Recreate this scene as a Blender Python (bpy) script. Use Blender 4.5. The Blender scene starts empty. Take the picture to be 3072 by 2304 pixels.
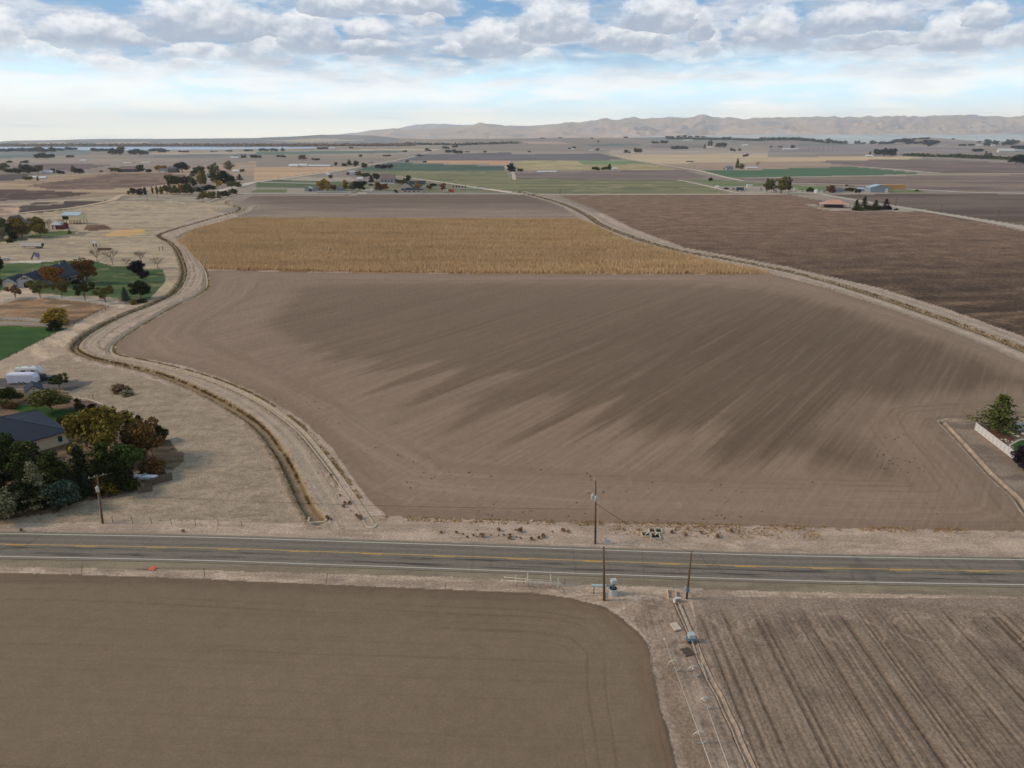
import bpy, bmesh, math, random
import numpy as np
from mathutils import Vector, Matrix

# ------------------------------------------------------------------ camera, sky, sun, exposure
scene = bpy.context.scene
F_PX, CAM_H = 2130.0, 65.0
PITCH = math.atan((1152 - 418) / F_PX)
CP, SP = math.cos(PITCH), math.sin(PITCH)

cam = bpy.data.cameras.new('camera')
cam.sensor_width = 36.0
cam.lens = F_PX / 3072 * 36.0
cam.clip_start, cam.clip_end = 0.5, 200000
camo = bpy.data.objects.new('camera', cam)
camo.location = (0, 0, CAM_H)
camo.rotation_euler = (math.pi / 2 - PITCH, 0, 0)
scene.collection.objects.link(camo)
scene.camera = camo

scene.view_settings.view_transform = 'Standard'
scene.view_settings.look = 'None'
scene.view_settings.exposure = 0.14
scene.view_settings.gamma = 1.0
scene.view_settings.use_curve_mapping = False
scene.cycles.max_bounces = 6
scene.cycles.diffuse_bounces = 3
scene.cycles.volume_bounces = 1
scene.cycles.use_denoising = True

SUN_AZ, SUN_EL = math.radians(-92), math.radians(36)   # azimuth from +Y, negative is left
sl = bpy.data.lights.new('sun', 'SUN')
sl.energy = 1.5
sl.angle = math.radians(12)
sl.color = (1.0, 0.93, 0.82)
so = bpy.data.objects.new('sun', sl)
sd = Vector((math.sin(SUN_AZ) * math.cos(SUN_EL), math.cos(SUN_AZ) * math.cos(SUN_EL), math.sin(SUN_EL)))
so.rotation_euler = sd.to_track_quat('Z', 'Y').to_euler()
scene.collection.objects.link(so)


def pix_dir(x, y):
    cx, cy = (x - 1536) / F_PX, (1152 - y) / F_PX
    return (cx, CP + cy * SP, -SP + cy * CP)


def G(x, y, z=0.0):
    """ground point (at height z) under a photograph pixel"""
    d = pix_dir(x, y)
    t = (CAM_H - z) / (-d[2])
    return (d[0] * t, d[1] * t)


def proj(X, Y, Z):
    zc = CP * Y - SP * (Z - CAM_H)
    yc = SP * Y + CP * (Z - CAM_H)
    return (1536 + F_PX * X / zc, 1152 - F_PX * yc / zc)


class NT:
    """small helper to write node maths"""
    def __init__(self, tree):
        self.t = tree

    def n(self, kind, **kw):
        nd = self.t.nodes.new(kind)
        for k, v in kw.items():
            setattr(nd, k, v)
        return nd

    def sock(self, inp, v):
        if isinstance(v, (int, float)):
            inp.default_value = v
        elif isinstance(v, (tuple, list)):
            inp.default_value = tuple(v) if len(v) == len(inp.default_value) else tuple(v) + (1.0,)
        else:
            self.t.links.new(v, inp)

    def m(self, op, a, b=0.0, c=0.0):
        nd = self.n('ShaderNodeMath', operation=op)
        for i, v in enumerate((a, b, c)):
            self.sock(nd.inputs[i], v)
        return nd.outputs[0]

    def mix(self, f, a, b):
        nd = self.n('ShaderNodeMix', data_type='RGBA')
        self.sock(nd.inputs[0], f)
        self.sock(nd.inputs[6], a)
        self.sock(nd.inputs[7], b)
        return nd.outputs[2]

    def ss(self, v, lo, hi, a=0.0, b=1.0):
        nd = self.n('ShaderNodeMapRange', interpolation_type='SMOOTHSTEP')
        for i, q in enumerate((v, lo, hi, a, b)):
            self.sock(nd.inputs[i], q)
        return nd.outputs[0]

    def vec(self, x, y, z=0.0):
        nd = self.n('ShaderNodeCombineXYZ')
        for i, q in enumerate((x, y, z)):
            self.sock(nd.inputs[i], q)
        return nd.outputs[0]

    def noise(self, v, scale, detail=6.0, rough=0.55, lac=2.0, dist=0.0):
        nd = self.n('ShaderNodeTexNoise')
        if v is not None:
            self.t.links.new(v, nd.inputs['Vector'])
        nd.inputs['Scale'].default_value = scale
        nd.inputs['Detail'].default_value = detail
        nd.inputs['Roughness'].default_value = rough
        nd.inputs['Lacunarity'].default_value = lac
        nd.inputs['Distortion'].default_value = dist
        return nd.outputs['Fac']


def lin(c):
    return tuple((v / 255 / 12.92) if v / 255 <= 0.04045 else ((v / 255 + 0.055) / 1.055) ** 2.4 for v in c)


def build_world():
    w = bpy.data.worlds.new('World')
    scene.world = w
    w.use_nodes = True
    t = w.node_tree
    t.nodes.clear()
    N = NT(t)
    out = N.n('ShaderNodeOutputWorld')
    bg = N.n('ShaderNodeBackground')
    bg.inputs['Strength'].default_value = 0.1
    t.links.new(bg.outputs[0], out.inputs[0])
    sky = N.n('ShaderNodeTexSky', sky_type='NISHITA')
    sky.sun_disc = False
    sky.sun_elevation = SUN_EL
    sky.sun_rotation = SUN_AZ
    sky.altitude = 800
    sky.dust_density = 1.2
    tc = N.n('ShaderNodeTexCoord')
    sp = N.n('ShaderNodeSeparateXYZ')
    t.links.new(tc.outputs['Generated'], sp.inputs[0])
    x, y, z = sp.outputs
    deg = 180 / math.pi
    az = N.m('MULTIPLY', N.m('ARCTAN2', x, y), deg)
    el = N.m('MULTIPLY', N.m('ARCSINE', z), deg)
    blue = N.mix(0.6, sky.outputs[0], tuple(v * 10 for v in lin((104, 164, 214))))
    # general broken cloud sheet, laid on a plane overhead so that it covers the whole sky
    inv = N.m('DIVIDE', 1.0, N.m('ADD', N.m('MAXIMUM', z, 0.0), 0.12))
    pv = N.vec(N.m('MULTIPLY', x, inv), N.m('MULTIPLY', y, inv), 0.0)
    g1 = N.noise(pv, 2.3, 9, 0.56, dist=0.2)
    g2 = N.noise(pv, 6.5, 7, 0.6)
    gcov = N.ss(g1, 0.43, 0.66)
    gcol = N.mix(N.ss(N.m('ADD', g1, N.m('MULTIPLY', g2, 0.7)), 0.72, 1.0),
                 tuple(v * 10 for v in lin((224, 229, 236))), tuple(v * 10 for v in lin((178, 188, 204))))
    col = N.mix(N.m('MULTIPLY', gcov, 0.9), blue, gcol)
    # a softer, lower and more distant cloud layer behind the cumulus
    lv = N.vec(N.m('MULTIPLY', az, 0.16), N.m('MULTIPLY', el, 0.62), 21.0)
    l1 = N.noise(lv, 1.0, 7, 0.56, dist=0.35)
    l2 = N.noise(lv, 2.6, 6, 0.6)
    lc = N.mix(N.ss(N.m('ADD', N.m('MULTIPLY', l1, 0.5), l2), 0.55, 1.0), tuple(v * 10 for v in lin((178, 189, 207))), tuple(v * 10 for v in lin((232, 235, 239))))
    lcov = N.m('MULTIPLY', N.ss(N.m('ADD', l1, N.m('MULTIPLY', N.m('SUBTRACT', l2, 0.5), 0.35)), 0.40, 0.58), N.ss(el, 16.0, 9.0))
    col = N.mix(N.m('MULTIPLY', lcov, 0.85), col, lc)
    # towering cumulus with flat grey bases, placed as they stand in the photograph
    wv = N.vec(az, N.m('MULTIPLY', el, 1.5), 3.7)
    wn = N.noise(wv, 0.42, 8, 0.58)
    wsoft = N.noise(wv, 0.42, 3.5, 0.5)
    wn2 = N.noise(N.vec(az, N.m('MULTIPLY', el, 1.5), 11.3), 0.9, 6, 0.6)
    wnu = N.noise(N.vec(N.m('ADD', az, 0.16), N.m('ADD', N.m('MULTIPLY', el, 1.5), -0.42), 3.7), 0.42, 3.5, 0.5)
    emb = N.m('SUBTRACT', wsoft, wnu)
    azw = N.m('ADD', az, N.m('MULTIPLY', N.m('SUBTRACT', wn2, 0.5), 2.2))
    elw = N.m('ADD', el, N.m('MULTIPLY', N.m('SUBTRACT', wn, 0.5), 1.0))
    boxes = [(65, 325, 35, 92), (295, 605, -8, 74), (-70, 75, 20, 132), (0, 160, 85, 130), (350, 515, 92, 124),
             (490, 625, 55, 126), (590, 725, 20, 100), (640, 760, -12, 28), (745, 850, 40, 82), (735, 862, 82, 112),
             (760, 985, -20, 24), (890, 955, 22, 56), (985, 1152, 42, 110), (1105, 1290, 6, 80), (1270, 1462, 56, 100),
             (1335, 1530, -12, 58), (1490, 1545, 15, 80), (1500, 1560, 60, 120), (1590, 1745, 12, 98), (1720, 1985, 10, 66), (1760, 1990, 60, 98),
             (1590, 1650, 62, 108), (1985, 2125, 32, 100), (2075, 2185, 4, 52), (2160, 2290, 40, 100), (940, 1010, 90, 122), (1120, 1220, 105, 132),
             (160, 300, 122, 150), (360, 480, 112, 148)]
    q = v = None
    for (x0, x1, y0, y1) in boxes:
        s = 1.38879
        d0 = pix_dir((x0 + x1) / 2 * s, y1 * s)
        d1 = pix_dir((x0 + x1) / 2 * s, y0 * s)
        dl, dr = pix_dir(x0 * s, (y0 + y1) / 2 * s), pix_dir(x1 * s, (y0 + y1) / 2 * s)
        e0 = math.degrees(math.asin(d0[2] / math.sqrt(sum(k * k for k in d0))))
        e1 = math.degrees(math.asin(d1[2] / math.sqrt(sum(k * k for k in d1))))
        al, ar = (math.degrees(math.atan2(k[0], k[1])) for k in (dl, dr))
        a0, wd = (al + ar) / 2, (ar - al) / 2 * 1.22
        ui = N.m('DIVIDE', N.m('SUBTRACT', azw, a0), wd)
        vi = N.m('DIVIDE', N.m('SUBTRACT', elw, e0 + 0.05), (e1 - e0) * 1.2)
        va = N.m('MAXIMUM', vi, N.m('MULTIPLY', vi, -4.5))
        qi = N.m('SUBTRACT', 1.0, N.m('MULTIPLY_ADD', ui, ui, N.m('MULTIPLY', va, va)))
        if q is None:
            q, v = qi, vi
        else:
            f = N.m('GREATER_THAN', qi, q)
            nd = N.n('ShaderNodeMix', data_type='FLOAT')
            N.sock(nd.inputs[0], f)
            N.sock(nd.inputs[2], v)
            N.sock(nd.inputs[3], vi)
            v = nd.outputs[0]
            q = N.m('MAXIMUM', q, qi)
    qn = N.m('ADD', q, N.m('MULTIPLY', N.m('SUBTRACT', wn, 0.52), 1.7))
    qn = N.m('ADD', qn, N.m('MULTIPLY', N.m('SUBTRACT', N.noise(wv, 2.4, 5, 0.65), 0.5), 0.55))
    dens = N.m('MULTIPLY', N.ss(qn, 0.0, 0.52), 0.90)
    sh = N.m('ADD', N.m('MULTIPLY', v, 0.85), N.m('ADD', N.m('MULTIPLY', emb, 1.5), N.m('MULTIPLY', N.m('SUBTRACT', wn2, 0.5), 0.9)))
    sh = N.m('ADD', sh, N.m('MULTIPLY', N.ss(qn, 0.0, 0.5, 0.25, 0.0), 1.0))
    cc = N.mix(N.ss(sh, -0.1, 0.82), tuple(k * 10 for k in lin((172, 182, 197))), tuple(k * 10 for k in lin((252, 251, 250))))
    col = N.mix(dens, col, cc)
    # bright milky band towards the horizon
    hn = N.noise(N.vec(N.m('MULTIPLY', az, 0.35), N.m('MULTIPLY', el, 1.6), 7.0), 0.35, 6, 0.55)
    hz = N.ss(N.m('ADD', el, N.m('MULTIPLY', N.m('SUBTRACT', hn, 0.5), 4.2)), 2.8, 6.6, 1.0, 0.0)
    warm = N.ss(el, 0.0, 3.4, 1.0, 0.0)
    cy = N.mix(N.ss(hn, 0.40, 0.60), tuple(k * 10 for k in (0.86, 1.17, 1.31)), tuple(k * 10 for k in (1.30, 1.31, 1.24)))
    hc = N.mix(warm, cy, tuple(k * 10 for k in (1.55, 1.47, 1.2)))
    streak = N.noise(N.vec(N.m('MULTIPLY', az, 0.12), N.m('MULTIPLY', el, 2.2), 1.0), 0.8, 5, 0.55)
    hc = N.mix(N.ss(streak, 0.52, 0.75, 0.0, 0.55), hc, tuple(k * 10 for k in (0.94, 1.08, 1.16)))
    col = N.mix(N.m('MULTIPLY', hz, 0.96), col, hc)
    # below the horizon: plain pale ground colour so that nothing glows from below
    col = N.mix(N.ss(el, -1.0, -0.2, 1.0, 0.0), col, (2.0, 1.8, 1.6))
    t.links.new(col, bg.inputs['Color'])


build_world()

C = scene.collection
rng = np.random.default_rng(7)
random.seed(7)
K_ALB = (0.605, 0.725, 0.90)


def A(r, g, b):
    """albedo of a surface that reads (r,g,b) under this flat daylight"""
    a = np.array([v / k for v, k in zip(lin((r, g, b)), K_ALB)])
    return a * min(1.0, 0.8 / a.max())


# ------------------------------------------------------------------ numpy noise
def _hash(ix, iy, seed):
    h = (ix.astype(np.int64) * 374761393 + iy.astype(np.int64) * 668265263 + seed * 974634777) & 0xFFFFFFFF
    h = ((h ^ (h >> 13)) * 1274126177) & 0xFFFFFFFF
    return ((h ^ (h >> 16)) & 0xFFFFFF) / float(0xFFFFFF)


def vnoise(x, y, seed=0):
    ix, iy = np.floor(x), np.floor(y)
    fx, fy = x - ix, y - iy
    fx, fy = fx * fx * (3 - 2 * fx), fy * fy * (3 - 2 * fy)
    a, b = _hash(ix, iy, seed), _hash(ix + 1, iy, seed)
    c, d = _hash(ix, iy + 1, seed), _hash(ix + 1, iy + 1, seed)
    return (a + (b - a) * fx) * (1 - fy) + (c + (d - c) * fx) * fy


def fbm(x, y, seed=0, octv=4, gain=0.5):
    s, a, tot = 0, 1.0, 0
    for o in range(octv):
        s = s + a * vnoise(x * 2 ** o + 17.3 * o, y * 2 ** o - 9.1 * o, seed + o)
        tot += a
        a *= gain
    return s / tot


def sstep(v, lo, hi):
    t = np.clip((v - lo) / (hi - lo), 0, 1)
    return t * t * (3 - 2 * t)


def mixc(f, a, b):
    f = np.clip(f, 0, 1)[:, None]
    return a * (1 - f) + b * f


def conv(s, ox, oy):
    return lambda *pts: [(ox + px * s, oy + py * s) for px, py in pts]


D = conv(1.38879, 0, 0)
cA, cB, cC, cD = (conv(0.3472, ox, 380) for ox in (0, 768, 1536, 2304))
c5, c6 = conv(0.28933, 0, 600), conv(0.38578, 0, 1000)
k1, k2, k3, k4, k7 = conv(0.36166, 1400, 1400), conv(0.33389, 1850, 1750), conv(0.36166, 600, 1400), conv(0.36168, 2600, 1100), conv(0.43942, 2100, 1700)


def spline(pts, n=10):
    pts = np.array(pts, float)
    P = np.vstack([2 * pts[0] - pts[1], pts, 2 * pts[-1] - pts[-2]])
    out = []
    for i in range(1, len(P) - 2):
        p0, p1, p2, p3 = P[i - 1], P[i], P[i + 1], P[i + 2]
        for t in np.linspace(0, 1, n, endpoint=False):
            out.append(0.5 * (2 * p1 + (p2 - p0) * t + (2 * p0 - 5 * p1 + 4 * p2 - p3) * t * t + (3 * p1 - p0 - 3 * p2 + p3) * t ** 3))
    out.append(pts[-1])
    return np.array(out)


def wspline(pxpts, n=8, z=0.0):
    """photograph pixels -> smooth world polyline on the ground"""
    return spline([G(x, y, z) for x, y in pxpts], n)


# ------------------------------------------------------------------ terrain grid
# the far country climbs gently to its skyline (photograph pixels of that skyline)
FLAT_Y, Y_FAR = 455.0, 6600.0
Y_FLAT = G(1536, FLAT_Y)[1]
SKY_PX = [-1100, 0, 35, 150, 295, 486, 768, 870, 962, 1025, 1115, 1160, 1195, 1290, 1536, 1680, 1883, 2000, 2110, 2304, 2400, 2460, 2550, 2690, 2750, 2780, 2860, 2930, 3072, 4200]
SKY_PY = [424, 425, 422, 420.5, 416.5, 416.5, 414, 411, 404, 404.5, 407, 411, 415, 417.5, 415.5, 413.5, 413, 411, 411, 416, 415.5, 424, 431, 428, 414, 412, 418, 423, 424, 425]


def sky_y(x):
    return np.interp(x, SKY_PX, SKY_PY)


def GF(x, y):
    """3D point of the terrain under any pixel below the skyline"""
    if y >= FLAT_Y:
        return (*G(x, y), 0.0)
    top = float(sky_y(x))
    d = pix_dir(x, y)
    Yw = Y_FLAT + (FLAT_Y - y) / (FLAT_Y - top) * (Y_FAR - Y_FLAT)
    t = Yw / d[1]
    return (d[0] * t, Yw, CAM_H + d[2] * t)


ys = np.concatenate([[5000, 3900, 3300, 2950, 2720, 2560, 2460, 2400, 2360, 2335], np.arange(2320, 472, -3.2), np.arange(470, FLAT_Y - 0.1, -1.5)])
xs = np.concatenate([np.arange(-1000, -20, 28), np.arange(-20, 3092, 3.45), np.arange(3100, 4080, 28)])
fr = np.linspace(0, 1, 28)[1:]
ytop = sky_y(xs)
gx = np.tile(xs, (len(ys) + len(fr), 1))
gy = np.concatenate([np.tile(ys[:, None], (1, len(xs))), FLAT_Y + (ytop[None, :] - FLAT_Y) * fr[:, None]])
NR, NC = gx.shape
PTOP = np.tile(ytop, NR)
PX, PY = gx.ravel(), gy.ravel()
cx_, cy_ = (PX - 1536) / F_PX, (1152 - PY) / F_PX
dyw_, dzw_ = CP + cy_ * SP, -SP + cy_ * CP
tt = CAM_H / np.maximum(-dzw_, 1e-9)
Y = dyw_ * tt
Y = np.where(PY < FLAT_Y, Y_FLAT + (FLAT_Y - PY) / (FLAT_Y - PTOP) * (Y_FAR - Y_FLAT), Y)
tt = Y / dyw_
X = cx_ * tt
Z = np.where(PY < FLAT_Y, CAM_H + dzw_ * tt, 0.0)
DIST = np.hypot(X, Y)
NV = len(X)
COL = np.zeros((NV, 3))
ZONE = np.zeros(NV, np.int32)
ZN = [('ground', 'soil')]

# ragged edges: polygons are tested on slightly wandering coordinates
wl = np.clip(DIST / 90.0, 0.8, 60)
JX = (fbm(X / wl, Y / wl, 90, 3) - 0.5) * 14
JY = (fbm(X / wl, Y / wl, 95, 3) - 0.5) * 7 * np.clip(130 / DIST, 0.04, 1.0)
JX = JX * np.clip(250 / DIST, 0.35, 1.0)


def inside(poly, jit=1.0):
    poly = np.array(poly, float)
    x0, y0 = poly.min(0) - 12
    x1, y1 = poly.max(0) + 12
    idx = np.nonzero((PX > x0) & (PX < x1) & (PY > y0) & (PY < y1))[0]
    px, py = PX[idx] + JX[idx] * jit, PY[idx] + JY[idx] * jit
    c = np.zeros(len(idx), bool)
    xa, ya = poly[-1]
    for xb, yb in poly:
        if ya != yb:
            hit = ((ya > py) != (yb > py)) & (px < (xb - xa) * (py - ya) / (yb - ya) + xa)
            c ^= hit
        xa, ya = xb, yb
    return idx[c]


def linedist(idx, line):
    """distance, arc length and side of grid points from a world polyline"""
    x, y = X[idx], Y[idx]
    best = np.full(len(idx), 1e9)
    arc = np.zeros(len(idx))
    side = np.zeros(len(idx))
    s = 0.0
    for (ax, ay), (bx, by) in zip(line[:-1], line[1:]):
        dx, dy = bx - ax, by - ay
        L2 = dx * dx + dy * dy + 1e-12
        t = np.clip(((x - ax) * dx + (y - ay) * dy) / L2, 0, 1)
        d = np.hypot(x - ax - t * dx, y - ay - t * dy)
        m = d < best
        best[m] = d[m]
        arc[m] = s + t[m] * math.sqrt(L2)
        side[m] = np.sign((x[m] - ax) * dy - (y[m] - ay) * dx)
        s += math.sqrt(L2)
    return best, arc, side


def near_line(pxpts, pad):
    p = np.array(pxpts)
    x0, y0 = p.min(0) - pad
    x1, y1 = p.max(0) + pad
    return np.nonzero((PX > x0) & (PX < x1) & (PY > y0) & (PY < y1))[0]


def zone(name, idx, col, mat='soil'):
    ZN.append((name, mat))
    ZONE[idx] = len(ZN) - 1
    COL[idx] = col


def rot(idx, ang):
    """world coordinates along / across a direction given as azimuth from +Y in degrees"""
    a = math.radians(ang)
    u = X[idx] * math.sin(a) + Y[idx] * math.cos(a)
    v = X[idx] * math.cos(a) - Y[idx] * math.sin(a)
    return u, v


def patch(name, poly, c1, c2=None, s=25.0, st=4.0, ang=90.0, seed=1, rows=0.0, mat='soil', lo=0.35, hi=0.65, jit=1.0, c3=None):
    """a field: two soil tones in streaks along `ang`, with optional row marks"""
    idx = inside(poly, jit)
    u, v = rot(idx, ang)
    c1 = A(*c1)
    c2 = A(*c2) if c2 else c1 * 0.86
    f = sstep(fbm(u / (s * st), v / s, seed, 4, 0.6), lo, hi)
    col = mixc(f, c1, c2)
    if rows:
        f2 = sstep(fbm(u / (rows * 25), v / rows, seed + 40, 2), 0.45, 0.8)
        col = mixc(f2 * 0.45, col, c2 * 0.75)
    if c3:
        f3 = sstep(fbm(u / (s * 1.5), v / (s * 0.8), seed + 77, 3), 0.6, 0.8)
        col = mixc(f3 * 0.7, col, A(*c3))
    zone(name, idx, col, mat)
    return idx


# base: far farmland tones by distance
f = sstep(fbm(X / 900, Y / 500, 3, 4), 0.4, 0.6)
COL[:] = mixc(f, A(148, 134, 120), A(132, 120, 109))
near = PY > 640
COL[near] = mixc(fbm(X[near] / 5, Y[near] / 2.5, 5, 4), A(176, 157, 143), A(140, 123, 110))

# --- far plain, left
patch('far_field', cA((0, 200), (780, 205), (780, 245), (250, 262), (0, 275)), (122, 124, 120), (100, 108, 104), 120, 6, seed=2)
patch('lake', [(-1000, 441.5), (0, 441.5), (500, 441.5), (1010, 442.2), (1000, 445), (760, 447), (550, 448.5), (300, 450), (0, 447.5), (-1000, 448)], (200, 208, 214), (190, 200, 208), 300, 6, mat='water', jit=0.3)
patch('tan_field', cA((1300, 226), (2212, 216), (2212, 232), (1300, 240)), (172, 156, 136), None, 100, 6, seed=4)
patch('green_field', cA((920, 268), (1800, 240), (2212, 236), (2212, 246), (1500, 268)), (106, 112, 112), None, 90, 6, seed=5)
patch('green_field', cB((0, 214), (830, 204), (1000, 208), (1300, 212), (1200, 226), (0, 246)), (98, 112, 102), None, 90, 6, seed=6)
patch('tan_field', cB((0, 205), (330, 210), (1100, 190), (1600, 192), (1560, 205), (900, 206), (0, 216)), (178, 162, 138), None, 90, 6, seed=7)
patch('tan_field', cA((1050, 322), (2212, 300), (2212, 420), (1060, 402)) + cB((0, 410), (0, 300), (300, 305))[1:2], (168, 145, 122), (150, 128, 110), 60, 6, seed=8)
patch('ploughed_field', cA((380, 322), (1000, 326), (640, 385), (100, 352)), (112, 96, 94), (96, 82, 82), 40, 6, seed=9)
patch('ploughed_field', cA((-600, 410), (250, 415), (230, 455), (0, 472), (-600, 480)), (88, 74, 70), (76, 64, 60), 40, 6, seed=10)
patch('grass_field', cA((-600, 485), (0, 480), (500, 412), (1000, 394), (1640, 405), (1640, 600), (900, 600), (0, 640), (-600, 640)), (166, 143, 117), (140, 119, 98), 22, 6, seed=11)
patch('ploughed_field', cA((230, 508), (620, 455), (1000, 402), (1440, 402), (1640, 420), (1440, 500), (900, 545), (450, 545)), (126, 104, 88), (100, 80, 68), 10, 12, ang=72, seed=12, rows=4)
patch('ploughed_field', cA((-700, 535), (0, 540), (400, 550), (800, 575), (500, 622), (0, 640), (-700, 650)), (92, 72, 62), (74, 57, 50), 14, 5, seed=13, c3=(130, 105, 88))

patch('far_hills', cA((-900, 90), (0, 120), (1400, 95), (2212, 90)) + cB((560, 60), (1240, 90), (1220, 140), (0, 165)) + cA((0, 172), (-900, 172)), (140, 138, 136), (124, 124, 124), 160, 4, seed=301)
patch('far_hills', cA((150, 142), (560, 132), (580, 150), (200, 155)), (176, 163, 144), None, 160, 4, seed=302)
patch('far_hills', cA((800, 138), (1300, 128), (1260, 146), (850, 150)), (172, 160, 144), None, 160, 4, seed=303)
patch('far_hills', cB((60, 122), (560, 102), (940, 118), (500, 136)), (178, 167, 146), None, 160, 4, seed=304)
patch('far_hills', cB((560, 72), (760, 72), (1150, 92), (900, 98), (600, 90)), (160, 150, 136), (140, 134, 126), 160, 4, seed=305)
patch('tan_field', cC((60, 130), (380, 124), (520, 150), (160, 150)), (172, 150, 136), None, 120, 5, seed=306)
patch('orchard_ground', cC((980, 98), (1500, 96), (2212, 110), (2212, 130), (1300, 130)), (112, 118, 112), (130, 128, 120), 100, 5, seed=307)
patch('fallow_field', cC((600, 150), (1050, 148), (1160, 160), (700, 172)), (104, 108, 106), None, 90, 5, seed=308)
patch('fallow_field', cC((1180, 160), (1660, 158), (1640, 182), (1200, 178)), (120, 108, 108), None, 90, 5, seed=309)
patch('tan_field', cC((860, 205), (1900, 210), (2212, 214), (2212, 236), (830, 238)), (166, 150, 136), (150, 138, 128), 90, 5, seed=310)
patch('fallow_field', cD((0, 155), (700, 160), (1400, 172), (1900, 190), (1700, 215), (0, 232)), (140, 126, 124), (124, 114, 114), 110, 5, seed=311)
patch('green_field', cD((200, 150), (760, 152), (900, 158), (300, 165)), (112, 120, 106), None, 90, 5, seed=312)

# --- far plain, middle
patch('tan_field', cB((-20, 352), (640, 345), (840, 350), (700, 380), (300, 430), (-20, 470)), (182, 152, 122), (166, 138, 112), 40, 6, seed=14)
patch('green_field', cB((1170, 310), (2150, 342), (2150, 382), (830, 382), (1000, 340)), (78, 94, 78), (68, 84, 72), 60, 6, seed=15)
patch('tan_field', cB((1480, 296), (2200, 292), (2180, 330), (1480, 310)), (184, 146, 116), None, 60, 6, seed=16)
patch('ploughed_field', cB((1200, 300), (1400, 242), (2212, 222)) + cC((0, 240), (760, 232), (980, 287), (0, 295)) + cB((2212, 290), (1500, 290)), (108, 101, 101), (92, 87, 90), 60, 6, seed=17)
patch('pasture', cB((860, 386), (2160, 386), (2212, 470)) + cC((0, 448), (1430, 460), (1900, 574), (0, 582)) + cB((2212, 560), (1330, 440), (1200, 430)), (122, 119, 88), (98, 100, 74), 20, 8, seed=18, c3=(142, 130, 100))
patch('ploughed_field', cC((0, 402), (385, 396), (900, 380), (1500, 375), (1700, 440), (1430, 462), (850, 457), (0, 450)), (122, 108, 100), (104, 92, 88), 30, 8, seed=19)
patch('hay_field', cC((20, 298), (480, 294), (1050, 302), (1430, 375), (900, 379), (60, 379)), (168, 154, 116), (150, 136, 102), 16, 8, ang=80, seed=20, rows=12)
patch('green_field', cC((560, 296), (1000, 288), (1180, 322), (620, 330)), (118, 134, 96), None, 40, 5, seed=21)
patch('tan_field', cC((830, 240), (2212, 236), (2212, 305), (1250, 322), (1000, 285)), (182, 163, 133), (170, 150, 124), 60, 6, seed=22)
patch('tan_field', cD((-5, 263), (560, 258), (1200, 255), (1350, 272), (1100, 285), (380, 300), (0, 304)), (188, 168, 134), (176, 154, 126), 60, 6, seed=23)
patch('fallow_field', cC((1250, 320), (2212, 305)) + cD((380, 300), (700, 345)) + cC((2212, 372), (1450, 374)), (156, 135, 118), (142, 122, 108), 50, 6, seed=24)
patch('ploughed_field', cD((380, 300), (1200, 280), (2070, 312), (2400, 318), (2400, 402), (1500, 405), (820, 342)), (120, 104, 97), (104, 91, 85), 40, 7, seed=25)
patch('green_field', cC((1640, 380), (2212, 370)) + cD((0, 366), (720, 348), (1300, 400), (1280, 412), (0, 437)) + cC((2212, 441), (1850, 440)), (80, 104, 74), (70, 95, 68), 40, 6, seed=26, mat='grass')
patch('green_field', cC((1500, 460), (1700, 455), (2212, 490), (2150, 510), (1750, 512)) + [], (98, 108, 74), (112, 114, 84), 20, 6, seed=27)
patch('ploughed_field', cD((-280, 455), (200, 440), (1500, 422), (2400, 415), (2400, 566), (1700, 558), (1200, 540), (200, 490)), (130, 113, 101), (104, 90, 84), 24, 8, seed=28)
patch('ploughed_field', cD((520, 590), (1050, 580), (1750, 577), (2700, 604), (2700, 930), (1100, 680)), (108, 93, 82), (88, 75, 66), 22, 7, seed=29)
patch('green_field', cD((200, 508), (480, 515), (760, 540), (760, 560), (430, 560), (200, 545)), (102, 116, 70), None, 14, 5, seed=30, mat='grass')
patch('green_field', cD((1050, 546), (1290, 548), (1400, 570), (1050, 572)), (94, 110, 66), None, 14, 5, seed=31, mat='grass')
patch('farm_yard', cC((1950, 515), (2212, 520)) + cD((200, 548), (430, 562), (860, 560), (1050, 566), (1060, 580), (0, 584)) + cC((2000, 578),), (160, 148, 134), (140, 128, 116), 8, 4, seed=32)
patch('paddock', cB((0, 482), (180, 457), (520, 472), (880, 478), (880, 505), (520, 535), (0, 535)), (92, 100, 68), (80, 90, 58), 12, 6, seed=33, mat='grass')
patch('paddock', cB((0, 543), (270, 545), (260, 572), (-60, 572)), (104, 112, 72), (92, 100, 64), 10, 5, seed=34, mat='grass')
patch('dirt_yard', cB((180, 452), (330, 432), (870, 445), (870, 468), (520, 466)), (158, 144, 128), None, 10, 5, seed=35)
patch('farm_yard', cB((270, 545), (520, 540), (520, 570), (260, 572)), (150, 138, 122), None, 8, 4, seed=36)
patch('lawn', cB((880, 480), (1300, 460), (1600, 490), (1900, 525), (2212, 560), (2212, 578), (530, 578), (530, 540)), (92, 98, 70), (120, 112, 90), 10, 3, seed=37, mat='grass')
patch('driveway', cB((850, 590), (880, 560), (940, 540), (1020, 535), (1010, 555), (960, 568), (950, 590)), (160, 150, 140), None, 8, 3, seed=38)

# --- middle distance: the field beyond the corn
idx = patch('tilled_field', D((500, 445), (545, 423), (850, 421), (1150, 421), (1215, 440), (1250, 471), (900, 473), (530, 473), (505, 462)), (138, 123, 109), (126, 111, 99), 12, 8, seed=40)
u = (PY[idx] / 1.38879 - 421) / 52
d = np.clip(1.0 - np.abs(u - 0.28) / 0.5, 0, 1) * sstep(PX[idx], 650, 900) + 0.9 * np.clip(1 - u / 0.25, 0, 1)
COL[idx] = mixc(np.clip(d + (fbm(X[idx] / 60, Y[idx] / 20, 44) - 0.5) * 0.8, 0, 1) * 0.85, COL[idx], A(102, 88, 76))

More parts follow.
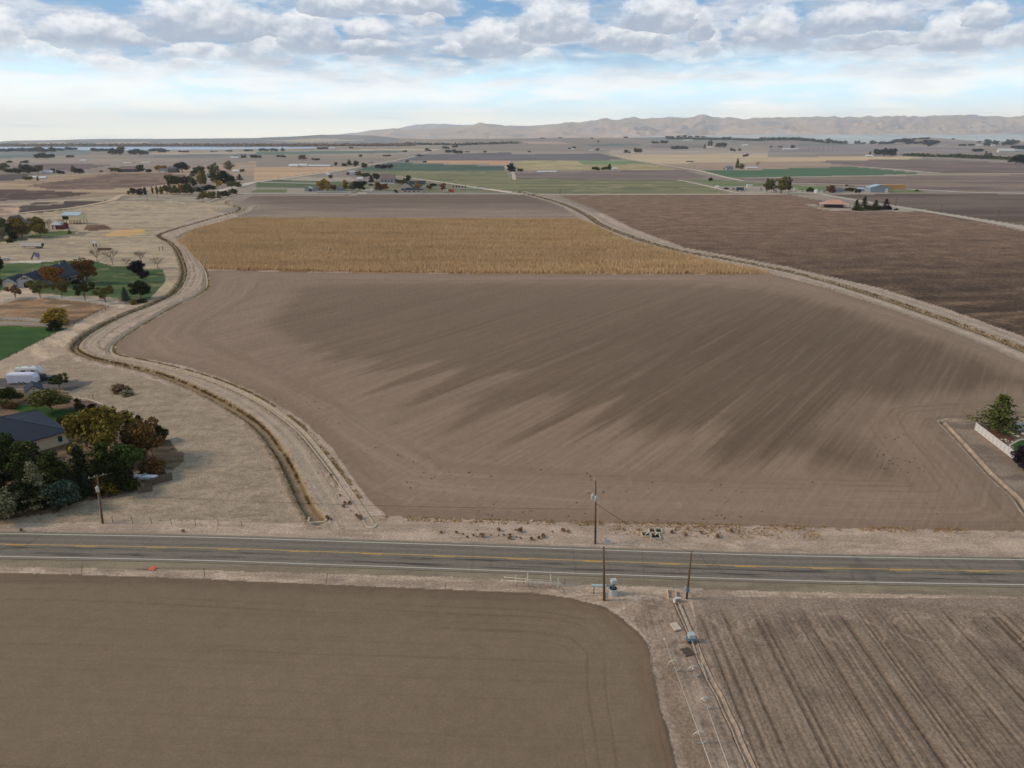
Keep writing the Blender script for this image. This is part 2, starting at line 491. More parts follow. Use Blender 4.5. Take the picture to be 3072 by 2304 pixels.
# --- brown stubble field, right
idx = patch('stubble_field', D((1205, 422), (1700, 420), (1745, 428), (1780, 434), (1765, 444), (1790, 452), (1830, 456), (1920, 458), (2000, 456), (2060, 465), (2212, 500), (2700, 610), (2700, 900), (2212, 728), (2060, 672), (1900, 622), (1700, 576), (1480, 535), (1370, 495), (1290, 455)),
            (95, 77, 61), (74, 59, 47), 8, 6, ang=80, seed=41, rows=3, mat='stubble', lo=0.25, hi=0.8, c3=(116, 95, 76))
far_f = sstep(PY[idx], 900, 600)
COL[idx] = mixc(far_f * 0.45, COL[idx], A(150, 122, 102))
patch('house_lot', cD((290, 668), (470, 678), (735, 680), (1100, 690), (1240, 715), (1400, 718), (1230, 732), (800, 728), (560, 727), (430, 705)), (160, 149, 135), (140, 128, 114), 6, 4, seed=42)

# --- pasture on the left
patch('dry_pasture', cA((-900, 640), (0, 665), (900, 605), (1040, 600), (1700, 575), (1960, 560), (2000, 660), (2010, 690), (1300, 940), (1500, 1010), (1570, 1100), (1600, 1265), (1500, 1433), (1300, 1560), (-900, 1560)), (164, 147, 124), (140, 126, 108), 5, 4, ang=84, seed=43, mat='grass', c3=(172, 153, 120))
idx = patch('rough_pasture', cA((1040, 596), (1300, 590), (1960, 560), (1960, 600), (1780, 650), (1000, 640)), (150, 138, 122), (124, 112, 100), 6, 6, seed=45)
patch('golden_grass', cA((860, 940), (1000, 895), (1260, 880), (1240, 925), (1100, 945)), (186, 152, 105), (170, 140, 100), 6, 5, seed=46, jit=2)
patch('burnt_brush', cA((160, 690), (300, 655), (900, 637), (960, 640), (640, 705), (420, 735), (160, 752)), (72, 60, 54), (150, 130, 112), 9, 3, seed=47, lo=0.58, hi=0.66, jit=2)
patch('dirt_mound', cA((-300, 690), (70, 668), (170, 700), (160, 745), (0, 760), (-300, 770)), (176, 150, 128), (120, 98, 84), 8, 3, seed=48)
patch('brown_weeds', cA((720, 890), (760, 850), (900, 845), (960, 885), (800, 905)), (112, 86, 66), (88, 66, 52), 5, 4, seed=49, jit=3)
patch('weeds', c5((400, 390), (870, 330), (960, 330), (860, 370), (650, 385), (480, 410)), (128, 116, 104), (104, 96, 86), 4, 4, seed=50, jit=3)
patch('lawn', c5((280, 380), (330, 350), (560, 325), (830, 315), (760, 355), (420, 380)), (74, 92, 44), (96, 104, 58), 5, 3, seed=51, mat='grass', jit=2)
patch('lawn', c5((-600, 430), (-100, 395), (280, 395), (300, 415), (0, 440), (-600, 480)), (66, 70, 48), (80, 76, 56), 5, 3, seed=51, mat='grass', jit=2)

# --- lawn and drive of the ranch house
patch('lawn', c5((-900, 660), (0, 652), (520, 640), (650, 618), (760, 640), (1000, 640), (1190, 690), (1330, 690), (1490, 715), (1680, 715), (1712, 800), (1700, 870), (1590, 985), (1520, 1060), (1430, 1062), (1400, 1045), (1160, 1015), (1000, 995), (700, 995), (330, 960), (350, 900), (90, 885), (0, 950), (-900, 1000)), (58, 76, 42), (74, 88, 52), 6, 4, seed=52, mat='grass', c3=(116, 112, 78))
patch('court', c5((60, 646), (520, 612), (400, 655)), (190, 180, 168), None, 4, 3, seed=53)
patch('driveway', c5((-900, 1010), (0, 960), (110, 930), (340, 900), (370, 930), (320, 965), (560, 978), (760, 1000), (1000, 1005), (1160, 1030), (1270, 1060), (1310, 1110), (1250, 1180), (1050, 1280), (850, 1400), (660, 1400), (780, 1280), (1130, 1112), (1100, 1080), (900, 1042), (500, 1012), (200, 1010), (0, 1062), (-900, 1080)), (182, 164, 145), (158, 141, 124), 3, 5, seed=54)
patch('corral', c5((-400, 1090), (0, 1085), (200, 1030), (500, 1018), (880, 1058), (1080, 1088), (1112, 1110), (780, 1268), (600, 1250), (0, 1225), (-400, 1230)), (142, 113, 86), (112, 92, 72), 4, 3, seed=55, mat='grass', c3=(160, 146, 124), jit=1.5)
patch('grass_strip', c5((-700, 1215), (0, 1225), (600, 1250), (780, 1268), (760, 1330), (500, 1325), (0, 1305), (-700, 1310)), (132, 116, 92), (112, 98, 78), 3, 4, seed=59, mat='grass')
patch('green_pasture', c5((-700, 1300), (0, 1302), (520, 1322), (700, 1330), (560, 1382)) + c6((430, 0), (0, 215), (-600, 460)), (58, 84, 36), (48, 72, 32), 4, 4, seed=56, mat='grass', jit=0.5)
patch('dirt_lane', c6((-600, 470), (0, 222), (430, 6)) + c5((700, 1340), (830, 1290), (1130, 1110), (1330, 1110), (1250, 1180)) + c6((800, 0), (700, 40), (560, 90), (540, 150), (380, 200), (150, 290), (0, 362), (-600, 560)), (178, 158, 136), (154, 136, 118), 2.5, 8, ang=-40, seed=57)

# --- dirt lot between the house and the canal
idx = patch('dirt_lot', c6((-900, 600), (0, 362), (380, 200), (540, 150), (565, 200), (700, 240), (1000, 300), (1300, 400)) + D((480, 850), (580, 910), (640, 980), (690, 1110), (650, 1150)) + c6((1400, 1540), (0, 1500), (-900, 1500)), (150, 134, 116), (139, 124, 107), 1.6, 4, ang=86, seed=58, mat='soil', c3=(130, 116, 98))
sp_ = sstep(fbm(X[idx] / 1.4, Y[idx] / 0.5, 60, 3), 0.60, 0.78)
COL[idx] = mixc(sp_ * 0.4, COL[idx], A(96, 84, 66))
patch('parking_pad', c6((-600, 380), (0, 350), (150, 340), (390, 350), (720, 375), (700, 400), (550, 445), (340, 435), (0, 425), (-600, 440)), (92, 87, 84), (82, 78, 77), 3, 3, seed=61, jit=0.6)
patch('garden_ground', c6((-600, 440), (0, 430), (540, 450), (560, 520), (700, 520), (920, 605), (1030, 680), (1180, 760), (1300, 830), (1440, 940), (1430, 1000), (1320, 1060), (1000, 1090), (900, 1250), (620, 1310), (420, 1390), (230, 1420), (0, 1450), (-600, 1460)), (108, 90, 72), (82, 72, 54), 2.0, 2, seed=62, mat='grass', c3=(122, 94, 70), jit=3)
patch('lawn', c6((60, 560), (300, 548), (450, 588), (640, 600), (650, 650), (540, 745), (400, 740), (200, 640)), (54, 82, 30), (44, 70, 26), 3, 2, seed=63, mat='grass')
patch('mulch_bed', c6((540, 505), (700, 520), (900, 600), (1030, 682), (940, 662), (700, 592), (560, 562)), (112, 92, 86), (96, 78, 72), 2, 2, seed=64)

# --- the big tilled field
MAIN = D((835, 1118), (790, 1072), (745, 1008), (700, 948), (640, 898), (560, 852), (480, 817), (400, 792), (330, 777), (270, 773), (243, 760), (247, 740), (278, 712), (330, 682), (385, 652), (422, 636), (443, 620), (448, 600), (440, 583), (700, 588), (1000, 591), (1400, 592), (1668, 592), (1700, 600), (1780, 620), (1880, 652), (2000, 692), (2100, 727), (2212, 774), (2700, 960), (2700, 1000), (2212, 903), (2050, 907), (2034, 912), (2058, 947), (2118, 1007), (2168, 1062), (2212, 1112), (2350, 1150), (1900, 1143), (1500, 1136), (1200, 1128), (1000, 1122))
idx = inside(MAIN)
x, y = X[idx], Y[idx]
dx_, dy_ = PX[idx] / 1.38879, PY[idx] / 1.38879
u, v = rot(idx, 37.0)
INNER = [G(a, b) for a, b in D((960, 1005), (1300, 1028), (1700, 1040), (1990, 1046), (1960, 1000), (1893, 930), (1930, 882), (2212, 862), (2600, 860), (2600, 900), (2230, 800), (2100, 748), (1980, 708), (1860, 668), (1700, 625), (1500, 607), (1000, 606), (560, 604), (545, 640), (445, 690), (420, 720), (470, 752), (560, 790), (650, 830), (760, 890), (850, 948))]
ipx = D((960, 1005), (1300, 1028), (1700, 1040), (1990, 1046), (1960, 1000), (1893, 930), (1930, 882), (2212, 862), (2600, 860), (2600, 900), (2230, 800), (2100, 748), (1980, 708), (1860, 668), (1700, 625), (1500, 607), (1000, 606), (560, 604), (545, 640), (445, 690), (420, 720), (470, 752), (560, 790), (650, 830), (760, 890), (850, 948))
inn = np.zeros(NV, bool)
inn[inside(ipx, 0.5)] = True
inn = inn[idx]
dI, aI, sI = linedist(idx, np.array(INNER + INNER[:1]))
mI = np.where(inn, sstep(dI, -0.5, 5), 0.0)
mI_soft = np.where(inn, sstep(dI, 0, 26), 0.0)
light, mid, dark = A(136, 117, 101), A(119, 101, 86), A(97, 81, 66)
big = fbm(x / 80, y / 60, 71, 3)
ps = np.floor(v / 6.5)
phs = _hash(ps, ps * 0 + 3, 720)
streak = fbm(u / 80, v / 4.0, 72, 5, 0.6)
fine_s = fbm(u / 22, v / 0.6, 78, 3, 0.6)
# the pale fans: each pass of the harrow dries out to its own length from the lower-left border
south = sstep(dx_, 1900, 1250) * sstep(dy_, 690, 860)
Lf = 3 + south * 88 * np.clip(vnoise(v / 5.0, v * 0, 721) * 0.55 + phs * 0.55 - 0.18, 0, 1) ** 1.15 + 24 * sstep(dx_, 820, 450)
fd = sstep(dI - Lf + (streak - 0.5) * 14, -5, 14)
tone = 0.56 + 0.36 * sstep(dx_, 800, 1700) * sstep(dy_, 620, 760) + (big - 0.5) * 0.28 + (streak - 0.5) * 0.42
tone = np.clip(tone * (0.35 + 0.65 * sstep(dx_, 360, 640)) * (0.62 + 0.38 * sstep(dy_, 604, 690)), 0, 1)
c = mixc(0.15 + 0.35 * fbm(x / 14, y / 9, 74, 4), light, mid)
c = mixc(fd * mI * (0.22 + 0.78 * tone), c, dark)
fl = sstep(fbm(u / 60, v / 0.9, 75, 3), 0.64, 0.8) * mI
c = mixc(fl * 0.14, c, A(146, 129, 114))
c = mixc((phs - 0.5) * 0.26 * mI + 0.08 * mI, c, A(100, 86, 72))
c = mixc(sstep(fine_s, 0.42, 0.75) * 0.16 * (0.2 + 0.8 * mI), c, A(80, 66, 56))
c = mixc(sstep(fine_s, 0.5, 0.25) * 0.10, c, A(148, 131, 116))
# turning tracks of the tractor, parallel to the border on the headland
dM, aM, sM = linedist(idx, np.array([G(a, b) for a, b in MAIN] + [G(*MAIN[0])]))
hl = (1 - mI) * np.clip(1 - dI / 60, 0.25, 1)
trk = sstep(fbm(aM / 60, dM / 0.8, 76, 3), 0.56, 0.74)
trk2 = sstep(fbm(aI / 50, dI / 1.1, 79, 3), 0.55, 0.72) * (1 - mI)
c = mixc(trk * (0.18 + 0.22 * sstep(dx_, 1750, 1950)) * hl, c, dark)
c = mixc(trk2 * (0.14 + 0.22 * sstep(dx_, 1750, 1950)) * np.clip(1 - dI / 40, 0, 1), c, dark)
c = mixc(sstep(fbm(aI / 60, dI / 1.4, 80, 2), 0.6, 0.75) * (1 - mI) * 0.25, c, A(152, 135, 119))
c = mixc((1 - mI) * sstep(dM, 7, 1) * 0.28, c, dark)
c = mixc(sstep(dI, 3.5, 0.2) * 0.22 * (sI != 0), c, dark)
edge = sstep(dx_, 1880, 2100) * (1 - mI) * 0.3
c = mixc(edge, c, A(114, 99, 86))
zone('tilled_field', idx, c, 'fine')
Z[idx] += (fbm(x / 1.1, y / 1.1, 77, 3) - 0.5) * 0.14 * np.clip(200 / DIST[idx], 0, 1) - 0.05 * mI + (0.5 - fine_s) * 0.12

# --- corn ground
CORN = D((385, 520), (420, 497), (500, 476), (530, 473), (900, 474), (1250, 475), (1288, 490), (1350, 518), (1450, 545), (1560, 570), (1668, 591), (1500, 592), (1000, 590), (700, 587), (450, 582), (425, 560), (405, 537))
patch('corn_field', CORN, (150, 112, 66), (120, 86, 48), 3, 6, ang=90, seed=80, mat='stubble', jit=0.6)

# --- road verges
patch('verge', [(-900, 1560), (0, 1572), (600, 1560), (935, 1572), (1130, 1545), (1400, 1560), (2200, 1577), (3072, 1596), (4000, 1600), (4000, 1720), (3072, 1690), (2200, 1664), (1400, 1636), (600, 1612), (0, 1600), (-900, 1585)], (166, 148, 132), (150, 133, 118), 2.2, 5, ang=92.5, seed=81, rows=0.30, c3=(174, 156, 140))
patch('verge', [(-900, 1680), (0, 1690), (600, 1700), (1400, 1730), (2200, 1750), (3072, 1770), (4000, 1780), (4000, 1830), (3072, 1820), (2500, 1812), (2150, 1805), (2120, 1830), (2220, 2000), (2500, 2700), (2400, 2900), (2120, 2500), (2020, 2200), (1960, 1985), (1850, 1860), (1700, 1800), (1400, 1772), (600, 1738), (0, 1720), (-900, 1700)], (166, 148, 132), (142, 125, 111), 1.6, 4, ang=92.5, seed=82, rows=0.26, c3=(178, 160, 145))
patch('gravel_shoulder', [(-900, 1572), (0, 1591), (600, 1603), (1400, 1627), (2200, 1655), (3072, 1672), (4000, 1690), (4000, 1740), (3072, 1690), (2200, 1670), (1400, 1645), (600, 1620), (0, 1610), (-900, 1600)], (142, 131, 115), (130, 119, 105), 1.2, 8, ang=92, seed=83, mat='gravel', jit=0.5)
patch('gravel_shoulder', [(-900, 1650), (0, 1665), (600, 1678), (1400, 1704), (2200, 1732), (3072, 1750), (4000, 1770), (4000, 1810), (3072, 1790), (2200, 1771), (1400, 1733), (600, 1711), (0, 1699), (-900, 1680)], (130, 119, 101), (117, 106, 91), 1.2, 8, ang=92, seed=84, mat='gravel', jit=0.8)

# --- field at lower left
LOW = [(-900, 1705), (0, 1719), (300, 1726), (600, 1737), (1000, 1755), (1400, 1772), (1600, 1780), (1704, 1793), (1816, 1821), (1867, 1856), (1914, 1896), (1942, 1932), (1956, 1968), (1962, 2017), (1970, 2067), (1985, 2134), (2001, 2184), (2018, 2251), (2032, 2304), (2100, 2600), (2400, 3900), (2400, 5200), (-1200, 5200), (-1200, 2304)]
idx = inside(LOW, 0.7)
wl_ = np.array([G(*p_) for p_ in LOW[:20]])
dL, aL, _ = linedist(idx, spline(wl_, 5))
x, y = X[idx], Y[idx]
yr = y + 0.048 * x
c = mixc(fbm(x / 30, yr / 9, 101, 4), A(119, 104, 87), A(110, 95, 79))
c = mixc(sstep(fbm(x / 35, yr / 0.5, 106, 4, 0.6), 0.5, 0.8) * 0.22, c, A(92, 78, 65))
inner_ = sstep(dL, 8, 14)
cell = np.floor(yr / 3.1)
lpos = (cell + 0.2 + 0.6 * _hash(cell, cell * 0, 107)) * 3.1
thin = np.exp(-((yr - lpos + 0.25 * (vnoise(x / 9, cell, 108) - 0.5)) / 0.10) ** 2) * (_hash(cell, cell * 0 + 1, 109) > 0.45) * sstep(vnoise(x / 25, cell, 110), 0.2, 0.5)
ln = np.maximum(sstep(fbm(aL / 45, dL / 0.45, 102, 3), 0.60, 0.78) * (1 - inner_), thin * inner_ * sstep(x, 16, 13) * 1.2)
c = mixc(ln * 0.36, c, A(84, 70, 58))
c = mixc(sstep(dL, 3.4, 0.6) * (0.35 + 0.4 * fbm(aL / 3, dL / 0.5, 104, 3)), c, A(94, 79, 67))
zone('fine_tilled_field', idx, c, 'fine')
Z[idx] += (fbm(x / 0.8, y / 0.8, 105, 2) - 0.5) * 0.02 - ln * 0.03 - 0.12 * sstep(dL, 0.2, 2.2) + 0.12 * np.exp(-((dL - 0.5) / 0.5) ** 2)

# --- furrowed field at lower right
ROWF = k7((-60, 190), (0, 205), (600, 208), (1200, 212), (2212, 215), (3500, 222), (3500, 3000), (600, 3000), (380, 1375), (150, 860), (20, 560), (-20, 380), (-40, 280))
idx = inside(ROWF, 0.8)
x, y = X[idx], Y[idx]
yt = 88.5 - (x - 33) * 0.0035 + 0.0
head = sstep(y + (fbm(x / 3.5, y / 9, 121, 2) - 0.5) * 4, 84.5, 90.0)
rw = fbm(x / 0.42, y / 22, 122, 2)
rw2 = fbm(x / 1.5, y / 60, 123, 2)
rut = np.exp(-((((x + 0.35 * (vnoise(y / 9, x * 0, 5) - 0.5)) % 5.4) - 2.7) / 0.30) ** 2)
rut = np.maximum(rut, 0.8 * np.exp(-((((x + 1.9 + 0.35 * (vnoise(y / 8, x * 0, 6) - 0.5)) % 5.4) - 2.7) / 0.26) ** 2)) * (0.55 + 0.6 * fbm(x / 1.2, y / 4, 129, 2))
c = mixc(fbm(x / 7, y / 5, 124, 4), A(138, 122, 107), A(117, 102, 89))
wig = x + 0.10 * (fbm(x * 0 + y / 3.0, np.floor(x / 2.0), 131, 2) - 0.5)


def furrows(cw, seed, w0, w1):
    cell = np.floor(wig / cw)
    p_ = (cell + 0.2 + 0.6 * _hash(cell, cell * 0, seed)) * cw
    wd_ = w0 + w1 * _hash(cell, cell * 0 + 2, seed)
    st_ = _hash(cell, cell * 0 + 5, seed)
    brk = 0.55 + 0.6 * fbm(y / 1.2, cell, seed + 1, 3)
    return np.exp(-((wig - p_) / wd_) ** 2) * st_ * brk


rut = np.clip(np.maximum(furrows(1.55, 501, 0.11, 0.15) * 1.4, furrows(0.78, 505, 0.09, 0.09) * 0.9), 0, 1)
pale = furrows(1.3, 509, 0.12, 0.18)
rowk = (sstep(rw, 0.5, 0.8) * 0.30 + sstep(rw2, 0.55, 0.8) * 0.18) * (1 - 0.85 * head)
c = mixc(rowk, c, A(92, 77, 65))
c = mixc(pale * 0.42 * (1 - head), c, A(152, 136, 121))
c = mixc(rut * 0.85 * (1 - 0.9 * head), c, A(70, 57, 46))
# loops left by the machine turning at the row ends
loop = np.zeros_like(x)
for kx in range(-1, 9):
    ox, oy = 36.5 + kx * 10.6, 83.0
    r = np.hypot((x - ox) / 1.0, (y - oy) / 0.9)
    ring = sstep(fbm(r / 0.32, np.arctan2(y - oy, x - ox) * 2 + kx * 5, 126, 2), 0.45, 0.75) * sstep(np.abs(r - 4.0), 1.7, 0.9) * (y > oy - 2.5)
    loop = np.maximum(loop, ring)
c = mixc(loop * 0.45, c, A(158, 140, 127))
c = mixc(head * 0.55, c, mixc(fbm(x / 2.5, y / 0.8, 127, 3), A(150, 133, 121), A(116, 100, 90)))
c = mixc(sstep(fbm(x / 9 + 4, y / 6, 128, 3), 0.55, 0.75) * 0.4 * (1 - head), c, A(96, 81, 74))
zone('furrowed_field', idx, c)
Z[idx] += ((0.5 - rw) * 0.10 - rut * 0.16) * (1 - head) + (fbm(x / 0.5, y / 0.5, 130, 2) - 0.5) * 0.06 - 0.05

# --- lane with the wheel lines
LANE = k2((0, 270), (140, 180), (330, 130), (640, 150), (690, 300), (760, 480), (900, 850), (1010, 1060), (1130, 1300), (1260, 1620), (1500, 2300), (900, 2300), (560, 1659), (500, 1480), (400, 1150), (350, 950), (330, 800), (310, 650), (270, 520), (180, 390))
idx = inside(LANE, 1.2)
x, y = X[idx], Y[idx]
c = mixc(fbm(x / 1.1, y / 5, 141, 4), A(160, 142, 128), A(124, 107, 94))
c = mixc(sstep(fbm(x / 0.35, y / 12, 142, 2), 0.55, 0.8) * 0.35, c, A(96, 81, 69))
pt = sstep(np.abs(x - 20.4), 1.6, 0.9) * sstep(y, 80, 74)
c = mixc(pt * 0.65, c, A(122, 106, 91))
c = mixc(sstep(fbm(x / 1.6, y / 1.1, 143, 3), 0.62, 0.78) * 0.5, c, A(100, 84, 72))
zone('dirt_lane', idx, c)
Z[idx] += (fbm(x / 0.7, y / 0.9, 144, 3) - 0.5) * 0.16

# churned wheel marks at the lane mouth and on the edge of the low field
idx = inside(k2((0, 100), (380, 90), (600, 160), (560, 200), (400, 250), (260, 420), (120, 290), (0, 200), (-120, 180)), 2)
x, y = X[idx], Y[idx]
r = np.hypot(x - 13.5, y - 76.5)
COL[idx] = mixc(sstep(fbm(r / 0.28, np.arctan2(y - 76.5, x - 13.5) * 3, 145, 3), 0.48, 0.72) * 0.55, COL[idx], A(104, 88, 75))

# white-fence corner lot, right
patch('dirt_lot', k4((660, 450), (900, 440), (1305, 445), (2600, 450), (2600, 1500), (1305, 1230), (1230, 1130), (1080, 960), (900, 780), (740, 600), (690, 500)), (130, 116, 104), (112, 99, 88), 2.5, 3, seed=150)
patch('garden_ground', k4((905, 500), (1010, 480), (1305, 480), (2600, 480), (2600, 900), (1240, 790)), (112, 104, 92), (92, 80, 72), 1.2, 1.5, seed=151, mat='gravel', jit=0.5)
patch('lawn', k4((1215, 650), (1260, 615), (1400, 600), (2600, 600), (2600, 760), (1305, 745), (1230, 690)), (50, 76, 30), (44, 68, 28), 2, 2, seed=152, mat='grass', jit=0.5)
patch('mulch_bed', k4((975, 520), (1010, 510), (1120, 560), (1240, 590), (1220, 620), (1130, 630)), (96, 68, 55), (80, 58, 48), 1, 1.5, seed=153, jit=0.6)

# --- lines: canals, tracks, roads
CANAL = D((497, 432), (490, 440), (516, 447), (514, 455), (470, 468), (400, 488), (348, 505), (347, 513), (370, 525), (386, 545), (397, 575), (398, 590), (393, 608), (375, 632), (330, 656), (262, 683), (200, 714), (168, 738), (163, 754), (190, 769), (250, 784), (340, 806), (420, 838), (500, 880), (560, 922), (600, 972), (625, 1015), (658, 1085), (688, 1126))
TRACK = D((545, 445), (530, 458), (460, 478), (392, 498), (368, 511), (395, 525), (418, 556), (430, 585), (430, 602), (418, 622), (385, 642), (320, 670), (250, 702), (206, 732), (197, 748), (218, 762), (280, 778), (370, 803), (460, 838), (540, 880), (600, 926), (643, 975), (685, 1045), (730, 1120), (745, 1150))
LATERAL = D((556, 445), (545, 458), (470, 482), (420, 495), (385, 512), (402, 530), (424, 560), (440, 585), (445, 605), (442, 622), (418, 640), (380, 657), (310, 697), (258, 730), (238, 750), (246, 768), (310, 782), (400, 803), (480, 829), (560, 866), (640, 922), (690, 978), (740, 1044), (775, 1095), (802, 1136))
W_CANAL, W_TRACK, W_LAT = wspline(CANAL), wspline(TRACK), wspline(LATERAL)
RC = D((1120, 414), (1150, 421), (1215, 440), (1262, 462), (1300, 486), (1375, 515), (1462, 540), (1560, 558), (1680, 581), (1780, 606), (1880, 636), (1990, 673), (2100, 712), (2212, 756), (2420, 845))
W_RC = wspline(RC)

idx = near_line(CANAL, 60)
d1, a1, _ = linedist(idx, W_CANAL)
d2, a2, _ = linedist(idx, W_TRACK)
d3, a3, s3 = linedist(idx, W_LAT)
wob = (fbm(X[idx] / 2.2, Y[idx] / 2.2, 160, 3) - 0.5)
cor = (np.minimum(np.minimum(d1 - 2.9, d2 - 2.6), d3 - 1.9) + wob * 2.0) < 0
lowcut = PY[idx] < 1588
m = cor & lowcut
i_ = idx[m]
c = mixc(fbm(a2[m] / 9, d2[m] / 0.7, 161, 4), A(154, 138, 122), A(128, 114, 98))
c = mixc(sstep(fbm(a2[m] / 1.2, d2[m] / 0.5, 162, 3), 0.58, 0.75) * 0.6, c, A(104, 90, 72))
zone('canal_bank', i_, c)
# the track: two pale ruts and a darker crown
m = (d2 + wob * 0.5 < 1.9) & lowcut
i_ = idx[m]
dd = d2[m]
c = mixc(fbm(a2[m] / 14, dd / 0.5, 163, 3), A(156, 140, 124), A(140, 124, 109))
c = mixc(np.exp(-((dd - 0.85) / 0.35) ** 2) * 0.6, c, A(170, 153, 137))
zone('dirt_track', i_, c)
# earth canal
m = (d1 + wob * 0.9 < 1.45) & lowcut
i_ = idx[m]
dd = d1[m]
c = mixc(fbm(a1[m] / 2.0, dd / 0.6, 164, 4), A(122, 105, 80), A(88, 77, 55))
c = mixc(sstep(dd, 0.8, 0.45), c, mixc(fbm(a1[m] / 3, dd * 2, 165, 3), A(142, 124, 104), A(118, 103, 82)))
c = mixc(sstep(dd, 1.0, 1.45) * 0.8, c, A(156, 137, 108))
zone('canal', i_, c)
Z[idx] += np.where(lowcut, -0.95 * sstep(d1, 1.45, 0.6) + 0.22 * np.exp(-((d1 - 2.2) / 0.6) ** 2) - 0.45 * sstep(d3, 1.0, 0.8) + wob * 0.22, 0)
# canal with tracks on the right of the big field
idx = near_line(RC, 90)
d1, a1, s1 = linedist(idx, W_RC)
wob = (fbm(X[idx] / 4, Y[idx] / 4, 170, 3) - 0.5)
wl2 = np.where(s1 > 0, 9.0, 9.5)
m = (d1 + wob * 2.2 < wl2)
i_ = idx[m]
sd_ = d1[m] * s1[m]
c = mixc(fbm(a1[m] / 30, sd_ / 0.9, 171, 4), A(160, 145, 130), A(130, 116, 103))
c = mixc(sstep(fbm(a1[m] / 4, sd_ / 0.7, 172, 3), 0.56, 0.72) * 0.45, c, A(110, 96, 80))
c = mixc(sstep(np.abs(np.abs(sd_) - 5.2), 1.7, 0.8) * 0.6, c, A(170, 154, 140))
zone('canal_bank', i_, c)
m = (d1 + wob * 1.2 < 1.9)
i_ = idx[m]
dd = d1[m]
c = mixc(fbm(a1[m] / 2.5, dd / 0.7, 173, 4), A(128, 110, 88), A(86, 76, 58))
c = mixc(sstep(dd, 1.0, 0.6), c, A(90, 81, 66))
zone('canal', i_, c)
Z[idx] += -1.3 * sstep(d1, 1.9, 0.7) + 0.35 * np.exp(-((d1 - 3.2) / 0.8) ** 2) * (0.6 + wob)

# little ditch round the white-fence lot
DT = k4((1500, 440), (1300, 432), (1000, 440), (760, 440), (640, 450), (625, 465), (680, 520), (810, 660), (900, 760), (1010, 880), (1150, 1010), (1240, 1090), (1300, 1180), (1420, 1330))
idx = near_line(DT, 40)
d1, a1, _ = linedist(idx, wspline(DT))
m = d1 + (fbm(X[idx], Y[idx], 180, 2) - 0.5) * 0.6 < 1.5
i_ = idx[m]
c = mixc(sstep(np.abs(d1[m] - 0.6), 0.5, 0.15) * (0.4 + 0.6 * fbm(a1[m] / 2, d1[m] * 0, 181, 2)), A(116, 101, 88), A(172, 154, 136))
c = mixc(sstep(d1[m], 0.35, 0.1), c, A(96, 84, 70))
zone('field_ditch', i_, c)
Z[i_] += -0.4 * sstep(d1[m], 0.6, 0.2) + 0.12 * np.exp(-((d1[m] - 0.8) / 0.3) ** 2)

# concrete-lined ditch beside the wheel lines
DL = k2((550, 188), (600, 300), (680, 480), (740, 640), (810, 800), (860, 900), (930, 1020), (985, 1150), (1060, 1300), (1110, 1430), (1180, 1580), (1260, 1760), (1420, 2120))
W_DL = wspline(DL)
idx = near_line(DL, 30)
d1, a1, _ = linedist(idx, W_DL)
Z[idx] += -0.35 * sstep(d1, 0.6, 0.42)

# far farm roads
FARM_ROADS = []


def farm_road(pxpts, hw, c=(178, 167, 152), name='farm_road'):
    FARM_ROADS.append((pxpts, hw, c, name))


farm_road(cB((-330, 560), (-60, 490), (300, 440), (650, 392), (900, 348), (1050, 320), (1250, 285), (1380, 255), (1480, 225), (1600, 196), (1700, 175)), 7)
farm_road(cB((1200, 432), (1330, 445), (1600, 480), (1900, 528), (2212, 575), (2300, 588)), 5)
farm_road(cB((700, 382), (1200, 384), (2160, 384)), 4, (170, 160, 140))
farm_road(cB((-250, 580), (0, 583), (2212, 583)) + cC((300, 588), (1000, 590), (2212, 588)) + cD((300, 580),), 5, (172, 160, 142))
farm_road(cD((0, 583), (400, 583), (560, 605), (740, 635), (1090, 692), (1500, 755), (2000, 840), (2212, 880), (2900, 1010)), 7, (162, 152, 138), 'country_road')
farm_road(cC((1430, 462), (1620, 500), (1880, 560), (2000, 580)), 3, (182, 170, 152))
farm_road(cC((-60, 345), (5, 400), (20, 460)), 4, (170, 156, 138))
farm_road(cD((-200, 448), (200, 438), (1000, 425), (1500, 412), (2600, 404)), 7, (196, 184, 170))
farm_road(cD((200, 492), (500, 498), (880, 516), (1200, 541), (1500, 556), (1750, 570), (2600, 585)), 7, (176, 164, 152))
farm_road(cD((740, 346), (1000, 362), (1300, 390), (1500, 405)), 8, (186, 176, 160))
farm_road(cC((1250, 326), (1600, 380), (1850, 440), (1990, 470)), 6, (180, 168, 148))
farm_road(cC((660, 205), (740, 225), (900, 262), (1000, 288), (1200, 322)), 7, (140, 138, 116))
farm_road(cD((1230, 258), (1500, 275), (2080, 305)), 8, (186, 178, 164))
farm_road(cA((130, 462), (420, 437), (700, 420), (1000, 402), (1440, 396)), 5, (172, 158, 138))
farm_road(cA((-300, 770), (0, 765), (300, 735), (640, 700), (960, 640), (1040, 600), (1300, 535), (1450, 500)), 4, (176, 154, 130))
farm_road(cA((450, 630), (900, 590), (1280, 560), (1700, 540)), 3, (160, 142, 120))
farm_road(cA((2212, 480), (2080, 520), (1960, 545), (1700, 560)), 4, (184, 172, 158))
farm_road(cA((1780, 655), (1900, 620), (2060, 585), (2212, 575)), 2.5, (184, 172, 156))



# ------------------------------------------------------------------ materials
def mat_base(name, rough=0.9, spec=0.2):
    m = bpy.data.materials.new(name)
    m.use_nodes = True
    t = m.node_tree
    b = t.nodes['Principled BSDF']
    b.inputs['Roughness'].default_value = rough
    b.inputs['Specular IOR Level'].default_value = spec
    return m, NT(t), b


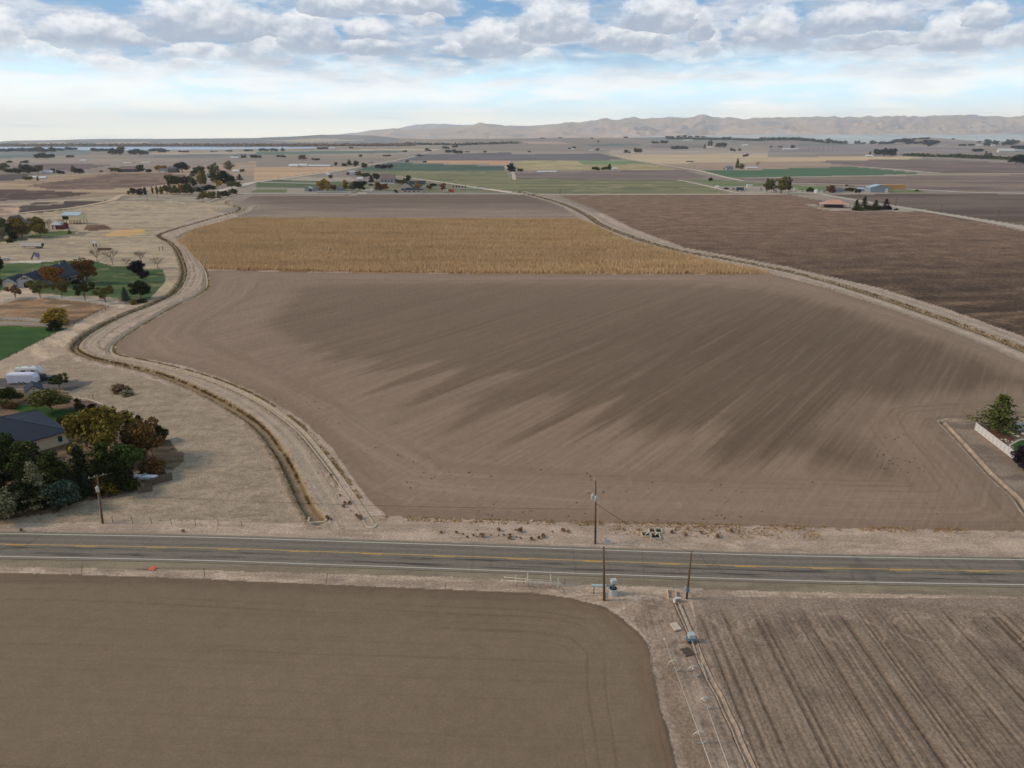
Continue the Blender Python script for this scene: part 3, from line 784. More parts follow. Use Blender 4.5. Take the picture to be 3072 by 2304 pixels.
def ground_mat(name, fine, amp, bump, bscale, rough=0.95):
    """colour from the field's own soil map, grain and clods from noise"""
    m, N, b = mat_base(name, rough, 0.12)
    at = N.n('ShaderNodeAttribute', attribute_name='soil')
    tc = N.n('ShaderNodeTexCoord')
    n1 = N.noise(tc.outputs['Object'], fine, 5, 0.65)
    n2 = N.noise(tc.outputs['Object'], fine * 0.11, 4, 0.6)
    k = N.m('MULTIPLY', N.ss(n1, 0.28, 0.74, 1 - amp, 1 + amp), N.ss(n2, 0.3, 0.7, 1 - amp * 0.4, 1 + amp * 0.4))
    vm = N.n('ShaderNodeVectorMath', operation='SCALE')
    N.t.links.new(at.outputs['Color'], vm.inputs[0])
    N.t.links.new(k, vm.inputs['Scale'])
    N.t.links.new(vm.outputs[0], b.inputs['Base Color'])
    if bump:
        bn = N.noise(tc.outputs['Object'], bscale, 4, 0.6)
        bp = N.n('ShaderNodeBump')
        bp.inputs['Strength'].default_value = bump
        bp.inputs['Distance'].default_value = 0.2
        N.t.links.new(bn, bp.inputs['Height'])
        N.t.links.new(bp.outputs[0], b.inputs['Normal'])
    return m


GM = {'soil': ground_mat('bare_soil', 2.4, 0.27, 0.6, 2.2),
      'fine': ground_mat('fine_soil', 3.6, 0.11, 0.15, 3.0),
      'grass': ground_mat('grass_sward', 1.6, 0.30, 0.6, 1.6),
      'gravel': ground_mat('gravel', 4.0, 0.22, 0.4, 5.0),
      'stubble': ground_mat('crop_stubble', 0.7, 0.55, 0.9, 0.8)}
wm, N_, wb = mat_base('lake_water', 0.38, 0.8)
wb.inputs['Base Color'].default_value = (0.52, 0.57, 0.60, 1)
GM['water'] = wm

# split the grid into one object per field, road or ditch
ii = np.arange(NR * NC).reshape(NR, NC)
quads = np.stack([ii[:-1, :-1].ravel(), ii[:-1, 1:].ravel(), ii[1:, 1:].ravel(), ii[1:, :-1].ravel()], 1)
fz = ZONE[quads[:, 0]]
Z[:NC * 3] -= 0.0
pos = np.stack([X, Y, Z], 1).astype(np.float32)


def mesh_np(name, verts, faces, smooth=True):
    """mesh from numpy arrays; faces is an (n,3) or (n,4) array"""
    me = bpy.data.meshes.new(name)
    k = faces.shape[1]
    me.vertices.add(len(verts))
    me.vertices.foreach_set('co', np.ascontiguousarray(verts, np.float32).ravel())
    me.loops.add(len(faces) * k)
    me.loops.foreach_set('vertex_index', np.ascontiguousarray(faces, np.int32).ravel())
    me.polygons.add(len(faces))
    me.polygons.foreach_set('loop_start', np.arange(0, len(faces) * k, k, dtype=np.int32))
    me.polygons.foreach_set('loop_total', np.full(len(faces), k, np.int32))
    if smooth:
        me.polygons.foreach_set('use_smooth', np.ones(len(faces), bool))
    me.update(calc_edges=True)
    me.validate()
    return me


def link(name, me, mat=None, parent=None, **props):
    o = bpy.data.objects.new(name, me)
    C.objects.link(o)
    if mat is not None and me is not None and not me.materials:
        me.materials.append(mat)
    if parent is not None:
        o.parent = parent
    for k, v in props.items():
        o[k] = v
    return o


for zi, (zname, zmat) in enumerate(ZN):
    fq = quads[fz == zi]
    if not len(fq):
        continue
    used, invx = np.unique(fq, return_inverse=True)
    me = mesh_np(zname, pos[used], invx.reshape(-1, 4))
    at = me.attributes.new('soil', 'FLOAT_COLOR', 'POINT')
    at.data.foreach_set('color', np.concatenate([COL[used], np.ones((len(used), 1))], 1).astype(np.float32).ravel())
    link(zname, me, GM[zmat], kind='structure')

# the plain goes on under and round everything
me = mesh_np("plain", np.array([(-21000, -14500, -6), (21000, -14500, -6), (21000, 21500, -6), (-21000, 21500, -6)]), np.array([[0, 1, 2, 3]]), False)
at = me.attributes.new('soil', 'FLOAT_COLOR', 'POINT')
at.data.foreach_set('color', np.tile(np.append(A(140, 126, 116), 1.0), 4).astype(np.float32))
link('plain', me, GM['soil'], kind='structure')

#@@REST@@

# ------------------------------------------------------------------ plain materials for built things
def pm(name, c, rough=0.8, var=0.12, scale=3.0, metal=0.0, stretch=None):
    m, N, b = mat_base(name, rough, 0.3)
    b.inputs['Metallic'].default_value = metal
    tc = N.n('ShaderNodeTexCoord')
    v = tc.outputs['Object']
    if stretch:
        mp = N.n('ShaderNodeMapping')
        mp.inputs['Scale'].default_value = stretch
        N.t.links.new(v, mp.inputs['Vector'])
        v = mp.outputs[0]
    n = N.noise(v, scale, 5, 0.6)
    a = A(*c)
    col = N.mix(N.ss(n, 0.3, 0.7), tuple(a * (1 - var)), tuple(np.minimum(a * (1 + var), 0.85)))
    N.t.links.new(col, b.inputs['Base Color'])
    return m


M = {
    'navy_roof': pm('slate_shingles', (44, 49, 60), 0.9, 0.16, 6), 'grey_roof': pm('grey_shingles', (92, 94, 100), 0.9, 0.14, 5),
    'brown_roof': pm('brown_shingles', (112, 98, 92), 0.9, 0.14, 5), 'orange_roof': pm('terracotta_metal_roof', (178, 138, 120), 0.6, 0.08, 2),
    'steel_roof': pm('blue_grey_steel', (150, 168, 182), 0.5, 0.08, 1.5), 'white_roof': pm('white_metal_roof', (226, 230, 234), 0.5, 0.06, 1),
    'tin': pm('galvanised_tin', (158, 164, 168), 0.45, 0.12, 2, 0.2), 'white': pm('white_paint', (226, 226, 222), 0.6, 0.05, 2),
    'vinyl': pm('white_vinyl', (222, 224, 228), 0.45, 0.04, 1), 'beige': pm('beige_siding', (172, 164, 150), 0.8, 0.05, 3),
    'tan': pm('tan_stucco', (178, 166, 146), 0.85, 0.05, 3), 'cream': pm('cream_siding', (214, 206, 180), 0.8, 0.05, 3),
    'greywall': pm('grey_siding', (140, 146, 154), 0.8, 0.06, 3), 'steelwall': pm('blue_grey_wall', (118, 134, 148), 0.6, 0.06, 2),
    'darkwall': pm('dark_siding', (72, 74, 80), 0.8, 0.08, 3), 'redbarn': pm('barn_red', (88, 34, 42), 0.8, 0.12, 3),
    'glass': pm('window_glass', (44, 52, 60), 0.08, 0.1, 1), 'door_white': pm('white_door', (224, 226, 226), 0.5, 0.03, 1),
    'door_tan': pm('tan_garage_door', (176, 160, 130), 0.6, 0.04, 1), 'dark': pm('dark_opening', (26, 26, 30), 0.9, 0.1, 1),
    'wood': pm('weathered_wood', (92, 80, 66), 0.9, 0.25, 2, stretch=(6, 6, 0.6)), 'pole': pm('creosoted_pole', (92, 74, 56), 0.9, 0.25, 2, stretch=(8, 8, 0.5)),
    'greywood': pm('grey_boards', (82, 75, 66), 0.9, 0.3, 3, stretch=(5, 5, 0.5)), 'steel': pm('rusty_steel', (84, 70, 60), 0.7, 0.25, 4),
    'concrete': pm('concrete', (170, 160, 145), 0.9, 0.14, 2.5), 'alu': pm('dull_aluminium', (166, 166, 158), 0.4, 0.08, 3, 0.35),
    'bluepaint': pm('pump_blue_paint', (84, 112, 128), 0.5, 0.1, 3), 'palegrey': pm('pale_blue_grey_paint', (154, 164, 168), 0.5, 0.08, 3),
    'tarp': pm('lavender_tarp', (196, 196, 216), 0.7, 0.06, 1.2), 'rubber': pm('tyre_rubber', (34, 34, 36), 0.9, 0.1, 3),
    'black': pm('black_paint', (34, 36, 40), 0.4, 0.1, 2), 'tank': pm('white_tank_paint', (214, 222, 234), 0.35, 0.04, 1),
    'pvc': pm('white_pvc', (236, 236, 234), 0.4, 0.03, 2), 'orange': pm('orange_fabric', (186, 96, 66), 0.7, 0.1, 3),
    'redpaint': pm('red_paint', (186, 40, 40), 0.5, 0.08, 2), 'wire': pm('cable', (52, 46, 42), 0.7, 0.1, 2),
    'purple': pm('play_set_purple', (104, 98, 132), 0.6, 0.1, 2), 'straw': pm('straw', (170, 136, 92), 0.95, 0.2, 1.5),
    'stone': pm('pale_rock', (182, 178, 166), 0.9, 0.2, 1.5), 'yellowline': pm('road_paint_yellow', (206, 158, 78), 0.8, 0.14, 3),
    'whiteline': pm('road_paint_white', (188, 183, 172), 0.8, 0.08, 3), 'bluecar': pm('blue_car_paint', (60, 82, 112), 0.3, 0.05, 1),
}


class MB:
    """collects boxes, tubes and prisms into one mesh"""
    def __init__(self):
        self.v, self.f = [], []

    def add(self, vs, fs):
        k = len(self.v)
        self.v += [tuple(p) for p in vs]
        self.f += [tuple(i + k for i in f) for f in fs]
        return self

    def box(self, c, s, rz=0.0, taper=1.0):
        cx, cy, cz = c
        hx, hy, hz = s[0] / 2, s[1] / 2, s[2] / 2
        ca, sa = math.cos(rz), math.sin(rz)
        vs = []
        for dz in (-hz, hz):
            k = taper if dz > 0 else 1.0
            for dx, dy in ((-hx, -hy), (hx, -hy), (hx, hy), (-hx, hy)):
                dx, dy = dx * k, dy * k
                vs.append((cx + dx * ca - dy * sa, cy + dx * sa + dy * ca, cz + dz))
        return self.add(vs, [(3, 2, 1, 0), (4, 5, 6, 7), (0, 1, 5, 4), (1, 2, 6, 5), (2, 3, 7, 6), (3, 0, 4, 7)])

    def tube(self, a, b, r1, r2=None, n=8, cap=True):
        r2 = r1 if r2 is None else r2
        a, b = Vector(a), Vector(b)
        d = (b - a).normalized()
        u = d.orthogonal().normalized()
        w = d.cross(u)
        vs = []
        for p, r in ((a, r1), (b, r2)):
            for i in range(n):
                t = 2 * math.pi * i / n
                vs.append(p + (u * math.cos(t) + w * math.sin(t)) * r)
        fs = [(i, (i + 1) % n, n + (i + 1) % n, n + i) for i in range(n)]
        if cap:
            fs += [tuple(range(n - 1, -1, -1)), tuple(range(n, 2 * n))]
        return self.add(vs, fs)

    def path(self, pts, r, n=5):
        for a, b in zip(pts[:-1], pts[1:]):
            self.tube(a, b, r, r, n)
        return self

    def prism(self, prof, y0, y1):
        """closed profile in x-z, extruded along y"""
        n = len(prof)
        vs = [(x, y0, z) for x, z in prof] + [(x, y1, z) for x, z in prof]
        fs = [(i, (i + 1) % n, n + (i + 1) % n, n + i) for i in range(n)] + [tuple(range(n - 1, -1, -1)), tuple(range(n, 2 * n))]
        return self.add(vs, fs)

    def build(self, name, mat, parent=None, smooth=False, **props):
        me = bpy.data.meshes.new(name)
        me.from_pydata(self.v, [], self.f)
        me.update()
        bm = bmesh.new()
        bm.from_mesh(me)
        bmesh.ops.recalc_face_normals(bm, faces=bm.faces)
        bm.to_mesh(me)
        bm.free()
        if smooth:
            for p in me.polygons:
                p.use_smooth = True
        return link(name, me, mat, parent, **props)


def thing(name, loc, label, cat, group=None, rz=0.0):
    o = bpy.data.objects.new(name, None)
    C.objects.link(o)
    o.location = loc
    o.rotation_euler = (0, 0, rz)
    o.empty_display_size = 0.2
    tag(o, label, cat, group)
    return o


def tag(o, label, cat, group=None):
    o['label'], o['category'] = label, cat
    if group:
        o['group'] = group
    return o


def copy_tree(o, parent=None):
    c = o.copy()
    C.objects.link(c)
    if parent is not None:
        c.parent = parent
    for ch in o.children:
        copy_tree(ch, c)
    return c


def depth_at(p):
    return CP * p[1] - SP * (p[2] - CAM_H)


def z_of(p, ypx, xpx=1536):
    """height of the point straight above ground point p that shows at image row ypx"""
    d = pix_dir(xpx, ypx)
    return CAM_H + p[1] * d[2] / d[1] - p[2]


# ------------------------------------------------------------------ highway
YEL = [(-900, 1617), (0, 1634), (600, 1645.5), (1000, 1658), (1400, 1671.5), (2200, 1698.5), (2620, 1708.5), (3072, 1716), (4000, 1731)]
RW = spline([G(*p_) for p_ in YEL], 30)
RW = np.vstack([RW[0] + (RW[0] - RW[5]) / np.linalg.norm(RW[0] - RW[5]) * 300, RW, RW[-1] + (RW[-1] - RW[-6]) / np.linalg.norm(RW[-1] - RW[-6]) * 300])
tn = np.gradient(RW, axis=0)
tn /= np.linalg.norm(tn, axis=1)[:, None]
nrm = np.stack([-tn[:, 1], tn[:, 0]], 1)
RS = np.concatenate([[0], np.cumsum(np.linalg.norm(np.diff(RW, axis=0), axis=1))])


def strip(name, o0, o1, z, mat, parent=None, s0=None, s1=None, **props):
    """flat strip along the road between two lateral offsets"""
    if s0 is None:
        sl_ = RS
    else:
        sl_ = np.linspace(s0, s1, 4)
    cx = np.interp(sl_, RS, RW[:, 0]); cy = np.interp(sl_, RS, RW[:, 1])
    nx = np.interp(sl_, RS, nrm[:, 0]); ny = np.interp(sl_, RS, nrm[:, 1])
    k = len(sl_)
    v = np.zeros((2 * k, 3))
    v[:k, 0], v[:k, 1] = cx + nx * o0, cy + ny * o0
    v[k:, 0], v[k:, 1] = cx + nx * o1, cy + ny * o1
    v[:, 2] = z
    i = np.arange(k - 1)
    me = mesh_np(name, v, np.stack([i, i + 1, k + i + 1, k + i], 1), False)
    uv = me.uv_layers.new(name='along')
    lv = np.zeros(len(me.loops), np.int32)
    me.loops.foreach_get('vertex_index', lv)
    us = np.concatenate([sl_, sl_])[lv]
    vs = np.concatenate([np.full(k, o0), np.full(k, o1)])[lv]
    uv.data.foreach_set('uv', np.stack([us, vs], 1).astype(np.float32).ravel())
    return link(name, me, mat, parent, **props)


def asphalt_mat():
    m, N, b = mat_base('worn_asphalt', 0.9, 0.25)
    uv = N.n('ShaderNodeUVMap', uv_map='along')
    sp = N.n('ShaderNodeSeparateXYZ')
    N.t.links.new(uv.outputs[0], sp.inputs[0])
    u, v = sp.outputs[0], sp.outputs[1]
    n1 = N.noise(N.vec(N.m('MULTIPLY', u, 0.10), N.m('MULTIPLY', v, 2.2)), 1.0, 5, 0.62)
    n2 = N.noise(N.vec(N.m('MULTIPLY', u, 0.9), N.m('MULTIPLY', v, 1.2)), 1.6, 5, 0.65)
    # wheel paths polished and patched with tar
    av = N.m('ABSOLUTE', N.m('SUBTRACT', N.m('ABSOLUTE', N.m('ADD', v, N.m('MULTIPLY', N.m('SIGN', v), -1.75))), 0.8))
    wp = N.ss(av, 0.15, 0.5, 1.0, 0.0)
    south = N.ss(v, 0.3, -0.3, 0.35, 1.0)
    tar = N.m('MULTIPLY', N.m('MULTIPLY', N.ss(n1, 0.47, 0.60), N.ss(av, 0.25, 0.6, 1.0, 0.15)), south)
    col = N.mix(N.ss(n2, 0.3, 0.7), tuple(A(116, 108, 97)), tuple(A(104, 97, 88)))
    col = N.mix(N.m('MULTIPLY', wp, 0.30), col, tuple(A(88, 83, 76)))
    col = N.mix(N.m('MULTIPLY', tar, 0.92), col, tuple(A(62, 59, 56)))
    edge = N.ss(N.m('ABSOLUTE', v), 3.7, 4.3)
    col = N.mix(N.m('MULTIPLY', edge, 0.6), col, tuple(A(128, 119, 104)))
    # sealed cracks across the lanes
    cr = N.noise(N.vec(N.m('MULTIPLY', u, 0.09), N.m('MULTIPLY', v, 0.006)), 1.0, 1, 0.5)
    crk = N.ss(N.m('ABSOLUTE', N.m('SUBTRACT', cr, 0.5)), 0.0, 0.004, 1.0, 0.0)
    col = N.mix(N.m('MULTIPLY', crk, 0.35), col, tuple(A(66, 63, 60)))
    N.t.links.new(col, b.inputs['Base Color'])
    return m


road = strip('highway', -4.25, 4.15, 0.07, asphalt_mat(), kind='structure')
me = road.data
strip('edge_line', 3.36, 3.52, 0.078, M['whiteline'], road)
strip('edge_line', -3.66, -3.50, 0.078, M['whiteline'], road)
strip('centre_line', 0.02, 0.17, 0.078, M['yellowline'], road)
sA = float(np.interp(G(0, 1634)[0], RW[:, 0], RS)) + 1.0
for k in range(-22, 26):
    strip('centre_dash', -0.22, -0.07, 0.078, M['yellowline'], road, sA + k * 12.19, sA + k * 12.19 + 3.4)


# ------------------------------------------------------------------ farm roads and tracks across the plain
ROAD_M = {}
for pxpts, hw, c, rname in FARM_ROADS:
    q = spline(pxpts, 14)
    w3 = np.array([GF(x, y) for x, y in q])
    w3[:, 2] += 0.05 + 0.0003 * np.hypot(w3[:, 0], w3[:, 1])
    t_ = np.gradient(w3[:, :2], axis=0)
    t_ /= np.linalg.norm(t_, axis=1)[:, None] + 1e-9
    jit_ = 1 + 0.25 * (fbm(w3[:, 0] / 40, w3[:, 1] / 40, 190, 3) - 0.5)
    off = np.stack([t_[:, 1], -t_[:, 0]], 1) * (hw * 0.85 * jit_)[:, None]
    k = len(w3)
    v = np.zeros((2 * k, 3))
    v[:k, :2], v[k:, :2] = w3[:, :2] + off, w3[:, :2] - off
    v[:k, 2] = v[k:, 2] = w3[:, 2]
    i = np.arange(k - 1)
    if c not in ROAD_M:
        ROAD_M[c] = pm('road_gravel', c, 0.95, 0.08, 0.12)
    link(rname, mesh_np(rname, v, np.stack([i, k + i, k + i + 1, i + 1], 1), False), ROAD_M[c], kind='structure')

# ------------------------------------------------------------------ concrete ditches
def sweep(name, line, prof, mat, parent=None, closed=False, z=0.0, **props):
    line = np.array(line)
    t = np.gradient(line, axis=0)
    t /= np.linalg.norm(t, axis=1)[:, None] + 1e-9
    n = np.stack([t[:, 1], -t[:, 0]], 1)
    prof = np.array(prof)
    L, P = len(line), len(prof)
    v = np.zeros((L, P, 3))
    v[:, :, 0] = line[:, None, 0] + n[:, None, 0] * prof[None, :, 0]
    v[:, :, 1] = line[:, None, 1] + n[:, None, 1] * prof[None, :, 0]
    v[:, :, 2] = prof[None, :, 1] + z
    i = np.arange(L * P).reshape(L, P)
    f = np.stack([i[:-1, :-1].ravel(), i[:-1, 1:].ravel(), i[1:, 1:].ravel(), i[1:, :-1].ravel()], 1)
    return link(name, mesh_np(name, v.reshape(-1, 3), f, False), mat, parent, **props)


CH = [(-0.82, -0.45), (-0.80, 0.14), (-0.62, 0.15), (-0.30, -0.36), (0.30, -0.36), (0.62, 0.15), (0.80, 0.14), (0.82, -0.45)]
lat_mat = pm('ditch_concrete', (150, 138, 122), 0.9, 0.2, 1.6)
sweep('lateral_ditch', W_LAT, CH, lat_mat, kind='structure')
sweep('lateral_ditch', W_DL, [(a * 0.58, b * 0.6 - 0.02) for a, b in CH], pm('silted_concrete', (146, 130, 115), 0.95, 0.25, 1.6), kind='structure')
# rounded concrete end of the lateral
e = W_LAT[-1]
d_ = (W_LAT[-1] - W_LAT[-3]) / np.linalg.norm(W_LAT[-1] - W_LAT[-3])
b_ = MB()
ring = []
for k in range(13):
    t = math.pi * (k / 12) - math.pi / 2
    ring.append((math.cos(t), math.sin(t)))
nx_, ny_ = -d_[1], d_[0]
for (c0, s0_), (c1, s1_) in zip(ring[:-1], ring[1:]):
    q = []
    for (cc, ss_) in ((c0, s0_), (c1, s1_)):
        for r in (0.62, 0.98):
            q.append((e[0] + d_[0] * cc * r + nx_ * ss_ * r, e[1] + d_[1] * cc * r + ny_ * ss_ * r))
    b_.add([(*q[0], -0.4), (*q[1], -0.4), (*q[3], -0.4), (*q[2], -0.4), (*q[0], 0.2), (*q[1], 0.2), (*q[3], 0.2), (*q[2], 0.2)],
           [(3, 2, 1, 0), (4, 5, 6, 7), (0, 1, 5, 4), (1, 2, 6, 5), (2, 3, 7, 6), (3, 0, 4, 7)])
o = b_.build('ditch_end_wall', M['concrete'])
tag(o, 'rounded pale concrete end of the narrow ditch beside the highway', 'ditch end')

# headwall at the mouth of the canal
hp = G(952, 1567)
t = thing('canal_headwall', (hp[0], hp[1], 0), 'pale concrete headwall with two wing walls closing the earth canal', 'headwall', rz=math.radians(8))
MB().box((0, -0.2, -0.35), (3.2, 0.22, 1.2)).build('front_wall', M['concrete'], t)
for sx in (-1, 1):
    MB().box((sx * 1.6, 0.75, -0.25), (0.22, 1.65, 1.25)).build('wing_wall', M['concrete'], t)

# ------------------------------------------------------------------ corn
cp = np.array(CORN)
cw = np.array([G(a, b) for a, b in CORN])


def poly_in(px, py, poly):
    c = np.zeros(len(px), bool)
    xa, ya = poly[-1]
    for xb, yb in poly:
        if ya != yb:
            c ^= ((ya > py) != (yb > py)) & (px < (xb - xa) * (py - ya) / (yb - ya) + xa)
        xa, ya = xb, yb
    return c


def scatter(poly_w, n, seed):
    r = np.random.default_rng(seed)
    poly_w = np.array(poly_w)
    lo, hi = poly_w.min(0), poly_w.max(0)
    p = lo + r.random((n, 2)) * (hi - lo)
    return p[poly_in(p[:, 0], p[:, 1], poly_w)]


def blades(name, P, h, w, per, mat, lean=0.25, seed=0, z=0.0, tone=None, **props):
    """upright tapering leaves, `per` at each point, as one mesh with a tone attribute"""
    r = np.random.default_rng(seed)
    n = len(P) * per
    base = np.repeat(P, per, 0) + r.normal(0, w * 0.6, (n, 2))
    H = np.repeat(h, per) * r.uniform(0.7, 1.1, n)
    a = r.random(n) * 2 * math.pi
    ln = r.normal(0, lean, (n, 2)) * H[:, None]
    W = w * r.uniform(0.6, 1.3, n)
    v = np.zeros((n, 3, 3))
    v[:, 0, :2] = base + np.stack([np.cos(a), np.sin(a)], 1) * W[:, None] / 2
    v[:, 1, :2] = base - np.stack([np.cos(a), np.sin(a)], 1) * W[:, None] / 2
    v[:, 2, :2] = base + ln
    v[:, :2, 2] = z
    v[:, 2, 2] = H + z
    me = mesh_np(name, v.reshape(-1, 3), np.arange(n * 3).reshape(-1, 3), False)
    tv = np.repeat(tone if tone is not None else r.random(len(P)), per) + r.normal(0, 0.12, n)
    at = me.attributes.new('tone', 'FLOAT', 'FACE')
    at.data.foreach_set('value', np.clip(tv, 0, 1).astype(np.float32))
    return link(name, me, mat, **props)


def tone_mat(name, c1, c2, rough=0.9, trans=0.0):
    m, N, b = mat_base(name, rough, 0.15)
    at = N.n('ShaderNodeAttribute', attribute_name='tone')
    col = N.mix(at.outputs['Fac'], tuple(A(*c1)), tuple(A(*c2)))
    N.t.links.new(col, b.inputs['Base Color'])
    return m


corn_pts = scatter(cw, 125000, 11)
corn_pts[:, 1] = np.round(corn_pts[:, 1] / 1.5) * 1.5 + rng.normal(0, 0.22, len(corn_pts))
tn_ = np.clip(0.5 + (fbm(corn_pts[:, 0] / 40, corn_pts[:, 1] / 9, 300, 4) - 0.5) * 1.5 + (fbm(corn_pts[:, 0] / 7, corn_pts[:, 1] / 1.6, 301, 2) - 0.5) * 0.8, 0, 1)
tn_ = np.clip(tn_ + 0.35 * sstep(corn_pts[:, 1], 400, 364) + 0.2 * sstep(corn_pts[:, 0], -60, -170), 0, 1)
gap = np.abs(corn_pts[:, 1] - G(1000, 705)[1]) < 1.5
hh = 2.0 + 0.5 * fbm(corn_pts[:, 0] / 12, corn_pts[:, 1] / 12, 302, 3) - 0.9 * gap - 1.0 * sstep(fbm(corn_pts[:, 0] / 22, corn_pts[:, 1] / 8, 303, 3), 0.70, 0.76)
blades('corn_crop', corn_pts, hh, 0.42, 3, tone_mat('dry_corn_leaves', (166, 146, 114), (212, 190, 152)), 0.2, 12, tone=tn_, kind='stuff')

# ------------------------------------------------------------------ dry grass and weeds
def along(line, off0, off1, n, seed, s0=0.0, s1=1.0):
    r = np.random.default_rng(seed)
    line = np.array(line)
    S = np.concatenate([[0], np.cumsum(np.linalg.norm(np.diff(line, axis=0), axis=1))])
    tt_ = np.gradient(line, axis=0)
    tt_ /= np.linalg.norm(tt_, axis=1)[:, None]
    s = (s0 + (s1 - s0) * r.random(n)) * S[-1]
    off = off0 + (off1 - off0) * r.random(n)
    x = np.interp(s, S, line[:, 0]) + np.interp(s, S, tt_[:, 1]) * off
    y = np.interp(s, S, line[:, 1]) - np.interp(s, S, tt_[:, 0]) * off
    keep = fbm(x / 3.0, y / 3.0, seed, 3) > 0.40
    return np.stack([x, y], 1)[keep]


straw = tone_mat('dry_grass', (112, 96, 64), (172, 146, 98))
greeny = tone_mat('ditch_weeds', (82, 78, 52), (126, 108, 76))
rustw = tone_mat('rusty_weeds', (98, 76, 56), (150, 122, 94))
P_ = np.vstack([along(W_CANAL, 1.4, 2.4, 2600, 21, 0.45, 1.0), along(W_LAT, -1.6, -0.9, 2600, 22, 0.55, 0.985)])
blades('dry_grass', P_, rng.uniform(0.25, 0.7, len(P_)), 0.12, 4, straw, 0.4, 23, kind='stuff')
P_ = np.vstack([along(W_CANAL, -1.7, -0.6, 6500, 24, 0.35, 0.99), along(W_CANAL, 0.8, 1.6, 3000, 25, 0.35, 0.99), along(W_CANAL, -1.8, 1.8, 2200, 26, 0.10, 0.45)])
blades('ditch_weeds', P_, rng.uniform(0.25, 0.8, len(P_)), 0.16, 4, greeny, 0.4, 27, z=-0.55, kind='stuff')
vl = np.array([G(*p_) for p_ in [(1130, 1556), (1400, 1566), (1700, 1572), (2000, 1578), (2300, 1584), (2620, 1590), (2900, 1595)]])
P_ = np.vstack([along(vl, -1.2, 0.5, 1500, 28), along(vl, 0.3, 3.5, 500, 29, 0.4, 0.75)])
blades('dry_grass', P_, rng.uniform(0.12, 0.40, len(P_)), 0.12, 4, straw, 0.5, 30, kind='stuff')
P_ = np.vstack([along(W_RC, -2.6, -1.2, 2500, 31), along(W_RC, 1.2, 2.6, 2500, 32)])
blades('ditch_weeds', P_, rng.uniform(0.3, 0.9, len(P_)), 0.3, 3, greeny, 0.4, 33, z=-0.2, kind='stuff')
P_ = np.vstack([along(W_TRACK, -2.8, -1.9, 500, 34, 0.4, 0.97), along(W_TRACK, 1.9, 2.8, 500, 35, 0.4, 0.97)])
blades('ditch_weeds', P_, rng.uniform(0.1, 0.3, len(P_)), 0.14, 4, rustw, 0.5, 36, kind='stuff')

# dark clods lying on the tilled ground and along the lane
cl = []
r_ = np.random.default_rng(5)
for poly, n in ((D((700, 950), (960, 1005), (1990, 1045), (2150, 1100), (2000, 1135), (1000, 1115), (850, 1100)), 420), (D((560, 860), (700, 860), (980, 1000), (900, 1060), (760, 1000)), 130),
                (k4((20, 560), (400, 560), (520, 900), (100, 950)), 170), (D((1000, 600), (1800, 640), (2000, 1000), (1000, 1000)), 150)):
    pts_ = scatter([G(a, b) for a, b in poly], n * 3, int(r_.integers(1e6)))
    pts_ = pts_[fbm(pts_[:, 0] / 9, pts_[:, 1] / 9, 611, 3) > 0.52]
    for x, y in pts_[:n // 3 + 30]:
        s_ = 0.05 + 0.17 * r_.random() ** 2.5
        cl.append((x, y, s_))
b_ = MB()
for x, y, s_ in cl:
    b_.add([(x + s_ * 1.3, y, 0.02), (x, y + s_, 0.02), (x - s_ * 1.2, y, 0.02), (x, y - s_, 0.02), (x + 0.2 * s_, y, 0.02 + s_)], [(0, 1, 4), (1, 2, 4), (2, 3, 4), (3, 0, 4)])
b_.build('soil_clods', pm('dark_clods', (82, 69, 58), 0.95, 0.2, 3), kind='stuff')


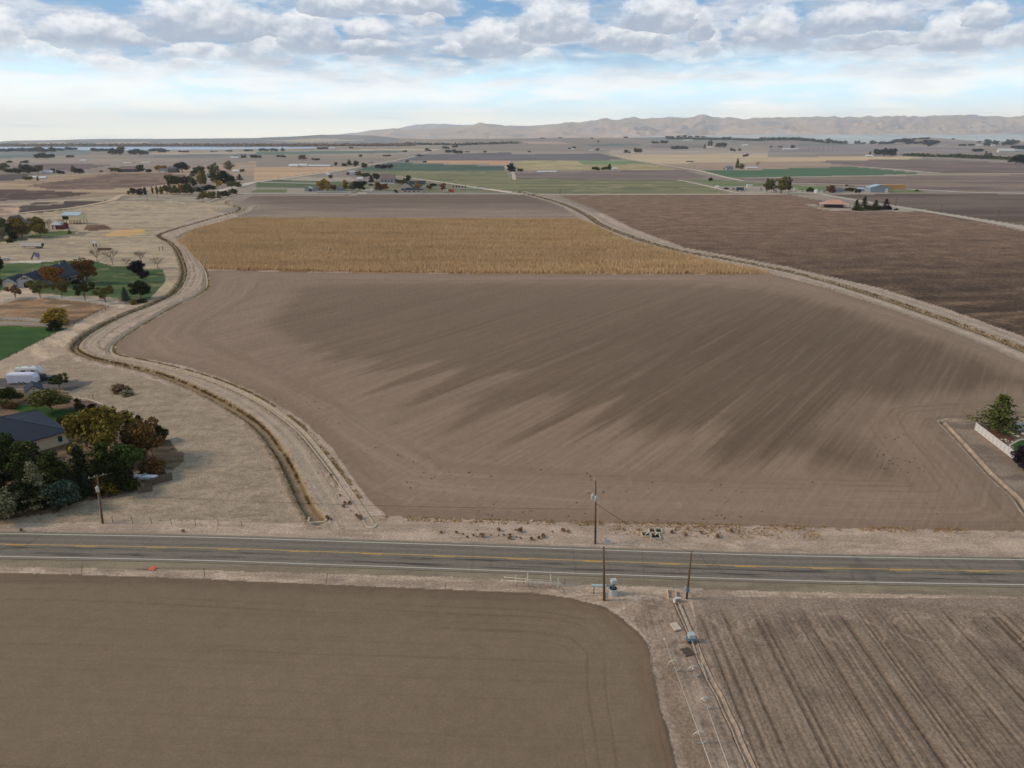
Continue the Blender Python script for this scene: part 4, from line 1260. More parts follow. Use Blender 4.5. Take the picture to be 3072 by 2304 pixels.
# ------------------------------------------------------------------ mountains
def mountains(name, y0, y1, depth_rows, prof_x, prof_y, base_y, seed, c1, c2, rough_k=1.0, step=5.0):
    xs_ = np.arange(prof_x[0], prof_x[-1] + 1, step)
    yy = np.linspace(y0, y1, depth_rows)
    xx, dd = np.meshgrid(xs_, yy)
    top = np.interp(xx, prof_x, prof_y)
    f = (dd - y0) / (y1 - y0)
    d0 = np.array([pix_dir(1536, v) for v in (base_y,)])[0]
    zb = CAM_H + y0 * d0[2] / d0[1]
    dy_ = (1152 - top) / F_PX
    zt = CAM_H + y1 * (-SP + dy_ * CP) / (CP + dy_ * SP)
    Xw = (xx - 1536) / F_PX * dd / (CP + dy_ * SP)
    u_, v_ = Xw / 1500.0, dd / 900.0
    wx, wy = (fbm(u_ * 0.7, v_ * 0.7, seed + 5, 3) - 0.5) * 1.5, (fbm(u_ * 0.7, v_ * 0.7, seed + 9, 3) - 0.5) * 1.5
    rid = 1 - np.abs(2 * fbm(u_ + wx, v_ + wy, seed, 5, 0.55) - 1)
    rid = rid ** 1.5
    det = 1 - np.abs(2 * fbm(u_ * 3.2 + wx, v_ * 3.2 + wy, seed + 20, 4, 0.55) - 1)
    env = f ** 0.8
    zz = zb + (zt - zb) * env * (1 + 0.0 * rid) - rough_k * (1 - rid) * (zt - zb) * 0.95 * np.sin(np.pi * np.clip(f, 0, 1)) ** 0.7 - rough_k * (1 - det) * (zt - zb) * 0.26 * np.clip(f * 3, 0, 1)
    v = np.stack([Xw, dd, zz], 2).reshape(-1, 3)
    back = np.stack([Xw[-1], dd[-1] + 150, np.full(len(xs_), -6.0)], 1)
    v = np.concatenate([v, back])
    R_, C_ = depth_rows + 1, len(xs_)
    i = np.arange(R_ * C_).reshape(R_, C_)
    fq = np.stack([i[:-1, :-1].ravel(), i[:-1, 1:].ravel(), i[1:, 1:].ravel(), i[1:, :-1].ravel()], 1)
    me = mesh_np(name, v, fq, True)
    m, N, b = mat_base(name + '_slopes', 0.95, 0.1)
    tc = N.n('ShaderNodeTexCoord')
    n = N.noise(tc.outputs['Object'], 0.0016, 7, 0.62)
    col = N.mix(N.ss(n, 0.42, 0.62), tuple(A(*c1)), tuple(A(*c2)))
    # blue-grey noise patches paint the look of blue shadows into the slopes
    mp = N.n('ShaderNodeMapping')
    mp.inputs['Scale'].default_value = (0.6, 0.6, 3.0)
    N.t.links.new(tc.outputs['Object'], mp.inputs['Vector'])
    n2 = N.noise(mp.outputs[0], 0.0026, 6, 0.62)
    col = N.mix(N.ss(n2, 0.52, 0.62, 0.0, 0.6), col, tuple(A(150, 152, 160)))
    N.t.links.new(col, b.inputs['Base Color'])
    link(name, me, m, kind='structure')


mx = [v * 1.38879 for v in (735, 770, 800, 850, 880, 940, 985, 1040, 1085, 1100, 1150, 1200, 1225, 1260, 1300, 1330, 1375, 1405, 1450, 1485, 1521, 1560, 1580, 1610, 1650, 1700, 1800, 1900, 2000, 2100, 2212, 2500)]
my = [v * 1.38879 for v in (300, 291, 284, 276, 280, 274, 275, 263.5, 268, 272, 272, 264, 261, 263, 254, 256, 250, 254, 252, 252, 245, 254, 250, 255, 251, 253, 249, 250, 248, 247, 246.5, 244)]
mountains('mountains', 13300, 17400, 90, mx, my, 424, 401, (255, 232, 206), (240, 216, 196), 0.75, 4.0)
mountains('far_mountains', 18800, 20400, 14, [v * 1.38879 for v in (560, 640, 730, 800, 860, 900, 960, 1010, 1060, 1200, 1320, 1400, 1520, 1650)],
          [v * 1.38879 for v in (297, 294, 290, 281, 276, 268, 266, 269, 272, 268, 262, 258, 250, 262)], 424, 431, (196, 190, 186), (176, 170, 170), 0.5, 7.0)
# pale sage plain in front of the mountains
px_ = np.arange(1900, 4000, 12.0)
rows_ = [(6900, 433), (7300, 424), (7900, 414), (8700, 403.2), (8800, 440)]
v = []
for Yw, py in rows_:
    for x in px_:
        jit_ = (fbm(np.array([x / 60.0]), np.array([py * 1.0]), 440, 3)[0] - 0.5) * 1.6
        d = pix_dir(x, py + jit_ + (7.0 * max(0.0, (2300 - x) / 400) if Yw < 8750 else 0))
        t_ = Yw / d[1]
        v.append((d[0] * t_, Yw, CAM_H + d[2] * t_))
n_ = len(px_)
i = np.arange(len(v)).reshape(len(rows_), n_)
fq = np.stack([i[:-1, :-1].ravel(), i[:-1, 1:].ravel(), i[1:, 1:].ravel(), i[1:, :-1].ravel()], 1)
link('sage_plain', mesh_np('sage_plain', np.array(v), fq, True), pm('sage_ground', (176, 180, 178), 0.95, 0.12, 0.002), kind='structure')

# ------------------------------------------------------------------ vegetation
def quads_cloud(C_, size, nrm_, r, aspect=1.5, flat=0.0):
    """leaf clumps: one rhombus per point, facing roughly along nrm_"""
    n = len(C_)
    nn = nrm_ + r.normal(0, 0.55, (n, 3))
    nn /= np.linalg.norm(nn, axis=1)[:, None] + 1e-9
    a = np.cross(nn, r.normal(0, 1, (n, 3)))
    a /= np.linalg.norm(a, axis=1)[:, None] + 1e-9
    b = np.cross(nn, a)
    s = (size * r.uniform(0.6, 1.4, n))[:, None]
    v = np.stack([C_ + a * s * aspect, C_ + b * s, C_ - a * s * aspect * 0.9, C_ - b * s], 1)
    return v.reshape(-1, 3)


def crown_pts(n, blobs, r, shell=0.55):
    blobs = np.array(blobs)
    vol = blobs[:, 3] * blobs[:, 4] ** 1.0
    k = r.choice(len(blobs), n, p=vol / vol.sum())
    d = r.normal(0, 1, (n, 3))
    d /= np.linalg.norm(d, axis=1)[:, None]
    rad = (shell + (1 - shell) * r.random(n)) * (0.88 + 0.24 * r.random(n))
    c = blobs[k, :3] + d * rad[:, None] * np.stack([blobs[k, 3], blobs[k, 3], blobs[k, 4]], 1)
    return c, d


def tubes_np(segs, n=4):
    """segs: list of (a,b,ra,rb)"""
    V, Fc = [], []
    for a, b, ra, rb in segs:
        a, b = np.array(a, float), np.array(b, float)
        d = b - a
        d /= np.linalg.norm(d) + 1e-9
        u = np.cross(d, [0.3, 0.9, 0.2])
        u /= np.linalg.norm(u)
        w = np.cross(d, u)
        k = len(V)
        for p, q in ((a, ra), (b, rb)):
            for i in range(n):
                t = 2 * math.pi * i / n
                V.append(p + (u * math.cos(t) + w * math.sin(t)) * q)
        for i in range(n):
            Fc.append((k + i, k + (i + 1) % n, k + n + (i + 1) % n, k + n + i))
    return np.array(V), np.array(Fc)


def make_blobs(kind, r):
    B = []
    if kind == 'round':
        for i in range(15):
            a = r.random() * 6.28
            z = r.uniform(0.24, 0.88)
            k = math.sqrt(max(0.05, 1 - ((z - 0.50) / 0.5) ** 2)) * 0.30
            q = r.uniform(0.7, 1.05)
            B.append((k * q * math.cos(a), k * q * math.sin(a), z, r.uniform(0.13, 0.20), r.uniform(0.10, 0.16)))
        B.append((0, 0, 0.54, 0.24, 0.36))
    elif kind == 'spread':
        for i in range(22):
            a = r.random() * 6.28
            q = math.sqrt(r.random())
            z = 0.80 - 0.42 * q * q + r.uniform(-0.1, 0.06)
            B.append((0.40 * q * math.cos(a), 0.40 * q * math.sin(a), z, r.uniform(0.08, 0.14), r.uniform(0.07, 0.13)))
        B.append((0, 0, 0.5, 0.26, 0.24))
    elif kind == 'vase':
        for i in range(14):
            a = r.random() * 6.28
            z = r.uniform(0.36, 0.9)
            k = 0.14 + 0.26 * math.sin((z - 0.3) / 0.65 * 2.4)
            B.append((k * math.cos(a), k * math.sin(a), z, r.uniform(0.11, 0.16), r.uniform(0.09, 0.14)))
        B.append((0, 0, 0.66, 0.24, 0.24))
    elif kind == 'tall':
        for i in range(16):
            a = r.random() * 6.28
            z = r.uniform(0.26, 0.93)
            k = 0.30 * math.sqrt(max(0.08, 1 - ((z - 0.5) / 0.5) ** 2)) * r.uniform(0.5, 1.1)
            B.append((k * math.cos(a), k * math.sin(a), z, r.uniform(0.10, 0.17), r.uniform(0.07, 0.12)))
        B.append((0, 0, 0.52, 0.20, 0.40))
    elif kind == 'poplar':
        for i in range(11):
            z = 0.14 + 0.8 * i / 10
            k = 0.10 * math.sin(math.pi * min(1, max(0.1, (z - 0.02))))
            a = r.random() * 6.28
            B.append((k * math.cos(a), k * math.sin(a), z, 0.36 * math.sin(math.pi * min(0.97, z * 0.92 + 0.06)) + 0.06, 0.09))
    elif kind == 'shrub':
        for i in range(12):
            a = r.random() * 6.28
            q = r.random() ** 0.6
            B.append((0.32 * q * math.cos(a), 0.32 * q * math.sin(a), r.uniform(0.22, 0.72) * (1.1 - 0.4 * q), r.uniform(0.12, 0.2), r.uniform(0.14, 0.24)))
        B.append((0, 0, 0.4, 0.3, 0.4))
    return B


def proto(kind, hi, seed):
    """unit-height (trunk mesh, crown mesh), crown about one unit wide"""
    r = np.random.default_rng(seed)
    segs = []
    if kind in ('spruce', 'pine'):
        n = (3800 if hi else 420) if kind == 'spruce' else (3000 if hi else 380)
        lay = 15 if kind == 'spruce' else 10
        Cc, Nn = [], []
        br = []
        for k in range(lay):
            f = (k + r.uniform(-0.2, 0.2)) / lay
            zb = (0.05 if kind == 'spruce' else 0.10) + 0.90 * f
            R_ = 0.5 * (1 - f) ** (0.85 if kind == 'spruce' else 0.95) + 0.02
            nb = max(4, int((9 if kind == 'spruce' else 6) * (1 - f * 0.6)))
            a0 = r.random() * 6.28
            for b in range(nb):
                a = a0 + 6.283 * b / nb + r.normal(0, 0.2)
                L_ = R_ * (r.uniform(0.72, 1.1) if kind == 'spruce' else r.uniform(0.5, 1.15))
                br.append((a, zb + r.normal(0, 0.012), L_, -0.06 if kind == 'spruce' else 0.05))
        per = max(3, n // len(br))
        for a, zb, L_, dr in br:
            t = r.random(per) ** 0.7
            off = r.normal(0, 1, (per, 3)) * np.stack([0.028 + 0.05 * t * L_ * 2, 0.028 + 0.05 * t * L_ * 2, np.full(per, 0.012 if kind == 'spruce' else 0.016)], 1)
            p = np.stack([np.cos(a) * L_ * t, np.sin(a) * L_ * t, zb + dr * t + (0.03 * t * t if kind == 'pine' else -0.02 * t)], 1) + off
            Cc.append(p)
            Nn.append(np.tile([0.25 * math.cos(a), 0.25 * math.sin(a), 0.9], (per, 1)))
            if hi:
                segs.append(((0, 0, zb), (math.cos(a) * L_ * 0.8, math.sin(a) * L_ * 0.8, zb + dr * 0.8), 0.006, 0.002))
        Cc, Nn = np.vstack(Cc), np.vstack(Nn)
        size = (0.016 if hi else 0.045) * (1.0 if kind == 'spruce' else 1.15)
        v = quads_cloud(Cc, size, Nn, r, 1.7)
        segs.append(((0, 0, -0.02), (0, 0, 0.5), 0.022, 0.014))
        segs.append(((0, 0, 0.5), (0, 0, 0.97), 0.014, 0.003))
    elif kind == 'bare':
        def grow(p, d, L_, rad, lev):
            q = p + d * L_
            segs.append((p, q, rad, rad * 0.65))
            if lev == 0:
                return
            for k in range(3 if lev > 1 else 3):
                nd = d * 0.75 + r.normal(0, 0.42, 3) + np.array([0, 0, 0.12])
                nd[:2] *= 1.15
                nd /= np.linalg.norm(nd)
                st = p + d * L_ * r.uniform(0.6, 1.0)
                grow(st, nd, L_ * r.uniform(0.62, 0.82), rad * 0.58, lev - 1)
        p0 = np.zeros(3)
        grow(p0, np.array([0.02, 0, 1.0]), 0.22, 0.022, 0)
        tr = list(segs)
        segs = []
        for k in range(5):
            d = np.array([math.cos(k * 1.26) * 0.55, math.sin(k * 1.26) * 0.55, 0.8])
            grow(np.array([0, 0, 0.21]), d / np.linalg.norm(d), 0.24, 0.013, 4 if hi else 3)
        V, Fc = tubes_np(segs, 3)
        V[:, :2] *= 0.5 / max(0.01, np.abs(V[:, :2]).max()) * 1.05
        V[:, 2] *= 1.0 / V[:, 2].max()
        crown = mesh_np('branches', V, Fc, False)
        tv, tf = tubes_np(tr, 6)
        return mesh_np('trunk', tv, tf, True), crown
    else:
        blobs = make_blobs(kind, r)
        n = {'round': 3600, 'spread': 5200, 'vase': 3000, 'tall': 3200, 'poplar': 2200, 'shrub': 1500}[kind]
        n = n if hi else {'round': 760, 'spread': 800, 'vase': 560, 'tall': 700, 'poplar': 480, 'shrub': 300}[kind]
        Cc, Nn = crown_pts(n, blobs, r, 0.5 if hi else 0.35)
        size = {'round': 0.020, 'spread': 0.015, 'vase': 0.020, 'tall': 0.020, 'poplar': 0.030, 'shrub': 0.032}[kind] * (1 if hi else 2.0)
        v = quads_cloud(Cc, size, Nn, r)
        ext = np.quantile(np.abs(v[:, :2]).max(1), 0.965)
        v[:, :2] *= 0.5 / ext
        v[:, 2] *= 1.0 / np.quantile(v[:, 2], 0.992)
        if kind != 'shrub':
            z0 = 0.3 if kind != 'poplar' else 0.5
            segs.append(((0, 0, -0.02), (0.01, 0, z0), 0.030, 0.020))
            for k in range(7 if hi else 4):
                bb = blobs[r.integers(len(blobs))]
                segs.append(((0.01, 0, z0 * r.uniform(0.6, 1.0)), (bb[0] * 0.8, bb[1] * 0.8, bb[2]), 0.013, 0.004))
    if not hi and kind not in ('spruce', 'pine'):
        v[:, 2] = 1 - (1 - v[:, 2]) * 1.14
    v[:, 2] = np.maximum(v[:, 2], 0.0)
    f = np.arange(len(v)).reshape(-1, 4)
    crown = mesh_np('crown', v, f, False)
    if not segs:
        return None, crown
    tv, tf = tubes_np(segs, 5 if hi else 4)
    return mesh_np('trunk', tv, tf, True), crown


def leaf_mat(name, c, c2, scale=7.0):
    m, N, b = mat_base(name, 0.9, 0.04)
    g = N.n('ShaderNodeNewGeometry')
    tc = N.n('ShaderNodeTexCoord')
    oi = N.n('ShaderNodeObjectInfo')
    n = N.noise(tc.outputs['Object'], scale, 3, 0.6)
    k = N.m('ADD', N.m('MULTIPLY', n, 0.55), N.m('MULTIPLY', g.outputs['Random Per Island'], 0.55))
    col = N.mix(N.ss(k, 0.25, 0.85), tuple(A(*c) * 0.68), tuple(A(*c2) * 0.72))
    hs = N.n('ShaderNodeHueSaturation')
    N.sock(hs.inputs['Value'], N.m('MULTIPLY_ADD', oi.outputs['Random'], 0.3, 0.85))
    N.t.links.new(col, hs.inputs['Color'])
    N.t.links.new(hs.outputs[0], b.inputs['Base Color'])
    return m


LM = {'dark green': leaf_mat('dark_leaves', (42, 48, 25), (78, 86, 42)), 'green': leaf_mat('green_leaves', (50, 66, 34), (88, 104, 54)),
      'olive': leaf_mat('olive_leaves', (78, 80, 46), (124, 122, 70)), 'yellow': leaf_mat('yellow_leaves', (128, 108, 46), (186, 156, 66)),
      'golden green': leaf_mat('golden_green_leaves', (84, 80, 36), (140, 122, 54)), 'orange': leaf_mat('orange_leaves', (110, 78, 38), (156, 110, 54)),
      'rust': leaf_mat('rust_leaves', (84, 64, 40), (128, 98, 58)), 'maroon': leaf_mat('maroon_leaves', (52, 34, 40), (84, 52, 56)),
      'purple': leaf_mat('purple_leaves', (36, 32, 42), (58, 50, 62)), 'grey green': leaf_mat('sage_leaves', (92, 94, 72), (146, 146, 112)),
      'blue green': leaf_mat('blue_needles', (48, 64, 56), (86, 104, 92)), 'black green': leaf_mat('evergreen_needles', (28, 35, 21), (54, 62, 35)),
      'grey': leaf_mat('bare_twigs', (96, 84, 76), (130, 116, 104)), 'brown': leaf_mat('dead_leaves', (104, 84, 62), (146, 120, 90)),
      'mossy': leaf_mat('pine_needles', (66, 78, 42), (112, 120, 62))}
bark = pm('bark', (104, 90, 78), 0.95, 0.25, 6, stretch=(4, 4, 1))
PROTO = {}
NOUN = {'round': 'round tree', 'spread': 'spreading tree', 'vase': 'small tree', 'tall': 'tall tree', 'poplar': 'slim poplar', 'shrub': 'shrub',
        'spruce': 'spruce', 'pine': 'open pine', 'bare': 'bare tree'}
NAME = {'round': 'round_tree', 'spread': 'spreading_tree', 'vase': 'ornamental_tree', 'tall': 'cottonwood_tree', 'poplar': 'poplar_tree', 'shrub': 'shrub',
        'spruce': 'spruce_tree', 'pine': 'pine_tree', 'bare': 'bare_tree'}
ORD = ['first', 'second', 'third', 'fourth', 'fifth', 'sixth', 'seventh', 'eighth', 'ninth', 'tenth', 'eleventh', 'twelfth', 'thirteenth', 'fourteenth', 'fifteenth',
       'sixteenth', 'seventeenth', 'eighteenth', 'nineteenth', 'twentieth']
for tens, tenth in (('twenty', None), ('thirty', 'thirtieth'), ('forty', 'fortieth'), ('fifty', 'fiftieth'), ('sixty', 'sixtieth'), ('seventy', 'seventieth'), ('eighty', 'eightieth'), ('ninety', 'ninetieth')):
    ORD += ([tenth] if tenth else []) + [f'{tens}-{o}' for o in ORD[:9]]
trng = np.random.default_rng(99)
n_trees = 0


def plant(kind, mat, x, yb, yt, w, label, group=None, loc=None):
    global n_trees
    p = GF(x, yb) if loc is None else loc
    dz = depth_at(p)
    px_h = (yb - yt)
    hi = max(px_h, w) > 26
    var = int(trng.integers(3 if not hi else 3))
    key = (kind, hi, var)
    if key not in PROTO:
        PROTO[key] = proto(kind, hi, 1000 + len(PROTO) * 7)
    tr, cr = PROTO[key]
    h = max(0.4, z_of(p, yt, x))
    wd = w * dz / F_PX * (1.0 if hi else 1.08)
    if kind == 'shrub':
        # width of the foreshortened top is taken from the height
        h = max(0.5, h)
    o = bpy.data.objects.new(NAME[kind], None if tr is not None else cr)
    C.objects.link(o)
    o.location = (p[0], p[1], p[2] - 0.02)
    o.scale = (wd, wd, h)
    o.rotation_euler = (0, 0, float(trng.random() * 6.28))
    tag(o, label, 'shrub' if kind == 'shrub' else 'tree', group)
    if tr is None:
        cro = o
    else:
        t_ = bpy.data.objects.new('trunk', tr)
        C.objects.link(t_)
        t_.parent = o
        cro = bpy.data.objects.new('branches' if kind == 'bare' else 'crown', cr)
        C.objects.link(cro)
        cro.parent = o
        if not tr.materials:
            tr.materials.append(bark)
    if not cr.materials:
        cr.materials.append(LM['green'])
    cro.material_slots[0].link = 'OBJECT'
    cro.material_slots[0].material = LM[mat]
    n_trees += 1
    return o


def cluster(place, entries, group, cv=None):
    """plant a group; labels count from the left within the group"""
    es = []
    for kd, mt, x, yt, yb, w in entries:
        if cv:
            s_, ox, oy = cv
            x, yt, yb, w = ox + x * s_, oy + yt * s_, oy + yb * s_, w * s_
        h_ = yb - yt
        if kd == 'round' and h_ < 26 and w > 1.35 * h_:
            # a belt of trees: several crowns standing side by side
            k_ = min(4, int(round(w / (0.95 * h_))))
            for q in range(k_):
                es.append((x + (q - (k_ - 1) / 2) * w / k_ + trng.uniform(-0.1, 0.1) * h_, kd, mt, yt + h_ * trng.uniform(0.0, 0.3), yb + trng.uniform(-0.5, 0.2), w / k_ * trng.uniform(1.05, 1.35)))
        else:
            es.append((x, kd, mt, yt, yb, w))
    es.sort()
    for i, (x, kd, mt, yt, yb, w) in enumerate(es):
        lab = f'{mt} {NOUN[kd]}' if kd != 'bare' else 'leafless grey tree'
        plant(kd, mt, x, yb, yt, w, f'{lab}, {ORD[i]} from the left {place}', group)


c72 = (0.25316, 0, 1200)
cluster('in the roadside thicket', [
    ('spread', 'golden green', 1260, 100, 760, 760), ('round', 'rust', 1730, 250, 720, 400), ('spruce', 'black green', 1690, 140, 520, 300),
    ('vase', 'rust', 1815, 400, 680, 210), ('spruce', 'black green', 1000, 480, 1030, 480), ('pine', 'dark green', 1270, 520, 990, 640),
    ('round', 'green', 1540, 550, 940, 350), ('round', 'dark green', 330, 550, 1000, 400), ('round', 'dark green', 60, 450, 960, 330),
    ('pine', 'dark green', 690, 620, 1130, 560), ('spruce', 'black green', 870, 760, 1160, 340), ('pine', 'grey green', 475, 750, 1280, 430),
    ('round', 'grey green', 110, 1070, 1410, 400), ('round', 'blue green', 790, 975, 1290, 340), ('spruce', 'blue green', 1060, 820, 1110, 210),
    ('shrub', 'rust', 1200, 890, 1100, 240), ('shrub', 'golden green', 1320, 955, 1120, 250), ('round', 'black green', 320, 940, 1310, 380),
    ('round', 'black green', 30, 860, 1230, 330), ('shrub', 'rust', 1830, 700, 890, 320), ('shrub', 'dark green', 1560, 965, 1080, 200),
    ('round', 'black green', 1420, 720, 1090, 330), ('round', 'dark green', 1930, 290, 480, 150), ('round', 'dark green', 800, 180, 360, 170),
    ('round', 'olive', 640, 660, 950, 300), ('spruce', 'black green', 1180, 660, 1090, 380), ('shrub', 'black green', 640, 1080, 1250, 260),
    ('round', 'olive', 210, 480, 860, 260), ('shrub', 'black green', 560, 620, 720, 200), ('round', 'black green', -200, 900, 1330, 420), ('shrub', 'dark green', 1000, 1040, 1130, 140),
], 'trees and shrubs around the near house', c72)
cs6 = (0.38578, 0, 1000)
cluster('by the garden shed', [
    ('round', 'olive', 405, 435, 608, 265), ('vase', 'dark green', 465, 325, 438, 140), ('round', 'dark green', 90, 420, 545, 170),
    ('shrub', 'dark green', 600, 503, 534, 44), ('shrub', 'dark green', 612, 542, 588, 84), ('shrub', 'black green', 715, 548, 594, 70),
    ('shrub', 'olive', 30, 520, 575, 90), ('shrub', 'rust', 95, 535, 585, 90), ('shrub', 'grey green', 652, 597, 632, 46),
], 'garden plants beside the shed', cs6)
cs5 = (0.28933, 0, 600)
cluster('around the ranch house', [
    ('round', 'orange', 580, 690, 905, 215), ('round', 'rust', 905, 612, 868, 205), ('spruce', 'maroon', 685, 615, 735, 160),
    ('round', 'purple', 1425, 628, 775, 170), ('vase', 'purple', 1510, 742, 855, 112), ('spruce', 'blue green', 1305, 885, 1045, 125),
    ('round', 'black green', 1462, 850, 1020, 195), ('vase', 'brown', 165, 895, 1024, 150), ('vase', 'olive', 420, 835, 1010, 200),
    ('vase', 'olive', 645, 848, 1024, 170), ('vase', 'dark green', 885, 852, 1044, 200), ('vase', 'olive', 1095, 893, 1070, 180),
    ('shrub', 'yellow', 575, 1125, 1275, 270), ('shrub', 'black green', 595, 1245, 1345, 160), ('shrub', 'golden green', 1385, 1032, 1080, 66),
    ('shrub', 'black green', 215, 770, 845, 130), ('round', 'dark green', 5, 800, 895, 100), ('tall', 'dark green', 5, 590, 745, 100), ('shrub', 'black green', 790, 825, 870, 70),
    ('shrub', 'black green', 1460, 1030, 1062, 130), ('shrub', 'black green', 700, 790, 845, 110)], 'trees around the ranch house', cs5)
cluster('behind the ranch house lawn', [('bare', 'grey', 1010, 475, 645, 175), ('bare', 'grey', 1170, 485, 672, 165), ('bare', 'grey', 1318, 585, 690, 100),
        ('bare', 'grey', 1470, 518, 655, 170), ('bare', 'grey', 1635, 566, 705, 180)], 'bare fruit trees behind the lawn', cs5)
cluster('by the red barn', [
    ('round', 'olive', 40, 170, 385, 150), ('round', 'dark green', 120, 240, 395, 120), ('round', 'golden green', 235, 175, 388, 200), ('round', 'golden green', 395, 180, 335, 150),
    ('round', 'golden green', 430, 250, 385, 130), ('bare', 'grey', 515, 190, 328, 110), ('bare', 'grey', 662, 212, 322, 85), ('round', 'grey green', 25, 285, 425, 110),
    ('shrub', 'black green', 140, 335, 415, 100), ('bare', 'grey', 300, 160, 290, 130), ('shrub', 'dark green', 105, 395, 440, 60), ('shrub', 'olive', 720, 310, 350, 40)], 'trees of the red-barn farmstead', cs5)
c82 = (0.17179, 380, 480)
cluster('in the left grove', [
    ('round', 'black green', 975, 40, 215, 235), ('round', 'yellow', 600, 80, 195, 175), ('round', 'olive', 245, 85, 205, 125), ('round', 'purple', 395, 155, 218, 92),
    ('round', 'dark green', 1285, 112, 300, 190), ('spruce', 'black green', 1150, 180, 285, 130), ('tall', 'olive', 1530, 55, 300, 180), ('bare', 'grey', 1605, 115, 300, 170),
    ('tall', 'grey green', 1805, 15, 200, 195), ('poplar', 'yellow', 1295, 195, 435, 115), ('poplar', 'olive', 1365, 200, 435, 90), ('round', 'dark green', 1560, 230, 405, 200),
    ('round', 'black green', 1770, 190, 455, 265), ('vase', 'yellow', 1600, 345, 495, 150), ('round', 'dark green', 790, 268, 485, 175), ('round', 'dark green', 900, 285, 465, 165),
    ('round', 'maroon', 1020, 295, 465, 160), ('round', 'olive', 1110, 285, 445, 160), ('round', 'dark green', 1195, 330, 455, 90), ('spruce', 'dark green', 1975, 235, 350, 150),
    ('round', 'olive', 1885, 345, 475, 230), ('round', 'black green', 1320, 440, 560, 205), ('round', 'black green', 1480, 418, 525, 160), ('vase', 'olive', 1660, 200, 400, 120)],
    'grove around the hidden farmhouse', c82)
cluster('in the row below the left grove', [
    ('shrub', 'olive', 35, 535, 598, 64), ('round', 'dark green', 115, 488, 602, 95), ('round', 'maroon', 212, 498, 608, 135), ('poplar', 'dark green', 325, 478, 602, 62),
    ('poplar', 'olive', 457, 465, 583, 34), ('poplar', 'olive', 535, 448, 585, 46), ('poplar', 'golden green', 608, 458, 590, 62), ('round', 'olive', 710, 438, 605, 115),
    ('poplar', 'golden green', 775, 428, 595, 48), ('round', 'olive', 830, 440, 605, 110), ('round', 'olive', 890, 488, 605, 84), ('poplar', 'yellow', 938, 415, 588, 54),
    ('round', 'rust', 1010, 428, 605, 100), ('round', 'green', 1112, 415, 610, 190)], 'row of young trees', c82)
cluster('on the lane by the grove', [
    ('round', 'golden green', 1335, 556, 720, 180), ('round', 'olive', 1490, 556, 695, 135), ('spruce', 'dark green', 1610, 525, 672, 120), ('round', 'dark green', 1680, 548, 655, 90),
    ('round', 'dark green', 1742, 535, 640, 84), ('spruce', 'dark green', 1802, 495, 622, 70), ('round', 'dark green', 1860, 495, 605, 76), ('round', 'dark green', 1908, 508, 600, 70)],
    'trees lining the lane', c82)
csA = (0.3472, 0, 380)
cluster('by the far left houses', [
    ('round', 'olive', 30, 315, 395, 95), ('round', 'dark green', 110, 348, 408, 84), ('round', 'dark green', 160, 358, 408, 66), ('tall', 'olive', 208, 322, 408, 74),
    ('round', 'dark green', 262, 328, 412, 95), ('round', 'olive', 330, 333, 410, 90), ('round', 'dark green', 460, 363, 408, 36), ('round', 'purple', 510, 374, 412, 38),
    ('round', 'maroon', 548, 383, 412, 24), ('tall', 'olive', 645, 338, 406, 48), ('round', 'black green', 690, 362, 408, 62), ('round', 'rust', 875, 375, 393, 26),
    ('round', 'olive', 245, 416, 465, 74), ('spruce', 'dark green', 327, 422, 466, 28), ('round', 'olive', 990, 343, 394, 70), ('round', 'dark green', 1210, 330, 390, 62)],
    'trees by the far left houses', csA)
cluster('before the lake', [
    ('round', 'dark green', 50, 182, 218, 110), ('round', 'dark green', 130, 182, 214, 90), ('round', 'dark green', 230, 176, 216, 80), ('round', 'olive', 310, 174, 222, 95),
    ('round', 'olive', 380, 178, 224, 90), ('round', 'dark green', 455, 176, 224, 52), ('round', 'olive', 520, 180, 210, 80), ('round', 'dark green', 600, 172, 202, 64),
    ('round', 'dark green', 640, 178, 204, 50), ('round', 'dark green', 810, 183, 214, 60), ('round', 'dark green', 860, 180, 215, 72), ('round', 'dark green', 910, 184, 213, 50),
    ('round', 'dark green', 970, 186, 244, 64), ('round', 'dark green', 1010, 182, 246, 100), ('round', 'olive', 1046, 172, 245, 60), ('round', 'dark green', 1150, 194, 240, 70),
    ('round', 'dark green', 1200, 190, 242, 120), ('round', 'dark green', 1250, 204, 242, 64), ('round', 'dark green', 1330, 184, 216, 84), ('round', 'dark green', 1402, 182, 222, 74),
    ('round', 'dark green', 1445, 200, 216, 40), ('round', 'dark green', 345, 224, 276, 92), ('round', 'dark green', 402, 228, 276, 80), ('round', 'dark green', 455, 234, 270, 36),
    ('round', 'olive', 610, 240, 267, 64), ('round', 'dark green', 1590, 205, 222, 84), ('round', 'dark green', 1850, 206, 218, 60), ('round', 'dark green', 1980, 200, 217, 50)],
    'trees along the lake', csA)
cluster('on the left plain', [('round', 'dark green', 78, 290, 313, 46), ('round', 'dark green', 212, 290, 316, 60), ('round', 'dark green', 2105, 242, 271, 42),
        ('round', 'dark green', 2195, 240, 273, 50), ('round', 'dark green', 2150, 190, 213, 74), ('round', 'dark green', 2040, 248, 268, 40), ('round', 'olive', 2080, 365, 392, 60)], 'lone trees on the left plain', csA)
c83 = (0.22604, 900, 500)
